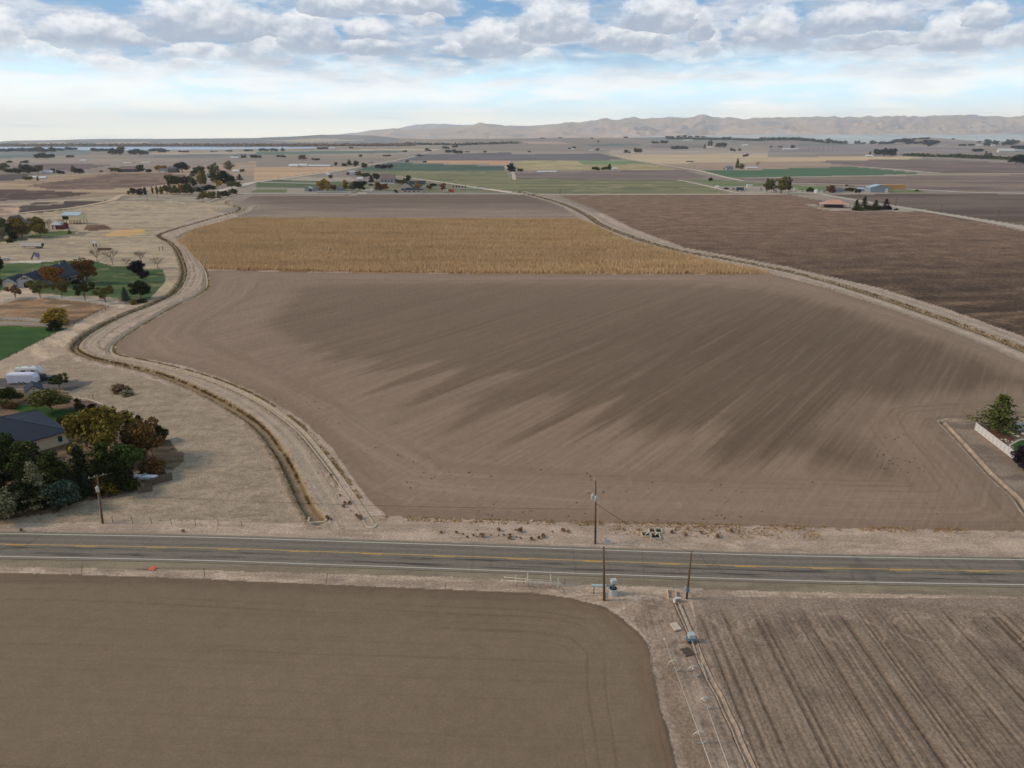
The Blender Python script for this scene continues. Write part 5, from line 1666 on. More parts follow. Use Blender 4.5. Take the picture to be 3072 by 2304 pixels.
cluster('behind the white rail fence', [
    ('tall', 'yellow', 300, 162, 335, 135), ('tall', 'yellow', 370, 178, 342, 70), ('round', 'rust', 442, 238, 322, 84), ('tall', 'yellow', 610, 178, 322, 76), ('round', 'grey green', 692, 198, 324, 104),
    ('round', 'black green', 800, 188, 328, 165), ('round', 'orange', 775, 62, 132, 84), ('round', 'green', 858, 72, 152, 112), ('spruce', 'black green', 950, 98, 218, 120),
    ('round', 'dark green', 1015, 88, 182, 84), ('round', 'dark green', 1092, 98, 152, 64), ('spruce', 'dark green', 1140, 100, 162, 46), ('spruce', 'dark green', 1220, 94, 162, 58),
    ('round', 'maroon', 1258, 158, 216, 84), ('round', 'rust', 1060, 208, 328, 124), ('round', 'orange', 1130, 224, 312, 84), ('round', 'olive', 1360, 148, 232, 134),
    ('round', 'dark green', 1440, 114, 172, 64), ('round', 'black green', 1410, 148, 192, 74), ('tall', 'yellow', 1555, 196, 292, 86), ('round', 'orange', 1895, 218, 312, 76),
    ('round', 'black green', 1770, 214, 262, 84), ('round', 'dark green', 1830, 238, 286, 62), ('round', 'rust', 1720, 248, 302, 60), ('round', 'olive', 410, 108, 162, 54),
    ('shrub', 'dark green', 1270, 305, 345, 60), ('shrub', 'dark green', 940, 225, 250, 60), ('round', 'dark green', 640, 75, 118, 40),
    ('poplar', 'dark green', 2035, 246, 290, 16), ('poplar', 'dark green', 2075, 248, 292, 16), ('poplar', 'dark green', 2115, 246, 291, 16), ('poplar', 'dark green', 2155, 250, 293, 16), ('poplar', 'dark green', 2195, 250, 292, 16)],
    'trees among the fenced houses', c83)
c84 = (0.28029, 2100, 520)
cluster('by the right farmyards', [
    ('tall', 'olive', 712, 58, 204, 92), ('tall', 'olive', 762, 62, 202, 84), ('tall', 'olive', 868, 38, 218, 165), ('tall', 'dark green', 945, 40, 216, 66), ('shrub', 'dark green', 1170, 152, 198, 95),
    ('round', 'rust', 1392, 128, 208, 86), ('round', 'maroon', 1600, 148, 202, 76), ('spruce', 'black green', 1668, 265, 392, 100), ('pine', 'dark green', 1748, 252, 394, 120),
    ('spruce', 'dark green', 1872, 272, 392, 124), ('pine', 'maroon', 1982, 276, 388, 118), ('shrub', 'black green', 2012, 340, 388, 64), ('shrub', 'dark green', 1700, 350, 398, 120),
    ('shrub', 'dark green', 1810, 345, 396, 110), ('shrub', 'dark green', 1920, 352, 392, 100), ('shrub', 'dark green', 112, 44, 78, 42), ('shrub', 'dark green', 2100, 375, 392, 50),
    ('shrub', 'olive', 1570, 122, 138, 34), ('shrub', 'olive', 1630, 130, 140, 60)], 'trees at the right farmyards', c84)
csB = (0.3472, 768, 380)
cluster('on the middle plain', [
    ('round', 'dark green', 690, 308, 341, 26), ('round', 'dark green', 770, 310, 342, 44), ('tall', 'dark green', 812, 286, 337, 40), ('round', 'dark green', 868, 296, 340, 46), ('round', 'olive', 935, 313, 362, 50),
    ('bare', 'grey', 1000, 294, 332, 46), ('round', 'maroon', 1080, 325, 363, 80), ('round', 'dark green', 1140, 322, 364, 70), ('round', 'rust', 405, 244, 290, 62),
    ('round', 'dark green', 515, 272, 291, 64), ('round', 'dark green', 220, 240, 267, 80), ('round', 'dark green', 905, 240, 266, 28), ('round', 'dark green', 1130, 240, 259, 62),
    ('round', 'dark green', 1285, 202, 223, 38), ('round', 'dark green', 1475, 184, 213, 34), ('round', 'dark green', 1502, 196, 215, 28), ('round', 'dark green', 1680, 196, 229, 82), ('round', 'dark green', 1752, 204, 233, 62),
    ('shrub', 'dark green', 1410, 238, 252, 72), ('round', 'dark green', 1305, 288, 306, 32), ('round', 'dark green', 1458, 294, 313, 30), ('round', 'dark green', 575, 175, 195, 92),
    ('round', 'dark green', 825, 171, 191, 32), ('round', 'dark green', 70, 184, 214, 80), ('round', 'olive', 152, 184, 216, 64), ('round', 'dark green', 232, 186, 216, 30), ('round', 'dark green', 15, 244, 272, 52),
    ('round', 'dark green', 1825, 212, 222, 40), ('round', 'dark green', 1978, 204, 222, 26), ('round', 'dark green', 1640, 168, 192, 60), ('round', 'dark green', 1720, 160, 182, 50)],
    'trees on the middle plain', csB)
csC = (0.3472, 1536, 380)
cluster('on the right middle plain', [
    ('round', 'black green', -18, 318, 392, 60), ('round', 'black green', 14, 338, 388, 40), ('round', 'olive', 72, 358, 388, 44), ('poplar', 'black green', 842, 322, 372, 26), ('round', 'dark green', 722, 343, 377, 62), ('round', 'dark green', 802, 343, 374, 60),
    ('round', 'dark green', 500, 178, 196, 28), ('round', 'dark green', 535, 170, 196, 32), ('round', 'dark green', 740, 188, 211, 28), ('round', 'dark green', 985, 199, 231, 38),
    ('spruce', 'dark green', 1017, 203, 229, 22), ('round', 'dark green', 1085, 184, 229, 68), ('round', 'dark green', 1400, 166, 197, 50), ('round', 'dark green', 1445, 164, 196, 52),
    ('round', 'dark green', 1492, 162, 196, 52), ('spruce', 'black green', 1665, 146, 188, 38), ('poplar', 'dark green', 1700, 120, 166, 20), ('poplar', 'dark green', 1722, 113, 166, 20),
    ('round', 'dark green', 1805, 136, 182, 82), ('round', 'dark green', 1908, 184, 213, 42), ('round', 'dark green', 1966, 189, 213, 24), ('round', 'dark green', 2005, 240, 262, 22),
    ('round', 'dark green', 2028, 234, 262, 26), ('poplar', 'olive', 1945, 276, 356, 24), ('round', 'olive', 1968, 318, 364, 74), ('bare', 'grey', 2116, 298, 358, 60),
    ('round', 'dark green', 1850, 350, 370, 34), ('shrub', 'dark green', 1716, 440, 467, 34), ('round', 'dark green', 150, 207, 222, 30), ('round', 'rust', 745, 118, 140, 16), ('round', 'dark green', 1235, 125, 146, 60), ('round', 'dark green', 1310, 116, 148, 60)],
    'trees on the right middle plain', csC)
cluster('on the centre skyline', [
    ('round', 'dark green', 1345, 78, 94, 34), ('round', 'dark green', 1380, 80, 94, 30), ('round', 'dark green', 1440, 76, 94, 36), ('round', 'dark green', 1490, 72, 93, 40), ('round', 'dark green', 1540, 80, 94, 30),
    ('round', 'dark green', 1600, 76, 94, 40), ('round', 'dark green', 1650, 80, 94, 34), ('round', 'dark green', 1840, 86, 102, 34), ('round', 'dark green', 1878, 84, 102, 30), ('round', 'dark green', 415, 88, 102, 30),
    ('round', 'dark green', 260, 94, 104, 44), ('round', 'dark green', 690, 94, 104, 30), ('round', 'dark green', 985, 85, 98, 40)], 'trees on the skyline', csC)
csD = (0.3472, 2304, 380)
cluster('in the far right tree belt', [
    ('tall', 'dark green', 520, 103, 148, 64), ('round', 'dark green', 572, 114, 148, 50), ('round', 'dark green', 612, 116, 150, 50), ('round', 'dark green', 655, 118, 150, 50), ('round', 'dark green', 768, 120, 150, 46),
    ('round', 'dark green', 820, 130, 151, 40), ('round', 'dark green', 905, 118, 152, 62), ('round', 'dark green', 988, 120, 152, 74), ('round', 'dark green', 1050, 118, 152, 54), ('round', 'dark green', 1102, 97, 150, 74),
    ('round', 'dark green', 1168, 96, 150, 74), ('round', 'dark green', 1225, 104, 152, 64), ('round', 'dark green', 1292, 116, 152, 74), ('round', 'black green', 1400, 104, 160, 115), ('round', 'dark green', 1318, 92, 112, 44),
    ('round', 'dark green', 1370, 88, 110, 44), ('round', 'dark green', 1600, 97, 112, 24), ('round', 'dark green', 1392, 148, 169, 40), ('round', 'dark green', 1265, 94, 116, 36), ('round', 'dark green', 1445, 112, 150, 60)],
    'far tree belt', csD)
cluster('by the right edge farms', [
    ('round', 'dark green', 1900, 110, 168, 68), ('round', 'dark green', 1962, 117, 167, 44), ('round', 'dark green', 2040, 128, 162, 50), ('tall', 'dark green', 2080, 110, 162, 64), ('tall', 'dark green', 2112, 110, 162, 40),
    ('round', 'olive', 2146, 117, 152, 34), ('round', 'black green', 2132, 158, 192, 46), ('round', 'black green', 2192, 148, 202, 76), ('round', 'dark green', 1812, 178, 222, 74), ('round', 'dark green', 1782, 192, 221, 34),
    ('round', 'dark green', 1580, 236, 264, 36), ('round', 'dark green', 1636, 229, 266, 50), ('tall', 'olive', 1880, 213, 264, 36), ('round', 'dark green', 1917, 226, 263, 24), ('spruce', 'black green', 880, 208, 247, 32),
    ('round', 'dark green', 942, 193, 252, 66), ('tall', 'dark green', 1000, 186, 258, 86), ('round', 'black green', 1066, 190, 260, 70), ('round', 'black green', 2140, 243, 328, 130), ('round', 'black green', 2200, 250, 330, 90),
    ('shrub', 'olive', 680, 500, 515, 30), ('shrub', 'olive', 1286, 542, 558, 34), ('round', 'dark green', 1750, 143, 167, 50), ('round', 'dark green', 1680, 148, 168, 60), ('round', 'dark green', 25, 165, 182, 20), ('round', 'dark green', 215, 158, 186, 36), ('round', 'dark green', 105, 163, 180, 30), ('round', 'dark green', 1825, 120, 140, 30)],
    'trees around the right-edge farms', csD)
plant('pine', 'mossy', 2992, 1288, 1187, 140, 'large open pine with tan inner needles standing behind the white panel fence')
plant('round', 'purple', 3068, 1408, 1345, 62, 'dark purple shrub-like tree at the lower end of the white panel fence')

# woods too far off to tell the trees apart
def far_wood(name, pxs, ytop_, n, seed, mat, size=(14, 26)):
    r = np.random.default_rng(seed)
    Cc = []
    pxs = np.array(pxs, float)
    for k in range(n):
        x = r.uniform(pxs[0, 0], pxs[-1, 0])
        yb = np.interp(x, pxs[:, 0], pxs[:, 1]) + r.uniform(-1.2, 0.6)
        p = GF(x, yb)
        hgt = (ytop_ * r.uniform(0.5, 1.15)) * depth_at(p) / F_PX
        for q in range(5):
            Cc.append((p[0] + r.normal(0, 9), p[1] + r.normal(0, 12), p[2] + hgt * r.random()))
    Cc = np.array(Cc)
    nn = np.tile([0, -0.3, 0.8], (len(Cc), 1))
    v = quads_cloud(Cc, 4.2, nn, r)
    link(name, mesh_np(name, v, np.arange(len(v)).reshape(-1, 4), False), mat, kind='stuff')


far_wood('lakeshore_wood', [(-300, 438.5), (0, 439), (500, 439), (1000, 438.5), (1240, 438)], 7, 3000, 61, LM['brown'])
far_wood('lakeshore_wood', [(1220, 434), (1380, 436), (1500, 432), (1560, 430)], 6, 260, 62, LM['dark green'])
far_wood('orchard', [(2280, 421), (2380, 420), (2440, 424), (2470, 428)], 7, 500, 63, LM['dark green'])
far_wood('orchard', [(2000, 417), (2200, 420), (2290, 423)], 5, 340, 64, LM['dark green'])
far_wood('hedge_line', [(2720, 468), (2850, 472), (3000, 478), (3072, 482)], 6, 260, 65, LM['dark green'])

# tumbleweeds on the verge
tw = leaf_mat('tumbleweed_twigs', (118, 95, 76), (166, 136, 110), 9)
r_ = np.random.default_rng(321)
bl = [(r_.normal(0, 0.16), r_.normal(0, 0.16), r_.uniform(0.25, 0.6), 0.26, 0.26) for _ in range(7)]
Cc, Nn = crown_pts(220, bl, r_, 0.2)
v = quads_cloud(Cc, 0.06, Nn, r_, 2.4)
v[:, 2] = np.maximum(v[:, 2], 0)
twm = mesh_np('tumbleweed', v, np.arange(len(v)).reshape(-1, 4), False)
twm.materials.append(tw)
spots = k1((5, 580), (55, 565), (120, 560), (85, 520), (200, 562), (265, 565), (310, 565), (270, 525), (355, 570), (410, 580), (440, 535), (445, 590), (535, 598), (595, 590), (635, 580), (710, 535), (800, 527), (840, 537), (405, 520), (80, 575), (1820, 565), (1730, 525), (2030, 520), (2190, 530), (1940, 548), (1700, 545), (2080, 580)) \
    + k3((980, 50), (1085, 65), (1160, 235), (1200, 300), (1240, 300), (1300, 405), (1325, 425), (1190, 330), (2000, 545), (2180, 555), (885, 430), (1060, 430), (1090, 440), (1250, 360)) + D((1040, 1158), (985, 1150), (1100, 1163)) + conv(0.2712, 0, 1400)((2030, 710), (240, 705))
for i, (x, y) in enumerate(sorted(spots)):
    p = G(x, y + 3)
    o = bpy.data.objects.new('tumbleweed', twm)
    C.objects.link(o)
    o.location = (p[0], p[1], 0.0)
    s_ = r_.uniform(0.3, 0.95) * (1.5 if i % 9 == 4 else 1)
    o.scale = (s_ * 1.15, s_ * 1.15, s_ * 0.9)
    o.rotation_euler = (0, 0, r_.random() * 6)
    tag(o, f'dry brown tumbleweed, {ORD[i]} from the left on the bare ground above the highway', 'tumbleweed', 'tumbleweeds on the verge')
# weed heaps in the dirt lot
for (x, y, w_, h_, lb) in ((920, 450, 150, 45, 'larger heap of brown cut weeds on the dirt lot'), (985, 478, 110, 36, 'smaller greenish weed heap in front of the brown heap')):
    (fx, fy), = c6((x, y))
    plant('shrub', 'brown' if w_ > 120 else 'grey green', fx, fy, fy - h_ * 0.386, w_ * 0.386, lb)

# ------------------------------------------------------------------ buildings
def window(face, x, z, w, h, par, wm_=None, fm=None):
    """window on a wall face: face = (origin, ux, normal) in the building's local frame"""
    o, ux, n = face
    ang = math.atan2(ux[1], ux[0])
    cx, cy = o[0] + ux[0] * x, o[1] + ux[1] * x
    t = max(0.09, min(w, h) * 0.09)
    b = MB()
    for (dx, dz, sw, sh) in ((0, h / 2, w + 2 * t, t), (0, -h / 2, w + 2 * t, t), (-w / 2 - t / 2, 0, t, h - t), (w / 2 + t / 2, 0, t, h - t)):
        b.box((cx + ux[0] * dx + n[0] * 0.03, cy + ux[1] * dx + n[1] * 0.03, z + dz), (sw, 0.10, sh), ang)
    fr = b.build('window', fm or M['white'], par)
    MB().box((cx + n[0] * 0.015, cy + n[1] * 0.015, z), (w, 0.03, h - t), ang).build('pane', wm_ or M['glass'], fr)
    return fr


def panel_door(face, x, w, h, par, mat, name='garage_door', z0=0.0):
    o, ux, n = face
    ang = math.atan2(ux[1], ux[0])
    cx, cy = o[0] + ux[0] * x + n[0] * 0.03, o[1] + ux[1] * x + n[1] * 0.03
    return MB().box((cx, cy, z0 + h / 2), (w, 0.06, h), ang).build(name, mat, par)


def faces_of(w, d):
    return {'front': ((-w / 2, -d / 2), (1, 0), (0, -1)), 'back': ((w / 2, d / 2), (-1, 0), (0, 1)), 'left': ((-w / 2, d / 2), (0, -1), (-1, 0)), 'right': ((w / 2, -d / 2), (0, 1), (1, 0))}


def gable_block(par, w, d, h, r, wall, roof, axis='y', over=0.5, off=(0, 0), th=0.22, z0=0.0, wname='wall', rname='roof'):
    """rectangular block with a gable roof; ridge along `axis`"""
    ww, dd = (w, d) if axis == 'y' else (d, w)
    prof = [(-ww / 2, 0), (ww / 2, 0), (ww / 2, h), (0, h + r), (-ww / 2, h)]
    sl_ = r / (ww / 2)
    rp = [(-ww / 2 - over, h - over * sl_ + 0.02), (0, h + r + 0.02), (ww / 2 + over, h - over * sl_ + 0.02), (ww / 2 + over, h - over * sl_ + th), (0, h + r + th), (-ww / 2 - over, h - over * sl_ + th)]
    out = []
    for pf, y0, y1, nm, mt in ((prof, -dd / 2, dd / 2, wname, wall), (rp, -dd / 2 - over, dd / 2 + over, rname, roof)):
        b = MB().prism(pf, y0, y1)
        vs = []
        for x, y, z in b.v:
            if axis == 'x':
                x, y = y, -x
            vs.append((x + off[0], y + off[1], z + z0))
        b.v = vs
        out.append(b.build(nm, mt, par))
    return out


def hip_block(par, w, d, h, r, wall, roof, over=0.6, off=(0, 0), th=0.2):
    MB().box((off[0], off[1], h / 2), (w, d, h)).build('wall', wall, par)
    W2, D2 = w / 2 + over, d / 2 + over
    if w >= d:
        k = W2 - D2
        rg = [(-k, 0), (k, 0)]
    else:
        k = D2 - W2
        rg = [(0, -k), (0, k)]
    vs = [(-W2, -D2, h + 0.01), (W2, -D2, h + 0.01), (W2, D2, h + 0.01), (-W2, D2, h + 0.01), (-W2, -D2, h + th), (W2, -D2, h + th), (W2, D2, h + th), (-W2, D2, h + th),
          (*rg[0], h + r), (*rg[1], h + r)]
    fs = [(3, 2, 1, 0), (0, 1, 5, 4), (1, 2, 6, 5), (2, 3, 7, 6), (3, 0, 4, 7)]
    if w >= d:
        fs += [(4, 5, 9, 8), (6, 7, 8, 9), (7, 4, 8), (5, 6, 9)]
    else:
        fs += [(4, 5, 8), (5, 6, 9, 8), (6, 7, 9), (7, 4, 8, 9)]
    b = MB().add([(x + off[0], y + off[1], z) for x, y, z in vs], fs)
    ro = b.build('roof', roof, par)
    # ridge and hip caps stand a little proud
    cb = MB()
    P_ = [Vector(v) for v in b.v]
    lines = [(8, 9)] + ([(4, 8), (7, 8), (5, 9), (6, 9)] if w >= d else [(4, 8), (5, 8), (6, 9), (7, 9)])
    for i, j in lines:
        cb.tube(P_[i] + Vector((0, 0, 0.02)), P_[j] + Vector((0, 0, 0.02)), 0.07, n=5)
    cb.build('ridge_cap', roof, ro)
    return ro


def far_building(name, label, cat, x0, x1, ytop_, ybot, cv, wall, roof, kind='gable', axis='x', dep=None, hfrac=0.55, wins=0, door=None, rz=0.0, group=None):
    s_, ox, oy = cv
    xa, xb, yt, yb = ox + x0 * s_, ox + x1 * s_, oy + ytop_ * s_, oy + ybot * s_
    p = GF((xa + xb) / 2, yb)
    w = (xb - xa) * depth_at(p) / F_PX * 0.95
    H = max(2.4, z_of(p, yt, (xa + xb) / 2))
    d = dep or min(w * 0.7, 14.0)
    h, r = H * hfrac, H * (1 - hfrac)
    t = thing(name, (p[0], p[1] + d / 2, p[2] - 0.05), label, cat, group, rz)
    ov = 0.03 * w
    if kind == 'gable':
        gable_block(t, w, d, h, r, wall, roof, axis, ov)
    elif kind == 'hip':
        hip_block(t, w, d, h, r, wall, roof, ov)
    else:
        MB().box((0, 0, H * 0.45), (w, d, H * 0.9)).build('wall', wall, t)
        MB().box((0, 0, H * 0.95), (w * 1.04, d * 1.04, H * 0.1)).build('roof', roof, t)
    f = faces_of(w, d)
    hw = h if kind != 'flat' else H * 0.9
    for k in range(wins):
        window(f['front'], w * (k + 0.7) / (wins + 0.4), hw * 0.55, w * 0.5 / (wins + 1), hw * 0.4, t)
    if door:
        panel_door(f['front'], w * door[0], w * door[1], hw * 0.8, t, M[door[2]])
    return t


# near house with navy hip roof
R_, Bk = Vector((*G(200, 1294, 2.8), 0)), Vector((*G(101, 1232, 2.8), 0))
e1 = (Bk - R_).normalized()
e2 = Vector((e1.y * -1, e1.x, 0))
L1, L2 = 19.0, 27.0
ctr = R_ + e1 * (L1 / 2) + e2 * (L2 / 2)
hA = thing('house', (ctr.x, ctr.y, 0), 'single-storey house with navy shingle hip roof and tan walls beside the thicket', 'house', rz=math.atan2(e1.y, e1.x))
hip_block(hA, L1, L2, 2.8, 4.0, M['tan'], M['navy_roof'], 0.55)
# lower wing towards the road
wing_o = (-L1 / 2 - 1.2, 5.5)
MB().box((-L1 / 2 - 1.0, 6.5, 1.35), (3.6, 9.0, 2.7)).build('wall', M['tan'], hA)
b = MB()
b.add([(-L1 / 2 - 3.2, 1.6, 2.72), (-L1 / 2 + 1.0, 1.6, 2.72), (-L1 / 2 + 1.0, 11.4, 2.72), (-L1 / 2 - 3.2, 11.4, 2.72), (-L1 / 2 - 0.6, 6.5, 4.2), (-L1 / 2 + 3.5, 6.5, 4.9)],
      [(3, 2, 1, 0), (0, 1, 5, 4), (2, 3, 4, 5), (3, 0, 4), (1, 2, 5)])
b.build('roof', M['navy_roof'], hA)
# local -y side is the end that shows to the right of the picture; local -x faces the road
fA = faces_of(L1, L2)
for x_, w_, z_, h_ in ((L1 * 0.30, 0.9, 1.45, 1.5), (L1 * 0.72, 0.9, 1.45, 1.5)):
    window(fA['front'], x_, z_, w_, h_, hA)
for x_, w_, z_, h_ in ((L2 - 1.6, 0.9, 1.5, 1.5), (L2 - 6.8, 1.2, 1.5, 1.6), (L2 - 10.0, 2.0, 1.6, 0.4)):
    window(fA['left'], x_, z_, w_, h_, hA)
for q in ((3.0, -6.0), (-2.5, -7.5), (2.0, 3.0)):
    zz_ = 2.8 + 4.0 * (1 - abs(q[0]) / (L1 / 2 + 0.55))
    MB().tube((q[0], q[1], zz_ - 0.2), (q[0], q[1], zz_ + 0.35), 0.06, n=6).build('vent_pipe', M['black'], hA)

# garden shed
(fx, fy), = c6((255, 512))
p = G(fx, fy)
t = thing('garden_shed', (p[0] - 0.6, p[1] + 2.0, 0), 'small tan shed with slate gable roof and white roll-up door', 'shed', rz=math.radians(36))
gable_block(t, 3.7, 4.8, 2.3, 1.2, M['beige'], M['navy_roof'], 'y', 0.3)
f = faces_of(3.7, 4.8)
panel_door(f['front'], 2.2, 2.0, 1.9, t, M['door_white'], 'door')
MB().tube((0, -2.42, 2.75), (0, -2.48, 2.75), 0.22, n=10).build('vent', M['darkwall'], t)

# ranch house
O_ = Vector((*G(82, 863), 0))
hB = thing('ranch_house', (O_.x, O_.y, 0), 'grey ranch house with navy gable roofs, white-trimmed gable window and open garage', 'house')
gable_block(hB, 10.0, 12.0, 3.2, 3.0, M['greywall'], M['navy_roof'], 'y', 0.5, off=(0, 6))
gable_block(hB, 16.0, 17.0, 3.3, 4.4, M['greywall'], M['navy_roof'], 'y', 0.6, off=(3.6, 16.2))
gable_block(hB, 6.2, 9.0, 2.9, 1.9, M['greywall'], M['navy_roof'], 'y', 0.4, off=(-7.6, 4.0))
window(((-5, 0), (1, 0), (0, -1)), 4.6, 4.3, 1.3, 1.0, hB)
for dx in (-1.15, 1.15):
    MB().box((-0.4 + dx, -0.04, 4.3), (0.5, 0.06, 1.15)).build('shutter', M['black'], hB)
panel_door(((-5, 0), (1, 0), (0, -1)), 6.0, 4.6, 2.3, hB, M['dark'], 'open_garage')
panel_door(((-10.7, -0.5), (1, 0), (0, -1)), 3.1, 3.6, 2.3, hB, M['door_tan'])
window(((3.6 + 8.0, 7.7), (0, 1), (1, 0)), 3.0, 1.7, 1.6, 1.5, hB)
window(((3.6 + 8.0, 7.7), (0, 1), (1, 0)), 7.0, 1.7, 1.6, 1.5, hB)
MB().box((14.4, 16.0, 2.75), (5.4, 11.0, 0.22)).build('porch_roof', M['navy_roof'], hB)
for y_ in (10.8, 14.2, 17.6, 21.0):
    MB().box((16.8, y_, 1.35), (0.3, 0.3, 2.7)).build('porch_post', M['white'], hB)
MB().tube((-1.6, 8.5, 4.5), (-1.6, 8.5, 6.9), 0.16, n=8).build('flue', M['tin'], hB)
MB().tube((4.4, 20.0, 7.0), (4.4, 20.0, 8.3), 0.25, n=8).build('flue', M['white'], hB)

# red barn and the shed on stilts
far_building('barn', 'small dark red barn with pale blue tin roof among bare trees', 'barn', 540, 655, 232, 306, cs5, M['redbarn'], M['tin'], axis='x', dep=8, hfrac=0.62, door=(0.22, 0.2, 'white'))
(fx, fy), = c5((755, 250))
p = G(fx, fy)
t = thing('raised_shed', (p[0], p[1] + 4, 0), 'cream metal shed with grey roof standing on timber posts above the corral', 'shed', rz=math.radians(-6))
dz_ = depth_at((p[0], p[1], 0)) / F_PX * 0.28933
gable_block(t, 185 * dz_, 9.5, 3.9, 2.0, M['cream'], M['steel_roof'], 'x', 0.4, z0=3.2)
for i in range(6):
    for j in (-1, 1):
        MB().box((-185 * dz_ / 2 + 0.3 + i * (185 * dz_ - 0.6) / 5, j * 4.4, 1.65), (0.35, 0.35, 3.3)).build('post', M['pole'], t)
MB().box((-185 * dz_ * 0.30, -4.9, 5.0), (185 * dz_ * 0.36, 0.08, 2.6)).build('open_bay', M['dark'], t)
# loading ramp
b = MB()
a_, c_ = Vector((-185 * dz_ / 2, -3.2, 3.3)), Vector((-185 * dz_ / 2 - 11, -3.6, 0.2))
b.tube(a_, c_, 0.16, n=5).tube(a_ + Vector((0, 1.6, 0)), c_ + Vector((0, 1.6, 0)), 0.16, n=5).tube(a_ + Vector((0, 0, 1)), c_ + Vector((0, 0, 1)), 0.12, n=5)
b.build('ramp', M['pole'], t)

FB = far_building
FB('house', 'pale stone farmhouse half hidden behind golden trees at the left edge', 'house', 60, 240, 170, 385, cs5, M['cream'], M['grey_roof'], axis='y', dep=10, hfrac=0.6, wins=3)
FB('house', 'dark two-storey farmhouse with grey gable roof beside the big dark tree', 'house', 1452, 1532, 343, 397, csA, M['darkwall'], M['grey_roof'], wins=3, hfrac=0.68)
FB('garage', 'low garage with white door left of the dark farmhouse', 'garage', 1372, 1452, 362, 397, csA, M['greywall'], M['grey_roof'], hfrac=0.55, door=(0.42, 0.45, 'door_white'))
FB('barn', 'long dark low barn between two olive trees on the left plain', 'barn', 1012, 1180, 343, 392, csA, M['darkwall'], M['brown_roof'], 'hip', hfrac=0.5)
FB('house', 'white house among trees at the left edge of the plain', 'house', 362, 447, 380, 410, csA, M['white'], M['white_roof'], wins=3)
FB('house', 'small white house with blue windows below the white house', 'house', 335, 392, 430, 456, csA, M['white'], M['white_roof'], wins=2)
FB('shed', 'tan shed left of the small white house', 'shed', 278, 325, 428, 452, csA, M['beige'], M['white_roof'])
FB('shed', 'lone long white shed on the far left brown field', 'shed', 690, 746, 285, 300, csA, M['white'], M['white_roof'])
FB('house', 'grey house glimpsed inside the left grove', 'house', 1788, 1832, 400, 442, csA, M['greywall'], M['grey_roof'], wins=2)
FB('house', 'white cottage right of the left grove', 'house', 2005, 2062, 374, 398, csA, M['white'], M['white_roof'], wins=3)
FB('shed', 'white farm shed on the plain above the left grove', 'shed', 1990, 2058, 258, 276, csA, M['white'], M['white_roof'])
FB('shed', 'long low white shed at the near end of the pale farm sheds', 'shed', 1060, 1140, 309, 317, csA, M['white'], M['white_roof'])
FB('shed', 'white shed at the right end of the pale farm sheds', 'shed', 1215, 1300, 306, 316, csA, M['white'], M['white_roof'])
FB('barn', 'white barn at the left end of the white poultry sheds', 'barn', 280, 362, 323, 352, csB, M['white'], M['white_roof'])
FB('barn', 'second white barn with two roofs right of the first', 'barn', 368, 440, 322, 350, csB, M['white'], M['white_roof'])
FB('shed', 'long white poultry shed at the right end of the barns', 'shed', 440, 640, 330, 347, csB, M['white'], M['white_roof'], dep=18)
FB('barn', 'tall pale blue barn beside the gravel road', 'barn', 806, 860, 383, 428, csB, M['tin'], M['tin'], hfrac=0.75)
FB('shed', 'small white shed left of the pale blue barn', 'shed', 602, 636, 401, 424, csB, M['white'], M['white_roof'])
FB('barn', 'blue-grey barn with white roof beside the white rail fence', 'barn', 58, 172, 268, 328, c83, M['steelwall'], M['white_roof'], axis='y', hfrac=0.6, door=(0.72, 0.3, 'dark'))
FB('shed', 'grey shed joined right of the blue-grey barn', 'shed', 172, 262, 266, 328, c83, M['steelwall'], M['grey_roof'], hfrac=0.6)
FB('house', 'dark grey hip-roofed house behind yellow trees inside the rail fence', 'house', 480, 582, 246, 326, c83, M['greywall'], M['grey_roof'], 'hip', hfrac=0.45, wins=3)
FB('house', 'large grey house with steep brown roofs above the drive', 'house', 1062, 1252, 104, 224, c83, M['greywall'], M['brown_roof'], 'gable', 'x', hfrac=0.5, wins=4)
FB('house', 'wide beige house with dark roof right behind the white rail fence', 'house', 1345, 1622, 280, 350, c83, M['beige'], M['navy_roof'], 'hip', hfrac=0.52, wins=4)
FB('house', 'beige gabled wing left of the wide beige house', 'house', 1305, 1500, 215, 345, c83, M['beige'], M['navy_roof'], axis='y', hfrac=0.6, wins=2)
FB('house', 'white house with dark roof behind the wide beige house', 'house', 1440, 1662, 192, 274, c83, M['white'], M['navy_roof'], axis='x', hfrac=0.5, wins=4)
FB('cottage', 'small white cottage beside a dark bush right of the beige house', 'house', 1790, 1862, 244, 288, c83, M['white'], M['white_roof'], axis='y', hfrac=0.6, wins=2)
FB('barn', 'low white sheep barn in front of the large grey house', 'barn', 755, 830, 142, 180, c83, M['white'], M['white_roof'])
FB('workshop', 'blue-grey metal workshop with white doors on the right farmyard', 'workshop', 1815, 2032, 122, 206, c84, M['steelwall'], M['steel_roof'], axis='y', hfrac=0.66, door=(0.84, 0.16, 'white'))
FB('shed', 'small grey shed left of the metal workshop', 'shed', 1690, 1758, 152, 192, c84, M['steelwall'], M['steel_roof'])
FB('house', 'narrow white gabled house left of the rust tree', 'house', 1302, 1352, 158, 208, c84, M['tin'], M['grey_roof'], axis='y', hfrac=0.55, wins=1)
FB('house', 'grey-blue house right of the rust tree', 'house', 1432, 1532, 155, 204, c84, M['steelwall'], M['grey_roof'], wins=3)
FB('shed', 'small white shed at the left end of the vehicle yard', 'shed', 164, 206, 134, 158, c84, M['white'], M['white_roof'])
FB('carport', 'pale carport at the back of the vehicle yard', 'carport', 504, 562, 120, 150, c84, M['white'], M['white_roof'], 'flat')
FB('house', 'small farmhouse beside poplars on the right middle plain', 'house', 1850, 1912, 343, 373, csC, M['greywall'], M['grey_roof'], wins=2)
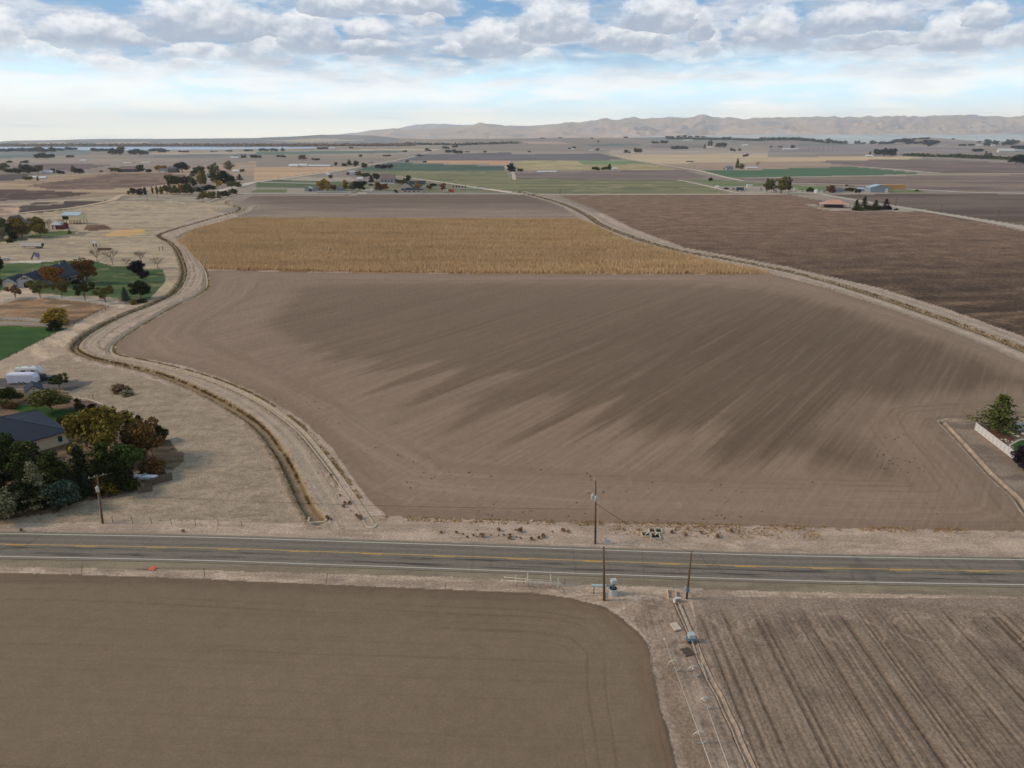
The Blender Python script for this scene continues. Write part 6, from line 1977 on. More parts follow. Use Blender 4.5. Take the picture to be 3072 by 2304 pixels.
FB('shed', 'long white shed right of the poplar farmhouse', 'shed', 2030, 2122, 347, 364, csC, M['white'], M['white_roof'])
FB('farmhouse', 'white farmhouse right of the lone dark poplar', 'house', 868, 908, 353, 374, csC, M['white'], M['white_roof'], wins=2)
FB('shed', 'left half of the low white sheds on the dark field edge', 'shed', 215, 300, 383, 398, csC, M['white'], M['white_roof'])
FB('shed', 'right half of the low white sheds on the dark field edge', 'shed', 302, 386, 382, 397, csC, M['white'], M['white_roof'])
FB('warehouse', 'long white warehouse near the right skyline', 'warehouse', 1480, 1562, 111, 124, csC, M['white'], M['white_roof'])
FB('shed', 'white shed under the slim twin poplars', 'shed', 1680, 1738, 172, 186, csC, M['white'], M['white_roof'])
FB('shed', 'pale blue shed on the plain right of centre', 'shed', 755, 786, 194, 210, csC, M['tin'], M['tin'])
FB('shed', 'white shed left of the pale blue shed', 'shed', 670, 702, 200, 212, csC, M['white'], M['white_roof'])
FB('house', 'white farmhouse below two dark trees near the centre skyline', 'house', 508, 546, 188, 199, csC, M['white'], M['white_roof'])
FB('shed', 'white hillside shed right of the twin poplars', 'shed', 1990, 2040, 152, 172, csC, M['white'], M['white_roof'])
FB('shed', 'tin shed left of the tall dark trees on the right plain', 'shed', 850, 905, 243, 264, csD, M['tin'], M['white_roof'])
FB('house', 'white house tucked under the tall dark trees on the right plain', 'house', 908, 950, 240, 262, csD, M['white'], M['grey_roof'])
FB('shed', 'low white sheds at far right beyond the power poles', 'shed', 130, 200, 186, 202, csD, M['white'], M['white_roof'])
FB('shed', 'second low white shed right of the first beyond the power poles', 'shed', 205, 262, 188, 201, csD, M['tin'], M['white_roof'])
FB('house', 'white house left of the big dark right-edge tree pair', 'house', 1800, 1848, 154, 170, csD, M['white'], M['white_roof'])
FB('house', 'white house between the two right-edge trees', 'house', 1930, 1966, 154, 170, csD, M['white'], M['white_roof'])
FB('greenhouse', 'long white greenhouse row at the right edge', 'greenhouse', 1990, 2130, 190, 222, csD, M['white'], M['white_roof'], dep=20)
FB('shed', 'grey shed right of the long white greenhouse', 'shed', 2132, 2200, 196, 220, csD, M['tin'], M['tin'])
FB('shed', 'white shed on the belt of houses below the far tree belt', 'shed', 1478, 1552, 156, 168, csD, M['white'], M['tin'])
FB('shed', 'long brown shed left of the olive tree at the right edge', 'shed', 1690, 1860, 240, 256, csD, M['darkwall'], M['brown_roof'], dep=12)
# haystack wall
FB('haystack', 'long flat-topped golden haystack behind the metal workshop', 'haystack', 1945, 2200, 122, 172, c84, M['straw'], M['straw'], 'flat', dep=10)

# open-sided shelter with terracotta roof
(fx, fy), = conv(0.28029, 2100, 520)((1470, 372))
p = G(fx, fy)
dz_ = depth_at((p[0], p[1], 0)) / F_PX * 0.28029
wS, dS = 300 * dz_, 17.0
t = thing('hay_shelter', (p[0], p[1] + dS / 2, 0), 'open-sided shelter with low terracotta hip roof on posts beside dark spruces', 'shelter', rz=math.radians(-10))
W2, D2 = wS / 2, dS / 2
b = MB().add([(-W2, -D2, 3.6), (W2, -D2, 3.6), (W2, D2, 3.6), (-W2, D2, 3.6), (-W2 * .62, -D2 * .45, 4.7), (W2 * .62, -D2 * .45, 4.7), (W2 * .62, D2 * .45, 4.7), (-W2 * .62, D2 * .45, 4.7)],
             [(3, 2, 1, 0), (0, 1, 5, 4), (1, 2, 6, 5), (2, 3, 7, 6), (3, 0, 4, 7), (4, 5, 6, 7)])
b.build('lower_roof', M['orange_roof'], t)
b = MB().add([(-W2 * .62, -D2 * .47, 4.75), (W2 * .62, -D2 * .47, 4.75), (W2 * .62, D2 * .47, 4.75), (-W2 * .62, D2 * .47, 4.75), (-W2 * .30, 0, 7.6), (W2 * .34, 0, 7.6)],
             [(3, 2, 1, 0), (0, 1, 5, 4), (2, 3, 4, 5), (3, 0, 4), (1, 2, 5)])
b.build('upper_roof', M['orange_roof'], t)
for i in range(6):
    for j in (-1, 1):
        MB().box((-W2 * 0.94 + i * W2 * 1.88 / 5, j * D2 * 0.93, 1.85), (0.35, 0.35, 3.7)).build('post', M['pole'], t)
MB().box((0, 1.5, 1.5), (wS * 0.62, dS * 0.4, 3.0)).build('inner_wall', M['darkwall'], t)

# play set and garden furniture behind the ranch house
(fx, fy), = c5((370, 615))
p = G(fx, fy)
t = thing('swing_set', (p[0], p[1], 0), 'purple A-frame play set with slide beside the pale court', 'play set')
MB().tube((-2.5, 0, 0), (0, 0, 4.2), 0.28, n=6).tube((2.2, 0, 0), (0, 0, 4.2), 0.28, n=6).build('frame', M['purple'], t)
MB().add([(-2.8, -0.6, 0.1), (-2.2, -0.6, 0.1), (0.4, -0.6, 3.7), (-0.2, -0.6, 3.7), (-2.8, 0.6, 0.1), (-2.2, 0.6, 0.1), (0.4, 0.6, 3.7), (-0.2, 0.6, 3.7)],
         [(3, 2, 1, 0), (4, 5, 6, 7), (0, 1, 5, 4), (1, 2, 6, 5), (2, 3, 7, 6), (3, 0, 4, 7)]).build('slide', M['purple'], t)
MB().box((1.3, 0.3, 2.4), (1.6, 1.4, 2.4)).build('tower_panel', M['purple'], t)


# ------------------------------------------------------------------ vehicles
def wheel(par, x, y, r, w=0.3):
    b = MB().tube((x, y - w / 2, r), (x, y + w / 2, r), r, n=14)
    wv_ = b.build('wheel', M['rubber'], par)
    MB().tube((x, y - w / 2 - 0.02, r), (x, y + w / 2 + 0.02, r), r * 0.55, n=10).build('rim', M['alu'], wv_)


def trailer_body(par, L_, W_, H_, z0, mat, name='body', nose=0.35):
    """caravan shell: rounded shoulders, sloped nose"""
    prof = []
    zc = [(0, -W_ / 2), (0.85, -W_ / 2), (0.97, -W_ / 2 * 0.9), (1.0, -W_ / 2 * 0.72), (1.0, W_ / 2 * 0.72), (0.97, W_ / 2 * 0.9), (0.85, W_ / 2), (0, W_ / 2)]
    vs, fs = [], []
    xs_ = [-L_ / 2, -L_ / 2 + 0.15, L_ / 2 - nose * 2.2, L_ / 2 - nose, L_ / 2]
    hs = [0.94, 1.0, 1.0, 0.93, 0.55]
    for x, hk in zip(xs_, hs):
        for zf, y in zc:
            vs.append((x, y, z0 + zf * H_ * hk))
    n = len(zc)
    for i in range(len(xs_) - 1):
        for j in range(n):
            fs.append((i * n + j, i * n + (j + 1) % n, (i + 1) * n + (j + 1) % n, (i + 1) * n + j))
    fs += [tuple(range(n - 1, -1, -1)), tuple(range((len(xs_) - 1) * n, len(xs_) * n))]
    return MB().add(vs, fs).build(name, mat, par)


(fx, fy), = c6((165, 398))
p = G(fx, fy)
t = thing('covered_trailer', (p[0], p[1] + 1.4, 0), 'travel trailer under a lavender-grey tarp on the dark pad', 'trailer', rz=math.radians(3))
trailer_body(t, 7.6, 2.5, 2.6, 0.35, M['tarp'], 'tarp', 0.7)
for k in range(7):
    MB().tube((-3.3 + k * 1.0, -1.28, 0.5), (-3.2 + k * 0.98, -1.27, 2.4), 0.04, n=4).build('tarp_fold', M['tarp'], t)
wheel(t, -0.6, -1.2, 0.36); wheel(t, 0.5, -1.2, 0.36)
(fx, fy), = c6((215, 352))
p = G(fx, fy)
t = thing('travel_trailer', (p[0], p[1] + 1.6, 0), 'white travel trailer with roof vents parked behind the tarp-covered one', 'trailer', rz=math.radians(3))
trailer_body(t, 7.0, 2.4, 2.5, 0.55, M['white'], 'body', 0.8)
for q in (-2.6, 0.0, 2.2):
    MB().box((q, 0, 3.12), (0.7, 0.7, 0.22)).build('roof_vent', M['tin'], t)
window(((-3.5, -1.21), (1, 0), (0, -1)), 2.4, 2.1, 1.2, 0.7, t); window(((-3.5, -1.21), (1, 0), (0, -1)), 5.0, 2.1, 1.0, 0.7, t)
wheel(t, -0.6, -1.15, 0.36); wheel(t, 0.4, -1.15, 0.36)
(fx, fy), = c6((335, 372))
p = G(fx, fy)
t = thing('pickup_truck', (p[0], p[1] + 0.9, 0), 'black pickup with white tailgate end parked right of the trailers', 'pickup', rz=math.radians(5))
MB().box((0, 0, 0.8), (5.2, 1.9, 0.6)).box((0.2, 0, 1.1), (5.0, 1.86, 0.12)).build('body', M['black'], t)
MB().box((-0.7, 0, 1.5), (2.0, 1.7, 0.75), taper=0.82).build('cab', M['black'], t)
MB().box((-0.7, 0, 1.5), (1.7, 1.72, 0.42), taper=0.86).build('side_window', M['glass'], t)
MB().box((2.62, 0, 0.9), (0.08, 1.7, 0.6)).build('tailgate', M['white'], t)
for x_ in (-1.6, 1.5):
    for y_ in (-0.85, 0.85):
        wheel(t, x_, y_, 0.4, 0.28)
MB().tube((2.72, -0.6, 1.0), (2.78, -0.6, 1.0), 0.09, n=8).build('tail_light', M['redpaint'], t)

# long white grain trailer in the pasture
(fx, fy), = c5((325, 505))
p = G(fx, fy)
dz_ = depth_at((p[0], p[1], 0)) / F_PX * 0.28933
t = thing('grain_trailer', (p[0], p[1] + 1.3, 0), 'long white open semi trailer with black wheels parked in the dry pasture', 'trailer', rz=math.radians(-4))
Lt = 235 * dz_
prof = [(-1.3, 3.3), (-1.2, 3.3), (-0.55, 1.2), (0.55, 1.2), (1.2, 3.3), (1.3, 3.3), (0.75, 1.0), (-0.75, 1.0)]
b = MB().prism([(-1.3, 1.5), (1.3, 1.5), (1.3, 3.4), (1.18, 3.4), (1.18, 1.7), (-1.18, 1.7), (-1.18, 3.4), (-1.3, 3.4)], -Lt / 2, Lt / 2)
b.v = [(y, x, z) for x, y, z in b.v]
b.build('body', M['white'], t)
for q in (-1, 1):
    MB().box((q * (Lt / 2 - 0.06), 0, 2.45), (0.12, 2.36, 1.8)).build('end_wall', M['white'] if q < 0 else M['black'], t)
MB().box((0, 0, 1.25), (Lt * 0.96, 1.0, 0.3)).build('chassis', M['black'], t)
for x_ in (Lt * 0.20, Lt * 0.29, Lt * 0.38):
    for y_ in (-1.05, 1.05):
        wheel(t, x_, y_, 0.52, 0.4)
MB().box((-Lt * 0.32, -0.7, 0.6), (0.2, 0.2, 1.2)).build('landing_leg', M['black'], t)


def simple_vehicle(name, label, cat, x0, x1, yt, yb, cv, body, cabin, long_box=False, group=None):
    s_, ox, oy = cv
    xa, xb, ya, yb_ = ox + x0 * s_, ox + x1 * s_, oy + yt * s_, oy + yb * s_
    p = GF((xa + xb) / 2, yb_)
    w = (xb - xa) * depth_at(p) / F_PX
    H = max(1.5, z_of(p, ya, (xa + xb) / 2))
    t = thing(name, (p[0], p[1] + 1.1, p[2]), label, cat, group)
    if long_box:
        MB().box((0, 0, H * 0.58), (w, 2.5, H * 0.8), taper=0.95).build('body', body, t)
        MB().box((-w * 0.12, -1.27, H * 0.66), (w * 0.4, 0.06, H * 0.22)).build('side_window', M['glass'], t)
    else:
        MB().box((0, 0, H * 0.40), (w, 1.9, H * 0.45), taper=0.97).build('body', body, t)
        MB().box((-w * 0.06, 0, H * 0.80), (w * 0.55, 1.7, H * 0.38), taper=0.78).build('cabin', cabin, t)
    for x_ in (-w * 0.3, w * 0.3):
        for y_ in (-0.95, 0.95):
            wheel(t, x_, y_, min(0.45, H * 0.2), 0.3)
    return t


SV = simple_vehicle
SV('parked_truck', 'dark truck at the left of the vehicle yard', 'truck', 255, 310, 150, 176, c84, M['black'], M['glass'])
SV('motorhome', 'blue and white motorhome in the middle of the vehicle yard', 'motorhome', 388, 470, 148, 192, c84, M['bluecar'], M['white'], True)
SV('camper_van', 'low white van in front of the blue motorhome', 'van', 425, 462, 176, 200, c84, M['white'], M['glass'])
SV('travel_trailer', 'long white trailer at the right of the vehicle yard', 'trailer', 470, 530, 160, 192, c84, M['white'], M['white'], True)
SV('parked_car', 'silver car parked behind the dark truck', 'car', 340, 382, 156, 180, c84, M['alu'], M['glass'])
SV('parked_car', 'pale car right of the long white trailer', 'car', 640, 670, 160, 182, c84, M['alu'], M['glass'])
SV('travel_trailer', 'white trailer with blue side under the cottonwoods', 'trailer', 776, 830, 168, 200, c84, M['white'], M['white'], True)
SV('travel_trailer', 'white trailer right of the cottonwoods', 'trailer', 945, 992, 158, 194, c84, M['white'], M['white'], True)
SV('horse_trailer', 'tall white horse trailer further right of the cottonwoods', 'trailer', 1008, 1042, 154, 192, c84, M['white'], M['white'], True)
SV('parked_car', 'white car beside the dark shrub near the right houses', 'car', 1076, 1112, 170, 196, c84, M['white'], M['glass'])
SV('motorhome', 'black and white motorhome parked left of the metal workshop', 'motorhome', 1660, 1722, 168, 212, c84, M['black'], M['white'], True)
SV('parked_car', 'white car parked beside the grey-blue house', 'car', 1530, 1560, 182, 202, c84, M['white'], M['glass'])
SV('travel_trailer', 'white trailer at the right end of the white rail fence', 'trailer', 1900, 1962, 300, 338, c83, M['white'], M['white'], True)
SV('farm_truck', 'red and white truck beside the trailer at the fence end', 'truck', 1978, 2042, 302, 342, c83, M['redpaint'], M['white'], True)
SV('parked_car', 'white car on the forecourt in front of the left grove', 'car', 1640, 1700, 485, 512, c82, M['white'], M['glass'])
SV('stock_tank_trailer', 'pale blue trailer beside the golden tree on the lane', 'trailer', 1200, 1245, 655, 690, c82, M['palegrey'], M['white'], True)
SV('boat_trailer', 'pale blue boat trailer on the ranch-house court', 'trailer', 70, 140, 868, 905, (0.15669, 0, 640), M['palegrey'], M['tin'], True)
b = MB()
(fx, fy), = conv(0.28029, 2100, 520)((1240, 212))
p = G(fx, fy)
b.tube((p[0], p[1], 0), (p[0], p[1], 3.6), 2.6, n=14).tube((p[0], p[1], 3.6), (p[0], p[1], 4.8), 2.6, 0.5, n=14)
tag(b.build('water_tank', M['tank']), 'round white tank beside the road left of the narrow white house', 'tank')
for (xa, xb, yb, lb) in ((1510, 1538, 305, 'left half of the dark stack on the tan field'), (1540, 1568, 305, 'right half of the dark stack on the tan field')):
    FB('bale_stack', lb, 'bale stack', xa, xb, 297, yb, csC, M['darkwall'], M['darkwall'], 'flat', dep=8)

# ------------------------------------------------------------------ poles and cables
def wood_pole(base, top, label, r=0.16):
    p = G(*base)
    h = z_of((p[0], p[1], 0), top[1], top[0])
    d = pix_dir(*top)
    tp = Vector((d[0] / d[1] * p[1], p[1], h))
    t = thing('power_pole', (p[0], p[1], 0), label, 'power pole', 'wooden power poles near the highway')
    loc = Vector((p[0], p[1], 0))
    MB().tube((0, 0, -0.3), tp - loc, r * 1.15, r * 0.75, 10).build('shaft', M['pole'], t, smooth=True)
    return t, tp - loc


def wire(name, a, b, sag, label, r=0.022):
    a, b = Vector(a), Vector(b)
    pts = []
    for i in range(15):
        f = i / 14
        q = a.lerp(b, f)
        q.z -= sag * 4 * f * (1 - f)
        pts.append(q)
    o = MB().path(pts, r, 4).build(name, M['wire'])
    return tag(o, label, 'cable')


def transformer(par, c, r=0.28, h=0.85):
    o = MB().tube((c[0], c[1], c[2] - h / 2), (c[0], c[1], c[2] + h / 2), r, n=12).build('transformer', M['tin'], par, smooth=False)
    MB().tube((c[0], c[1], c[2] + h / 2), (c[0], c[1], c[2] + h / 2 + 0.1), r * 1.08, r * 0.7, n=12).build('lid', M['palegrey'], o)
    MB().tube((c[0], c[1], c[2] + h / 2 + 0.1), (c[0] + 0.05, c[1], c[2] + h / 2 + 0.4), 0.06, 0.04, n=6).build('bushing', M['white'], o)
    return o


pa, ta = wood_pole((308, 1570), (291, 1424), 'left power pole with crossarm and grey transformer in front of the thicket')
va = ta.normalized()
MB().box((ta.x, ta.y, ta.z - 0.35), (2.9, 0.13, 0.16), math.radians(38)).build('crossarm', M['greywood'], pa)
for k in (-1.25, -0.45, 0.9):
    q = Vector((ta.x + k * math.cos(math.radians(38)), ta.y + k * math.sin(math.radians(38)), ta.z - 0.25))
    MB().tube(q, q + Vector((0, 0, 0.24)), 0.07, 0.04, n=7).build('insulator', M['white'], pa)
transformer(pa, (ta * 0.72).to_tuple()[:1] + ((ta * 0.72).y - 0.40, (ta * 0.72).z))
bpy.data.objects[-1] if False else None
MB().tube((ta.x * 0.05 - 0.2, -0.08, 0.1), (ta.x * 0.6 - 0.2, -0.08, ta.z * 0.62), 0.05, n=6).build('conduit', M['tin'], pa)

pb, tb = wood_pole((1786, 1631), (1787, 1442), 'tallest centre power pole with transformer and cut-outs north of the highway')
transformer(pb, (tb.x * 0.7 - 0.52, -0.1, tb.z * 0.745), 0.27, 0.8)
transformer(pb, (tb.x * 0.7 - 0.05, -0.45, tb.z * 0.735), 0.24, 0.75)
MB().box((tb.x - 0.1, 0, tb.z * 0.90), (0.12, 0.12, 1.0), taper=0.7).build('bracket', M['tin'], pb)
for k in (0.92, 0.83):
    q = Vector((tb.x * k + 0.32, 0, tb.z * k))
    MB().tube(q, q + Vector((0.14, 0, 0.3)), 0.08, 0.05, n=7).build('insulator', M['white'], pb)
    MB().tube(q + Vector((-0.3, 0, 0.1)), q, 0.03, n=5).build('insulator_arm', M['tin'], pb)
MB().tube((tb.x - 0.05, 0, tb.z - 0.1), (tb.x - 0.35, 0, tb.z + 0.55), 0.04, n=5).build('ground_rod', M['tin'], pb)
MB().tube((0.13, -0.12, 0.9), (0.13, -0.12, tb.z * 0.44), 0.05, n=6).build('conduit', M['palegrey'], pb)

pc, tcp = wood_pole((1813, 1801), (1811, 1640), 'plain brown power pole standing beside the blue pump', 0.17)
MB().box((0.35, 0.05, 0.75), (0.35, 0.25, 0.9)).build('meter_box', M['palegrey'], pc)
pd_, td = wood_pole((2060, 1796), (2075, 1652), 'leaning dark power pole beside the concrete ditch head', 0.15)
MB().box((td.x * 0.25, -0.18, td.z * 0.20), (0.45, 0.25, 0.7)).build('switch_box', M['bluepaint'], pd_)
MB().box((td.x * 0.27 - 0.4, -0.05, td.z * 0.22), (0.22, 0.2, 0.5)).build('meter_box', M['palegrey'], pd_)
MB().tube((td.x * 0.95, -0.2, td.z * 0.95), (td.x - 0.25, -0.1, td.z + 0.5), 0.03, n=5).build('riser_pipe', M['tin'], pd_)

LA, LB, LD = Vector(pa.location), Vector(pb.location), Vector(pd_.location)
wire('cable', LA + ta * 0.60, LB + tb * 0.555, 0.55, 'thin cable running from the left power pole to the centre power pole')
wire('cable', LB + tb * 0.66, LD + td * 0.97, 0.9, 'service cable drooping from the centre pole across the highway to the leaning pole')
# guy wire
ga = Vector((*G(1885, 1575), 0.0))
wire('guy_wire', LB + tb * 0.64, ga, 0.0, 'guy wire from the centre power pole down to the verge', 0.018)

# distant poles
for i, (x, yb, yt, cv, lb) in enumerate(((415, 588, 538, csC, 'slim power pole on the edge of the olive pasture'), (525, 588, 500, csD, 'slim power pole in front of the rust tree'),
        (1100, 692, 612, csD, 'slim power pole right of the dark spruces'), (1490, 745, 672, csD, 'second slim power pole along the country road'), (1978, 826, 720, csD, 'nearest slim power pole along the country road'),
        (1664, 590, 540, csB, 'slim power pole at the right end of the white rail fence'), (1428, 515, 420, c82, 'pale utility pole inside the left grove'), (1797, 465, 365, c82, 'pale utility pole at the right of the left grove'),
        (782, 632, 585, csD, 'slim power pole behind the terracotta shelter'))):
    s_, ox, oy = cv
    p = GF(ox + x * s_, oy + yb * s_)
    h = z_of(p, oy + yt * s_, ox + x * s_)
    t = thing('utility_pole', p, lb, 'utility pole', 'distant utility poles')
    MB().tube((0, 0, 0), (0, 0, h), 0.26, 0.16, 6).build('shaft', M['pole'] if i not in (6, 7) else M['greywood'], t)
    MB().box((0, 0, h - 0.8), (2.4, 0.16, 0.18)).build('crossarm', M['pole'], t)
for i in range(7):
    x = 408 + i * 42
    p = GF(2304 + (x - 60) * 0.3472, 380 + 218 * 0.3472 - i * 0.2)
    h = 45 * 0.3472 * depth_at(p) / F_PX
    t = thing('utility_pole', p, f'{ORD[i]} thin pole from the left in the far line crossing the right plain', 'utility pole', 'far line of poles')
    MB().tube((0, 0, 0), (0, 0, h), 0.5, 0.35, 5).build('shaft', M['pole'], t)
    MB().box((0, 0, h * 0.93), (6.0, 0.4, 0.4)).build('crossarm', M['pole'], t)


# ------------------------------------------------------------------ fences
def rail_fence(name, label, pxpts, h, nr, spacing, mat, rail=(0.05, 0.14), post=0.14, group=None, z=0.0, wire_=False, joined=False, cat='fence'):
    W = np.array([GF(x, y)[:2] for x, y in pxpts])
    S = np.concatenate([[0], np.cumsum(np.linalg.norm(np.diff(W, axis=0), axis=1))])
    n = max(1, int(round(S[-1] / spacing)))
    ss_ = np.linspace(0, S[-1], n + 1)
    P_ = np.stack([np.interp(ss_, S, W[:, 0]), np.interp(ss_, S, W[:, 1])], 1)
    zb = GF(*pxpts[0])[2]
    t = thing(name, (0, 0, zb), label, cat, group)
    b = MB()
    first = None
    for k, (x, y) in enumerate(P_):
        if joined:
            b.box((x, y, h / 2), (post, post, h))
        elif first is None:
            first = MB().box((0, 0, h / 2), (post, post, h), taper=0.92).build('post', mat, t)
            first.location = (x, y, 0)
        else:
            c = first.copy()
            C.objects.link(c)
            c.parent = t
            c.location = (x, y, 0)
    if joined:
        b.build('posts', mat, t, kind='stuff')
    for q in range(nr):
        zz = h * (q + 0.75) / (nr + 0.15)
        b = MB()
        for (x0, y0), (x1, y1) in zip(P_[:-1], P_[1:]):
            if wire_:
                b.tube((x0, y0, zz), (x1, y1, zz), 0.012, n=3, cap=False)
            else:
                L_ = math.hypot(x1 - x0, y1 - y0)
                b.box(((x0 + x1) / 2, (y0 + y1) / 2, zz), (L_ - post * 0.2, rail[0], rail[1]), math.atan2(y1 - y0, x1 - x0))
        b.build('rail' if not wire_ else 'wire', mat, t)
    return t


rail_fence('rail_fence', 'white rail fence curving round the top of the brown corral', c5((40, 1070), (110, 1052), (260, 1030), (390, 1022), (520, 1022), (650, 1038), (790, 1050), (920, 1060), (1040, 1082), (1100, 1095), (1132, 1112)), 1.4, 3, 2.9, M['vinyl'])
rail_fence('rail_fence', 'pale rail fence running down the right side of the corral', c5((1130, 1122), (1075, 1148), (980, 1190), (880, 1238), (770, 1290)), 1.3, 3, 2.9, M['greywood'])
rail_fence('rail_fence', 'upper of the two parallel white fences below the corral', c5((-300, 1228), (0, 1240), (250, 1254), (500, 1274)), 1.3, 3, 3.0, M['vinyl'])
rail_fence('rail_fence', 'lower of the two parallel white fences below the corral', c5((-300, 1285), (0, 1294), (250, 1302), (525, 1316)), 1.3, 3, 3.0, M['vinyl'])
rail_fence('rail_fence', 'short grey fence beside the dark shrub at the corral corner', c5((640, 1320), (720, 1316)), 1.2, 2, 2.5, M['greywood'])
rail_fence('wire_fence', 'wire fence with posts along the edge of the green pasture', c6((432, 8), (330, 60), (240, 105), (145, 150), (90, 180), (0, 215), (-200, 310)), 1.3, 4, 4.2, M['greywood'], post=0.12, wire_=True)
FENCEC = cB((-280, 580), (0, 584), (700, 584), (860, 576))
rail_fence('rail_fence', 'white rail fence left of the drive at the far edge of the tilled field', cB((-60, 585), (400, 585), (830, 585)), 1.9, 3, 4.5, M['vinyl'], (0.08, 0.42), 0.34, joined=True)
rail_fence('rail_fence', 'white rail fence right of the drive at the far edge of the tilled field', cB((960, 585), (1500, 585), (2212, 585)), 1.9, 3, 4.5, M['vinyl'], (0.08, 0.42), 0.34, joined=True)
rail_fence('rail_fence', 'inner white fence beside the grey barn left of the drive', cB((530, 568), (830, 570), (868, 562)), 1.8, 2, 4.5, M['vinyl'], (0.08, 0.5), 0.34, joined=True)
rail_fence('rail_fence', 'inner white fence right of the drive below the brown trees', cB((952, 582), (975, 570), (1200, 572)), 1.8, 2, 4.5, M['vinyl'], (0.08, 0.5), 0.34, joined=True)
rail_fence('rail_fence', 'white fence across the middle of the green paddocks', cB((40, 484), (520, 497)), 1.8, 2, 5, M['vinyl'], (0.08, 0.5), 0.34, joined=True)
rail_fence('rail_fence', 'white fence along the top of the green paddocks', cB((190, 458), (600, 470), (960, 474)), 1.8, 2, 5, M['vinyl'], (0.08, 0.5), 0.34, joined=True)
rail_fence('rail_fence', 'white fence along the bottom of the green paddocks', cB((-60, 538), (420, 540)), 1.8, 2, 5, M['vinyl'], (0.08, 0.5), 0.34, joined=True)
rail_fence('rail_fence', 'white fence in front of the large grey house', cB((975, 492), (1200, 497)), 1.8, 2, 5, M['vinyl'], (0.08, 0.5), 0.34, joined=True)
rail_fence('rail_fence', 'white fence along the slanting farm road on the right', cB((1700, 538), (1950, 541), (2212, 572)), 1.8, 2, 5, M['vinyl'], (0.08, 0.5), 0.34, joined=True)

# fence posts along the highway
fp = MB().tube((0, 0, -0.2), (0.03, 0, 1.25), 0.05, n=5)
n_ = 0
fm_ = None
for (x, yb) in c6((877, 1470), (1032, 1478), (1178, 1482), (1336, 1488), (1519, 1495)) + k3((152, 490), (348, 500)):
    p = G(x, yb)
    if fm_ is None:
        o = fp.build('fence_post', M['steel'])
        fm_ = o.data
    else:
        o = bpy.data.objects.new('fence_post', fm_)
        C.objects.link(o)
    o.location = (p[0], p[1], 0)
    o.rotation_euler = (random.uniform(-0.06, 0.06), random.uniform(-0.08, 0.08), random.random() * 6)
    n_ += 1
    tag(o, f'thin steel fence post, {ORD[n_ - 1]} from the left on the dirt lot above the highway', 'fence post', 'steel fence posts above the highway')
for i, (x, yb, lb) in enumerate([(*q, l) for q, l in zip(conv(0.2712, 0, 1400)((902, 1182),) + k3((38, 915), (1045, 968), (2033, 1008)) + conv(0.19, 1480, 1700)((1108, 420), (475, 262), (1120, 290)),
        ('leaning twin fence post below the left highway shoulder', 'leftmost single post below the highway shoulder', 'leaning fence post on the pale bank below the highway', 'short stake on the bank left of the wheel lines',
         'small dark stake on the bank below the parked wheel lines', 'thin stake behind the left parked wheel', 'thin stake behind the right parked wheels'))]):
    p = G(x, yb)
    o = bpy.data.objects.new('fence_post', fm_)
    C.objects.link(o)
    o.location = (p[0], p[1], 0)
    o.rotation_euler = (0, 0.22 if i in (0, 2) else 0.05, 0)
    o.scale = (1, 1, (1.2, 1.3, 1.4, 0.5, 0.6, 1.0, 0.9)[i])
    tag(o, lb, 'fence post')
(q,) = c6((725, 510),)
p = G(*q)
o = bpy.data.objects.new('fence_post', fm_)
C.objects.link(o)
o.location = (p[0], p[1], 0)
o.scale = (1.3, 1.3, 1.1)
tag(o, 'single wooden stake standing on the dirt lot above the mulch bed', 'fence post')
for i, (x, yb, lb) in enumerate([(*q, l) for q, l in zip(c5((1652, 530), (1690, 528)), ('left gate post beside the canal above the bare trees', 'right taller gate post beside the canal above the bare trees'))] + [(*q, l) for q, l in zip(conv(0.17179, 380, 480)((366, 715), (542, 685)), ('left dark post on the ridge of the dry pasture', 'right dark post on the ridge of the dry pasture'))]):
    p = G(x, yb)
    o = bpy.data.objects.new('gate_post', fm_)
    C.objects.link(o)
    o.location = (p[0], p[1], 0)
    o.scale = (4, 4, 2.2 if i < 2 else 6)
    tag(o, lb, 'post')

# old board fence by the tank
A0, A1, A2 = (G(*q) for q in conv(0.25316, 0, 1200)((1738, 1040), (2046, 945), (1700, 1075)))
def board_fence(label, p0, p1, h, n, seed):
    r = random.Random(seed)
    t = thing('board_fence', (p0[0], p0[1], 0), label, 'fence')
    dx, dy = (p1[0] - p0[0]) / n, (p1[1] - p0[1]) / n
    ang = math.atan2(dy, dx)
    L_ = math.hypot(dx, dy)
    for i in range(n):
        hh_ = h * r.uniform(0.88, 1.06)
        o = MB().box((0, 0, hh_ / 2), (L_ * 0.93, 0.03, hh_)).build('board', M['greywood'], t)
        o.location = (dx * (i + 0.5), dy * (i + 0.5), -0.05)
        o.rotation_euler = (r.uniform(-0.04, 0.04), r.uniform(-0.05, 0.05), ang)
    for z_ in (0.45, 1.3):
        MB().box(((p1[0] - p0[0]) / 2 - math.sin(ang) * -0.05, (p1[1] - p0[1]) / 2 + math.cos(ang) * 0.05, z_), (L_ * n, 0.05, 0.09), ang).build('rail', M['wood'], t)
    for f_ in (0, 0.5, 1):
        MB().box(((p1[0] - p0[0]) * f_ + math.sin(ang) * -0.12, (p1[1] - p0[1]) * f_ + math.cos(ang) * 0.12, 0.9), (0.12, 0.12, 1.8), ang).build('post', M['wood'], t)


board_fence('long weathered board fence screening the white propane tank', G(*conv(0.25316, 0, 1200)((1735, 1032),)[0]), G(*conv(0.25316, 0, 1200)((2046, 948),)[0]), 1.75, 24, 3)
board_fence('short leaning board fence left of the propane-tank screen', G(*conv(0.25316, 0, 1200)((1645, 1108),)[0]), G(*conv(0.25316, 0, 1200)((1808, 1075),)[0]), 1.6, 12, 4)
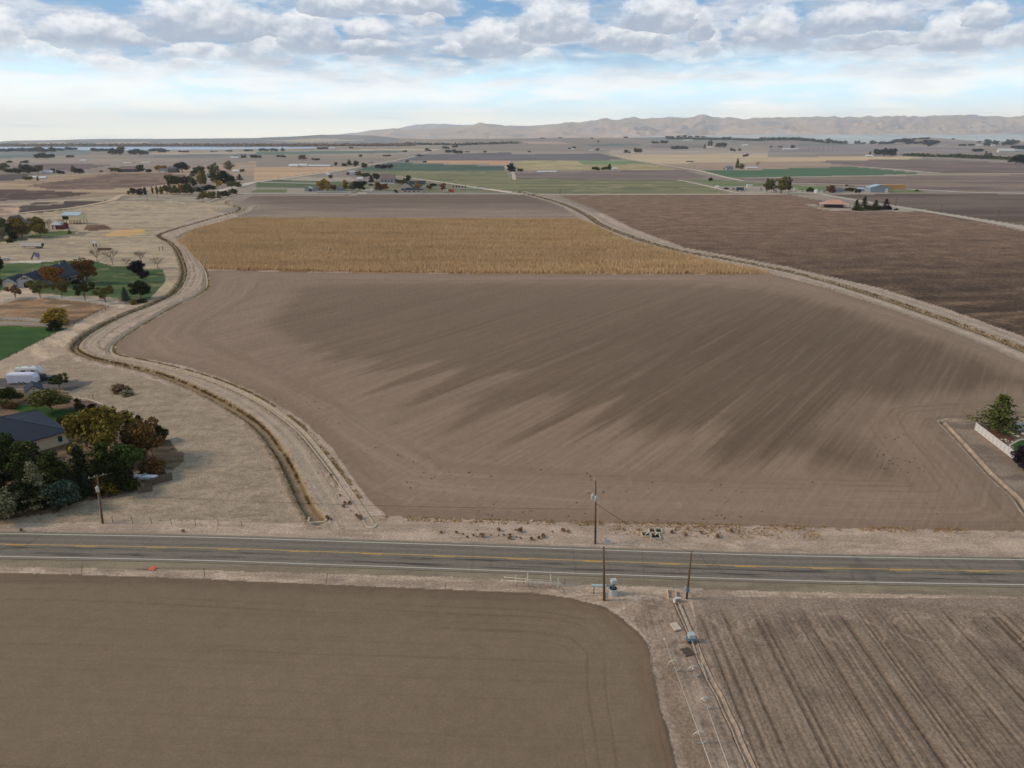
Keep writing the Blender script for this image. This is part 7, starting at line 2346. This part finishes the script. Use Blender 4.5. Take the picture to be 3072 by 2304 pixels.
# propane tank
pt0 = G(*conv(0.25316, 0, 1200)((1600, 985),)[0])
t = thing('propane_tank', (pt0[0] - 0.2, pt0[1] + 0.6, 0), 'white horizontal propane tank lying behind the grey board fence', 'tank', rz=math.radians(-4))
for a_, b2, r1, r2 in (((0, 0, 1.1), (4.4, 0, 1.1), 0.55, 0.55), ((-0.22, 0, 1.1), (0, 0, 1.1), 0.38, 0.55), ((-0.32, 0, 1.1), (-0.22, 0, 1.1), 0.15, 0.38), ((4.4, 0, 1.1), (4.62, 0, 1.1), 0.55, 0.38), ((4.62, 0, 1.1), (4.72, 0, 1.1), 0.38, 0.15)):
    pass
b = MB()
prof_t = [(-0.36, 0.05), (-0.30, 0.25), (-0.16, 0.43), (0.0, 0.53), (0.2, 0.55), (4.4, 0.55), (4.6, 0.53), (4.76, 0.43), (4.9, 0.25), (4.96, 0.05)]
n = 16
vs = [(x, r * math.cos(2 * math.pi * i / n), 1.1 + r * math.sin(2 * math.pi * i / n)) for x, r in prof_t for i in range(n)]
fs = [(k * n + i, k * n + (i + 1) % n, (k + 1) * n + (i + 1) % n, (k + 1) * n + i) for k in range(len(prof_t) - 1) for i in range(n)] + [tuple(range(n)), tuple(range((len(prof_t) - 1) * n, len(prof_t) * n))]
b.add(vs, fs).build('shell', M['tank'], t, smooth=True)
MB().tube((2.2, 0, 1.6), (2.2, 0, 1.9), 0.24, 0.22, n=12).build('valve_dome', M['steelwall'], t)
for x_ in (0.9, 3.7):
    MB().box((x_, 0, 0.3), (0.3, 0.9, 0.65)).build('saddle', M['concrete'], t)
MB().tube((2.3, 0.9, 0), (2.3, 0.9, 3.4), 0.05, n=6).build('standpipe', M['steel'], t)

# white vinyl panel fence, right
def panel_fence(label, p0, p1, h, n):
    t = thing('vinyl_fence', (p0[0], p0[1], 0), label, 'fence')
    dx, dy = (p1[0] - p0[0]) / n, (p1[1] - p0[1]) / n
    ang, L_ = math.atan2(dy, dx), math.hypot(dx, dy)
    m0 = None
    for i in range(n):
        if m0 is None:
            o = MB().box((0, 0, h / 2), (L_ - 0.26, 0.05, h - 0.14)).build('panel', M['vinyl'], t)
            o2 = MB().box((0, 0, h - 0.06), (L_ - 0.1, 0.09, 0.12)).build('top_rail', M['vinyl'], t)
            m0 = (o, o2)
        else:
            o, o2 = (q.copy() for q in m0)
            for q in (o, o2):
                C.objects.link(q)
                q.parent = t
        for q in (o, o2):
            q.location = (dx * (i + 0.5), dy * (i + 0.5), 0.03)
            q.rotation_euler = (0, 0, ang)
    pm0 = None
    for i in range(n + 1):
        if pm0 is None:
            pm0 = o = MB().box((0, 0, (h + 0.08) / 2), (0.11, 0.11, h + 0.08)).box((0, 0, h + 0.12), (0.15, 0.15, 0.07), taper=0.3).build('post', M['vinyl'], t)
        else:
            o = pm0.copy()
            C.objects.link(o)
            o.parent = t
        o.location = (dx * i, dy * i, 0)
        o.rotation_euler = (0, 0, ang)
    return t


k8 = conv(0.15071, 2880, 1170)
panel_fence('white vinyl panel fence running down beside the dirt track', G(*k8((290, 795),)[0]), G(*k8((1105, 1425),)[0]), 1.85, 11)
panel_fence('white vinyl panel fence crossing behind the rock garden', G(*k8((1065, 792),)[0]), G(*k8((2200, 800),)[0]), 1.85, 8)
# rocks and lawn edging
rk = sorted([1135, 960, 1010, 1060, 1100, 1150, 900, 905, 830, 920, 1040, 1250, 961])
rr = random.Random(8)
for i, (x, y, s_) in enumerate(((1135, 800, 1.1), (960, 735, 1.3), (1010, 860, 0.8), (1060, 880, 0.7), (1100, 910, 0.8), (1150, 930, 0.7), (900, 770, 1.0), (905, 992, 0.5), (830, 990, 0.45), (920, 1025, 0.4), (1040, 1030, 0.4), (1250, 880, 0.9), (961, 1015, 0.3))):
    p = G(*k8((x, y),)[0])
    bm = bmesh.new()
    bmesh.ops.create_icosphere(bm, subdivisions=2, radius=0.5 * s_)
    for v_ in bm.verts:
        v_.co *= rr.uniform(0.8, 1.15)
        v_.co.z *= 0.7
    me = bpy.data.meshes.new('rock')
    bm.to_mesh(me); bm.free()
    o = link('rock', me, M['stone'])
    o.location = (p[0], p[1], 0.15 * s_)
    tag(o, f'pale landscaping rock, {ORD[rk.index(x)]} from the left in the garden behind the vinyl fence', 'rock', 'rocks of the fenced garden')
ed = [G(*q) for q in k8((1274, 985), (1180, 1000), (1090, 1050), (1010, 1090), (990, 1140), (1030, 1190), (1130, 1270), (1200, 1320))]
o = sweep('lawn_edging', spline(ed, 5), [(-0.18, 0.0), (-0.15, 0.14), (0.15, 0.14), (0.18, 0.0)], M['concrete'])
tag(o, 'pale curved concrete edging round the small lawn behind the vinyl fence', 'edging')
eg = [G(*q) for q in c6((545, 506), (620, 506), (705, 520), (800, 555), (900, 605), (980, 655), (1035, 682))]
o = sweep('garden_edging', spline(eg, 5), [(-0.15, 0.0), (-0.12, 0.14), (0.12, 0.14), (0.15, 0.0)], M['concrete'])
tag(o, 'long pale edging curving along the mulch bed by the dirt lot', 'edging')

# ------------------------------------------------------------------ irrigation gear
def ring_mesh(b, c, R_, r, axis, n=26, m=5, width=None):
    """rim of a wheel; axis 'x' or 'y' is the axle direction"""
    vs, fs = [], []
    for i in range(n):
        t = 2 * math.pi * i / n
        for j in range(m):
            q = 2 * math.pi * j / m
            rad = R_ + r * math.cos(q)
            ax = (width or r) * math.sin(q)
            a_, z_ = rad * math.cos(t), rad * math.sin(t)
            vs.append((c[0] + (ax if axis == 'x' else a_), c[1] + (a_ if axis == 'x' else ax), c[2] + z_))
    for i in range(n):
        for j in range(m):
            fs.append((i * m + j, i * m + (j + 1) % m, ((i + 1) % n) * m + (j + 1) % m, ((i + 1) % n) * m + j))
    b.add(vs, fs)


def wheel_line(label, p0, p1, wheels, R_, axis, zc):
    p0, p1 = Vector((*p0, zc)), Vector((*p1, zc))
    t = thing('wheel_line', (p0.x, p0.y, 0), label, 'irrigation line', 'wheel lines')
    o0 = Vector((p0.x, p0.y, 0))
    MB().tube(p0 - o0, p1 - o0, 0.065, n=8).build('pipe', M['alu'], t, smooth=True)
    MB().tube(p0 - o0 - (p1 - p0).normalized() * 0.12, p0 - o0 + (p1 - p0).normalized() * 0.2, 0.10, n=8).build('end_cap', M['white'], t)
    L_ = (p1 - p0).length
    k = 0
    while 6 + k * 12 < L_:
        q = p0.lerp(p1, (6 + k * 12) / L_) - o0
        MB().tube(q, q + Vector((0, 0, 0.35)), 0.03, n=5).build('sprinkler', M['alu'], t)
        k += 1
    for f_ in wheels:
        c = p0.lerp(p1, f_) - o0
        b = MB()
        ring_mesh(b, c, R_, 0.025, axis, width=0.07)
        w_ = b.build('wheel', M['alu'], t)
        for s_ in range(8):
            a_ = s_ * math.pi / 4 + 0.2
            e_ = Vector((0, math.cos(a_), math.sin(a_))) if axis == 'x' else Vector((math.cos(a_), 0, math.sin(a_)))
            MB().tube(c + e_ * 0.06, c + e_ * R_, 0.014, n=4).build('spoke', M['steel'], w_)
    return t


def wheel_fr(p0, p1, y):
    return (y - p0[1]) / (p1[1] - p0[1])


RZ = 0.92
a0, a1 = G(1993, 1917, RZ), G(2135, 2304, RZ)
a1 = (a0[0] + (a1[0] - a0[0]) * 1.6, a0[1] + (a1[1] - a0[1]) * 1.6)
wheel_line('long wheel line on the left of the lane with two large open wheels', a0, a1, [wheel_fr(a0, a1, G(2022, 1997, RZ)[1]), wheel_fr(a0, a1, G(2102, 2211, RZ)[1])], 0.88, 'y', RZ)
b0, b1 = G(2079, 2005, RZ), G(2187, 2304, RZ)
b1 = (b0[0] + (b1[0] - b0[0]) * 1.6, b0[1] + (b1[1] - b0[1]) * 1.6)
wheel_line('second wheel line right of the first with rusty wheels', b0, b1, [wheel_fr(b0, b1, G(2117, 2108, RZ)[1]), 0.02], 0.85, 'y', RZ)
c0, c1_ = G(1505, 1740, RZ), G(1737, 1757, RZ)
wheel_line('nearer parked wheel line seen edge-on beside the highway', c0, c1_, [0.185, 0.73], 0.9, 'x', RZ)
d0, d1 = G(1515, 1732, RZ), G(1733, 1749, RZ)
wheel_line('farther parked wheel line seen edge-on beside the highway', d0, d1, [0.315, 0.63], 0.9, 'x', RZ)

# pump stand
c7 = conv(0.18987, 1480, 1700)
p = G(*c7((1900, 478),)[0])
t = thing('irrigation_pump', (p[0], p[1] + 0.7, 0), 'pale blue vertical pump on a round concrete well beside the brown pole', 'pump')
MB().tube((0, 0, 0), (0, 0, 1.05), 0.72, 0.66, n=20).build('well_ring', M['palegrey'], t, smooth=False)
MB().tube((0, 0, 1.06), (0, 0, 1.08), 0.56, n=18).build('well_opening', M['dark'], t)
for k in range(4):
    a_ = k * math.pi / 2 + 0.7
    MB().tube((0.24 * math.cos(a_), 0.24 * math.sin(a_), 1.0), (0.24 * math.cos(a_), 0.24 * math.sin(a_), 1.75), 0.05, n=5).build('stand_leg', M['bluepaint'], t)
MB().tube((0, 0, 1.0), (0, 0, 1.9), 0.13, n=10).build('column', M['bluepaint'], t)
MB().tube((0, 0, 1.75), (0, 0, 2.0), 0.34, n=12).build('flange', M['bluepaint'], t)
MB().box((0.02, 0, 2.3), (0.85, 0.75, 0.6), 0.25, 0.9).build('motor_cover', M['palegrey'], t)
MB().tube((-0.1, 0, 1.45), (-1.1, 0, 1.45), 0.11, n=8).build('discharge_pipe', M['bluepaint'], t)
MB().tube((-1.1, 0, 1.45), (-3.3, 0.1, 1.45), 0.24, n=12).build('filter_tank', M['palegrey'], t)
MB().box((-2.9, 0.05, 0.65), (0.12, 0.12, 1.3)).build('support', M['steel'], t)
pp0, pp1 = G(*c7((1400, 446),)[0]), G(*c7((1740, 452),)[0])
o = MB().tube((pp0[0], pp0[1], 0.08), (pp1[0], pp1[1], 0.08), 0.07, n=6).build('loose_pipe', M['concrete'])
tag(o, 'pale pipe lying on the ground left of the brown pole', 'pipe')
pp0, pp1 = G(*c7((168, 370),)[0]), G(*c7((252, 370),)[0])
o = MB().tube((pp0[0], pp0[1], 0.06), (pp1[0], pp1[1], 0.06), 0.05, n=6).build('loose_pipe', M['white'])
tag(o, 'short white pipe lying below the left parked wheel', 'pipe')

# concrete ditch head with white elbow pipe
def open_box(t, cx, cy, w, d, h, z, th=0.14, rz=0.0, name='wall'):
    for (x, y, sx, sy) in ((0, -d / 2, w, th), (0, d / 2, w, th), (-w / 2 + th / 2, 0, th, d - th), (w / 2 - th / 2, 0, th, d - th)):
        ca, sa = math.cos(rz), math.sin(rz)
        MB().box((cx + x * ca - y * sa, cy + x * sa + y * ca, z + h / 2), (sx, sy, h), rz).build(name, M['concrete'], t)
    MB().box((cx, cy, z + 0.05), (w - th * 2, d - th, 0.04), rz).build('water', M['dark'], t)


p = G(*k1((1702, 1078),)[0])
t = thing('ditch_head', (p[0], p[1], 0), 'rectangular concrete ditch head beside the leaning pole', 'ditch head', rz=math.radians(-8))
open_box(t, 0, 0, 1.35, 2.3, 0.6, -0.15)
pe = k1((1722, 1136), (1722, 1122), (1738, 1116), (1772, 1116))
pts = [Vector((*G(*q), z_)) for q, z_ in zip(pe, (0.1, 0.45, 0.55, 0.55))]
b = MB()
for i in range(3):
    b.tube(pts[i], pts[i + 1], 0.17, n=10)
tag(b.build('elbow_pipe', M['pvc']), 'thick white elbow pipe at the end of the concrete ditch head', 'pipe')

# slab, pump box, pallet in the lane
p = G(*k1((1733, 1335),)[0])
o = MB().box((0, 0, 0.16), (1.05, 1.5, 0.24)).build('concrete_slab', M['concrete'])
o.location = (p[0], p[1], 0); o.rotation_euler = (0, 0, 0.25)
tag(o, 'pale concrete slab lying in the churned lane', 'slab')
p = G(*k1((1862, 1450),)[0])
t = thing('booster_pump', (p[0], p[1], 0), 'small blue booster pump with box cover over the concrete ditch', 'pump')
MB().box((0, 0.1, 0.95), (0.95, 0.85, 0.55), 0.1, 0.92).build('cover', M['palegrey'], t)
MB().box((0, 0, 0.5), (1.25, 0.9, 0.2), 0.1).build('skid', M['bluepaint'], t)
MB().tube((-0.55, -0.25, 0.6), (-0.85, -0.25, 0.6), 0.13, n=8).build('motor', M['bluepaint'], t)
for sx in (-0.5, 0.5):
    MB().box((sx, 0, 0.2), (0.12, 0.8, 0.4)).build('foot', M['steel'], t)
i0, i1 = G(*k1((1755, 1145),)[0]), G(*k1((1852, 1405),)[0])
o = MB().tube((i0[0], i0[1], 0.42), (i1[0], i1[1], 0.5), 0.06, n=8).build('suction_pipe', M['alu'])
tag(o, 'grey pipe from the white elbow down to the small blue pump', 'pipe')
i0, i1 = G(*k1((1868, 1470),)[0]), G(*k1((1905, 1560),)[0])
o = MB().tube((i0[0], i0[1], 0.45), (i1[0], i1[1], 0.2), 0.06, n=8).build('outlet_pipe', M['alu'])
tag(o, 'short grey pipe leaving the small blue pump down the lane', 'pipe')
i0, i1 = G(*k2((758, 715),)[0]), G(*k2((808, 858),)[0])
o = MB().tube((i0[0], i0[1], 0.1), (i1[0], i1[1], 0.1), 0.06, n=6).build('loose_pipe', M['alu'])
tag(o, 'loose thin pipe lying beside the concrete ditch in the lane', 'pipe')
p = G(*k1((1828, 1540),)[0])
t = thing('pallet', (p[0], p[1], 0), 'weathered slatted pallet lying in the lane below the blue pump', 'pallet', rz=0.3)
for k in range(5):
    MB().box((-0.56 + k * 0.28, 0, 0.17), (0.15, 1.5, 0.03)).build('slat', M['greywood'], t)
for k in (-0.65, 0, 0.65):
    MB().box((0, k, 0.075), (1.3, 0.1, 0.15)).build('bearer', M['greywood'], t)

# weir boxes on the verge
W0 = [k1((1490, 570),)[0], k1((1540, 538),)[0], k1((1590, 540),)[0], k1((1562, 582),)[0]]
p = G(*k1((1535, 565),)[0])
t = thing('weir_box', (p[0], p[1], 0), 'cluster of four open concrete weir boxes on the verge below the field', 'weir box')
for (q, w_, d_2) in zip(W0, (1.7, 1.25, 1.25, 1.75), (1.35, 1.35, 1.35, 1.75)):
    g_ = G(*q)
    open_box(t, g_[0] - p[0], g_[1] - p[1], w_, d_2, 0.35, -0.02, 0.13)
for (q0, q1) in (((1478, 580), (1512, 556)), ((1562, 584), (1582, 560))):
    g0, g1 = G(*k1(q0)[0]), G(*k1(q1)[0])
    a_, b2 = Vector((g0[0] - p[0], g0[1] - p[1], 0.38)), Vector((g1[0] - p[0], g1[1] - p[1], 0.42))
    d_2 = b2 - a_
    MB().box(tuple((a_ + b2) / 2), (d_2.length, 0.16, 0.06), math.atan2(d_2.y, d_2.x)).build('plank', M['white'], t)

# small white box and red stake across the road
p = G(*k1((1168, 640),)[0])
t = thing('utility_marker', (p[0], p[1], 0), 'small white utility box on the highway verge behind the brown pole', 'utility box')
MB().box((0, 0, 0.45), (0.95, 0.5, 0.9), taper=0.95).build('box', M['palegrey'], t)
p = G(*k1((1148, 640),)[0])
o = MB().box((0, 0, 0.55), (0.10, 0.06, 1.1)).build('marker_stake', M['redpaint'])
o.location = (p[0], p[1], 0)
tag(o, 'red marker stake left of the small white utility box', 'stake')
# fallen orange road-work sign
cz = conv(0.2712, 0, 1400)
p, p2 = G(*cz((1690, 1140),)[0]), G(*cz((1448, 1135),)[0])
t = thing('fallen_sign', (p[0], p[1], 0), 'orange roadwork sign fallen face-up below the left highway shoulder', 'sign')
t.scale = (0.75, 0.75, 0.75)
MB().add([(-0.8, -0.35, 0.18), (0.35, -0.5, 0.12), (0.75, 0.3, 0.30), (0.3, 0.62, 0.62), (-0.65, 0.35, 0.5), (-0.8, -0.35, 0.14), (0.35, -0.5, 0.08), (0.75, 0.3, 0.26), (0.3, 0.62, 0.58), (-0.65, 0.35, 0.46)],
         [(0, 1, 2, 3, 4), (9, 8, 7, 6, 5), (0, 5, 6, 1), (1, 6, 7, 2), (2, 7, 8, 3), (3, 8, 9, 4), (4, 9, 5, 0)]).build('sign_face', M['orange'], t)
MB().tube((-0.7, 0, 0.1), (p2[0] - p[0], p2[1] - p[1], 0.08), 0.05, n=6).build('post', M['steel'], t)
# scraps by the field edge
p = G(*k1((540, 452),)[0])
o = MB().box((0, 0, 0.12), (0.45, 0.3, 0.22), 0.3, 0.7).build('litter_bag', M['white'])
o.location = (p[0], p[1], 0)
tag(o, 'scrap of white litter at the edge of the tilled field', 'litter')
# dead brush along the court and a white tank behind bare trees
p = G(*c5((985, 480),)[0])
t = thing('fuel_tank', (p[0], p[1], 0), 'white fuel tank on a dark stand behind the leftmost bare tree', 'tank')
MB().tube((-1.2, 0, 2.2), (1.2, 0, 2.2), 0.7, n=12).build('tank', M['tank'], t)
for sx in (-1, 1):
    MB().box((sx * 0.9, 0, 0.8), (0.25, 1.2, 1.6)).build('stand', M['steel'], t)
p = G(*c5((1085, 522),)[0])
o = MB().box((p[0], p[1], 0.9), (8.5, 0.9, 1.2)).box((p[0] + 0.4, p[1], 0.2), (6.0, 0.5, 0.5)).build('culvert_beam', M['wood'])
tag(o, 'long brown timber lying behind the bare fruit trees', 'timber')

#@@END@@
# ------------------------------------------------------------------ air
hb = MB().box((0, 3500, 386.5), (43000, 37000, 787)).build('haze', None)
hm = bpy.data.materials.new('haze_air')
hm.use_nodes = True
ht = hm.node_tree
ht.nodes.clear()
ho = ht.nodes.new('ShaderNodeOutputMaterial')
hv = ht.nodes.new('ShaderNodeVolumePrincipled')
hv.inputs['Color'].default_value = (0.97, 0.985, 1.0, 1)
hv.inputs['Density'].default_value = 4.4e-5
hv.inputs['Anisotropy'].default_value = 0.75
ht.links.new(hv.outputs[0], ho.inputs['Volume'])
hb.data.materials.append(hm)
hb['kind'] = 'stuff'
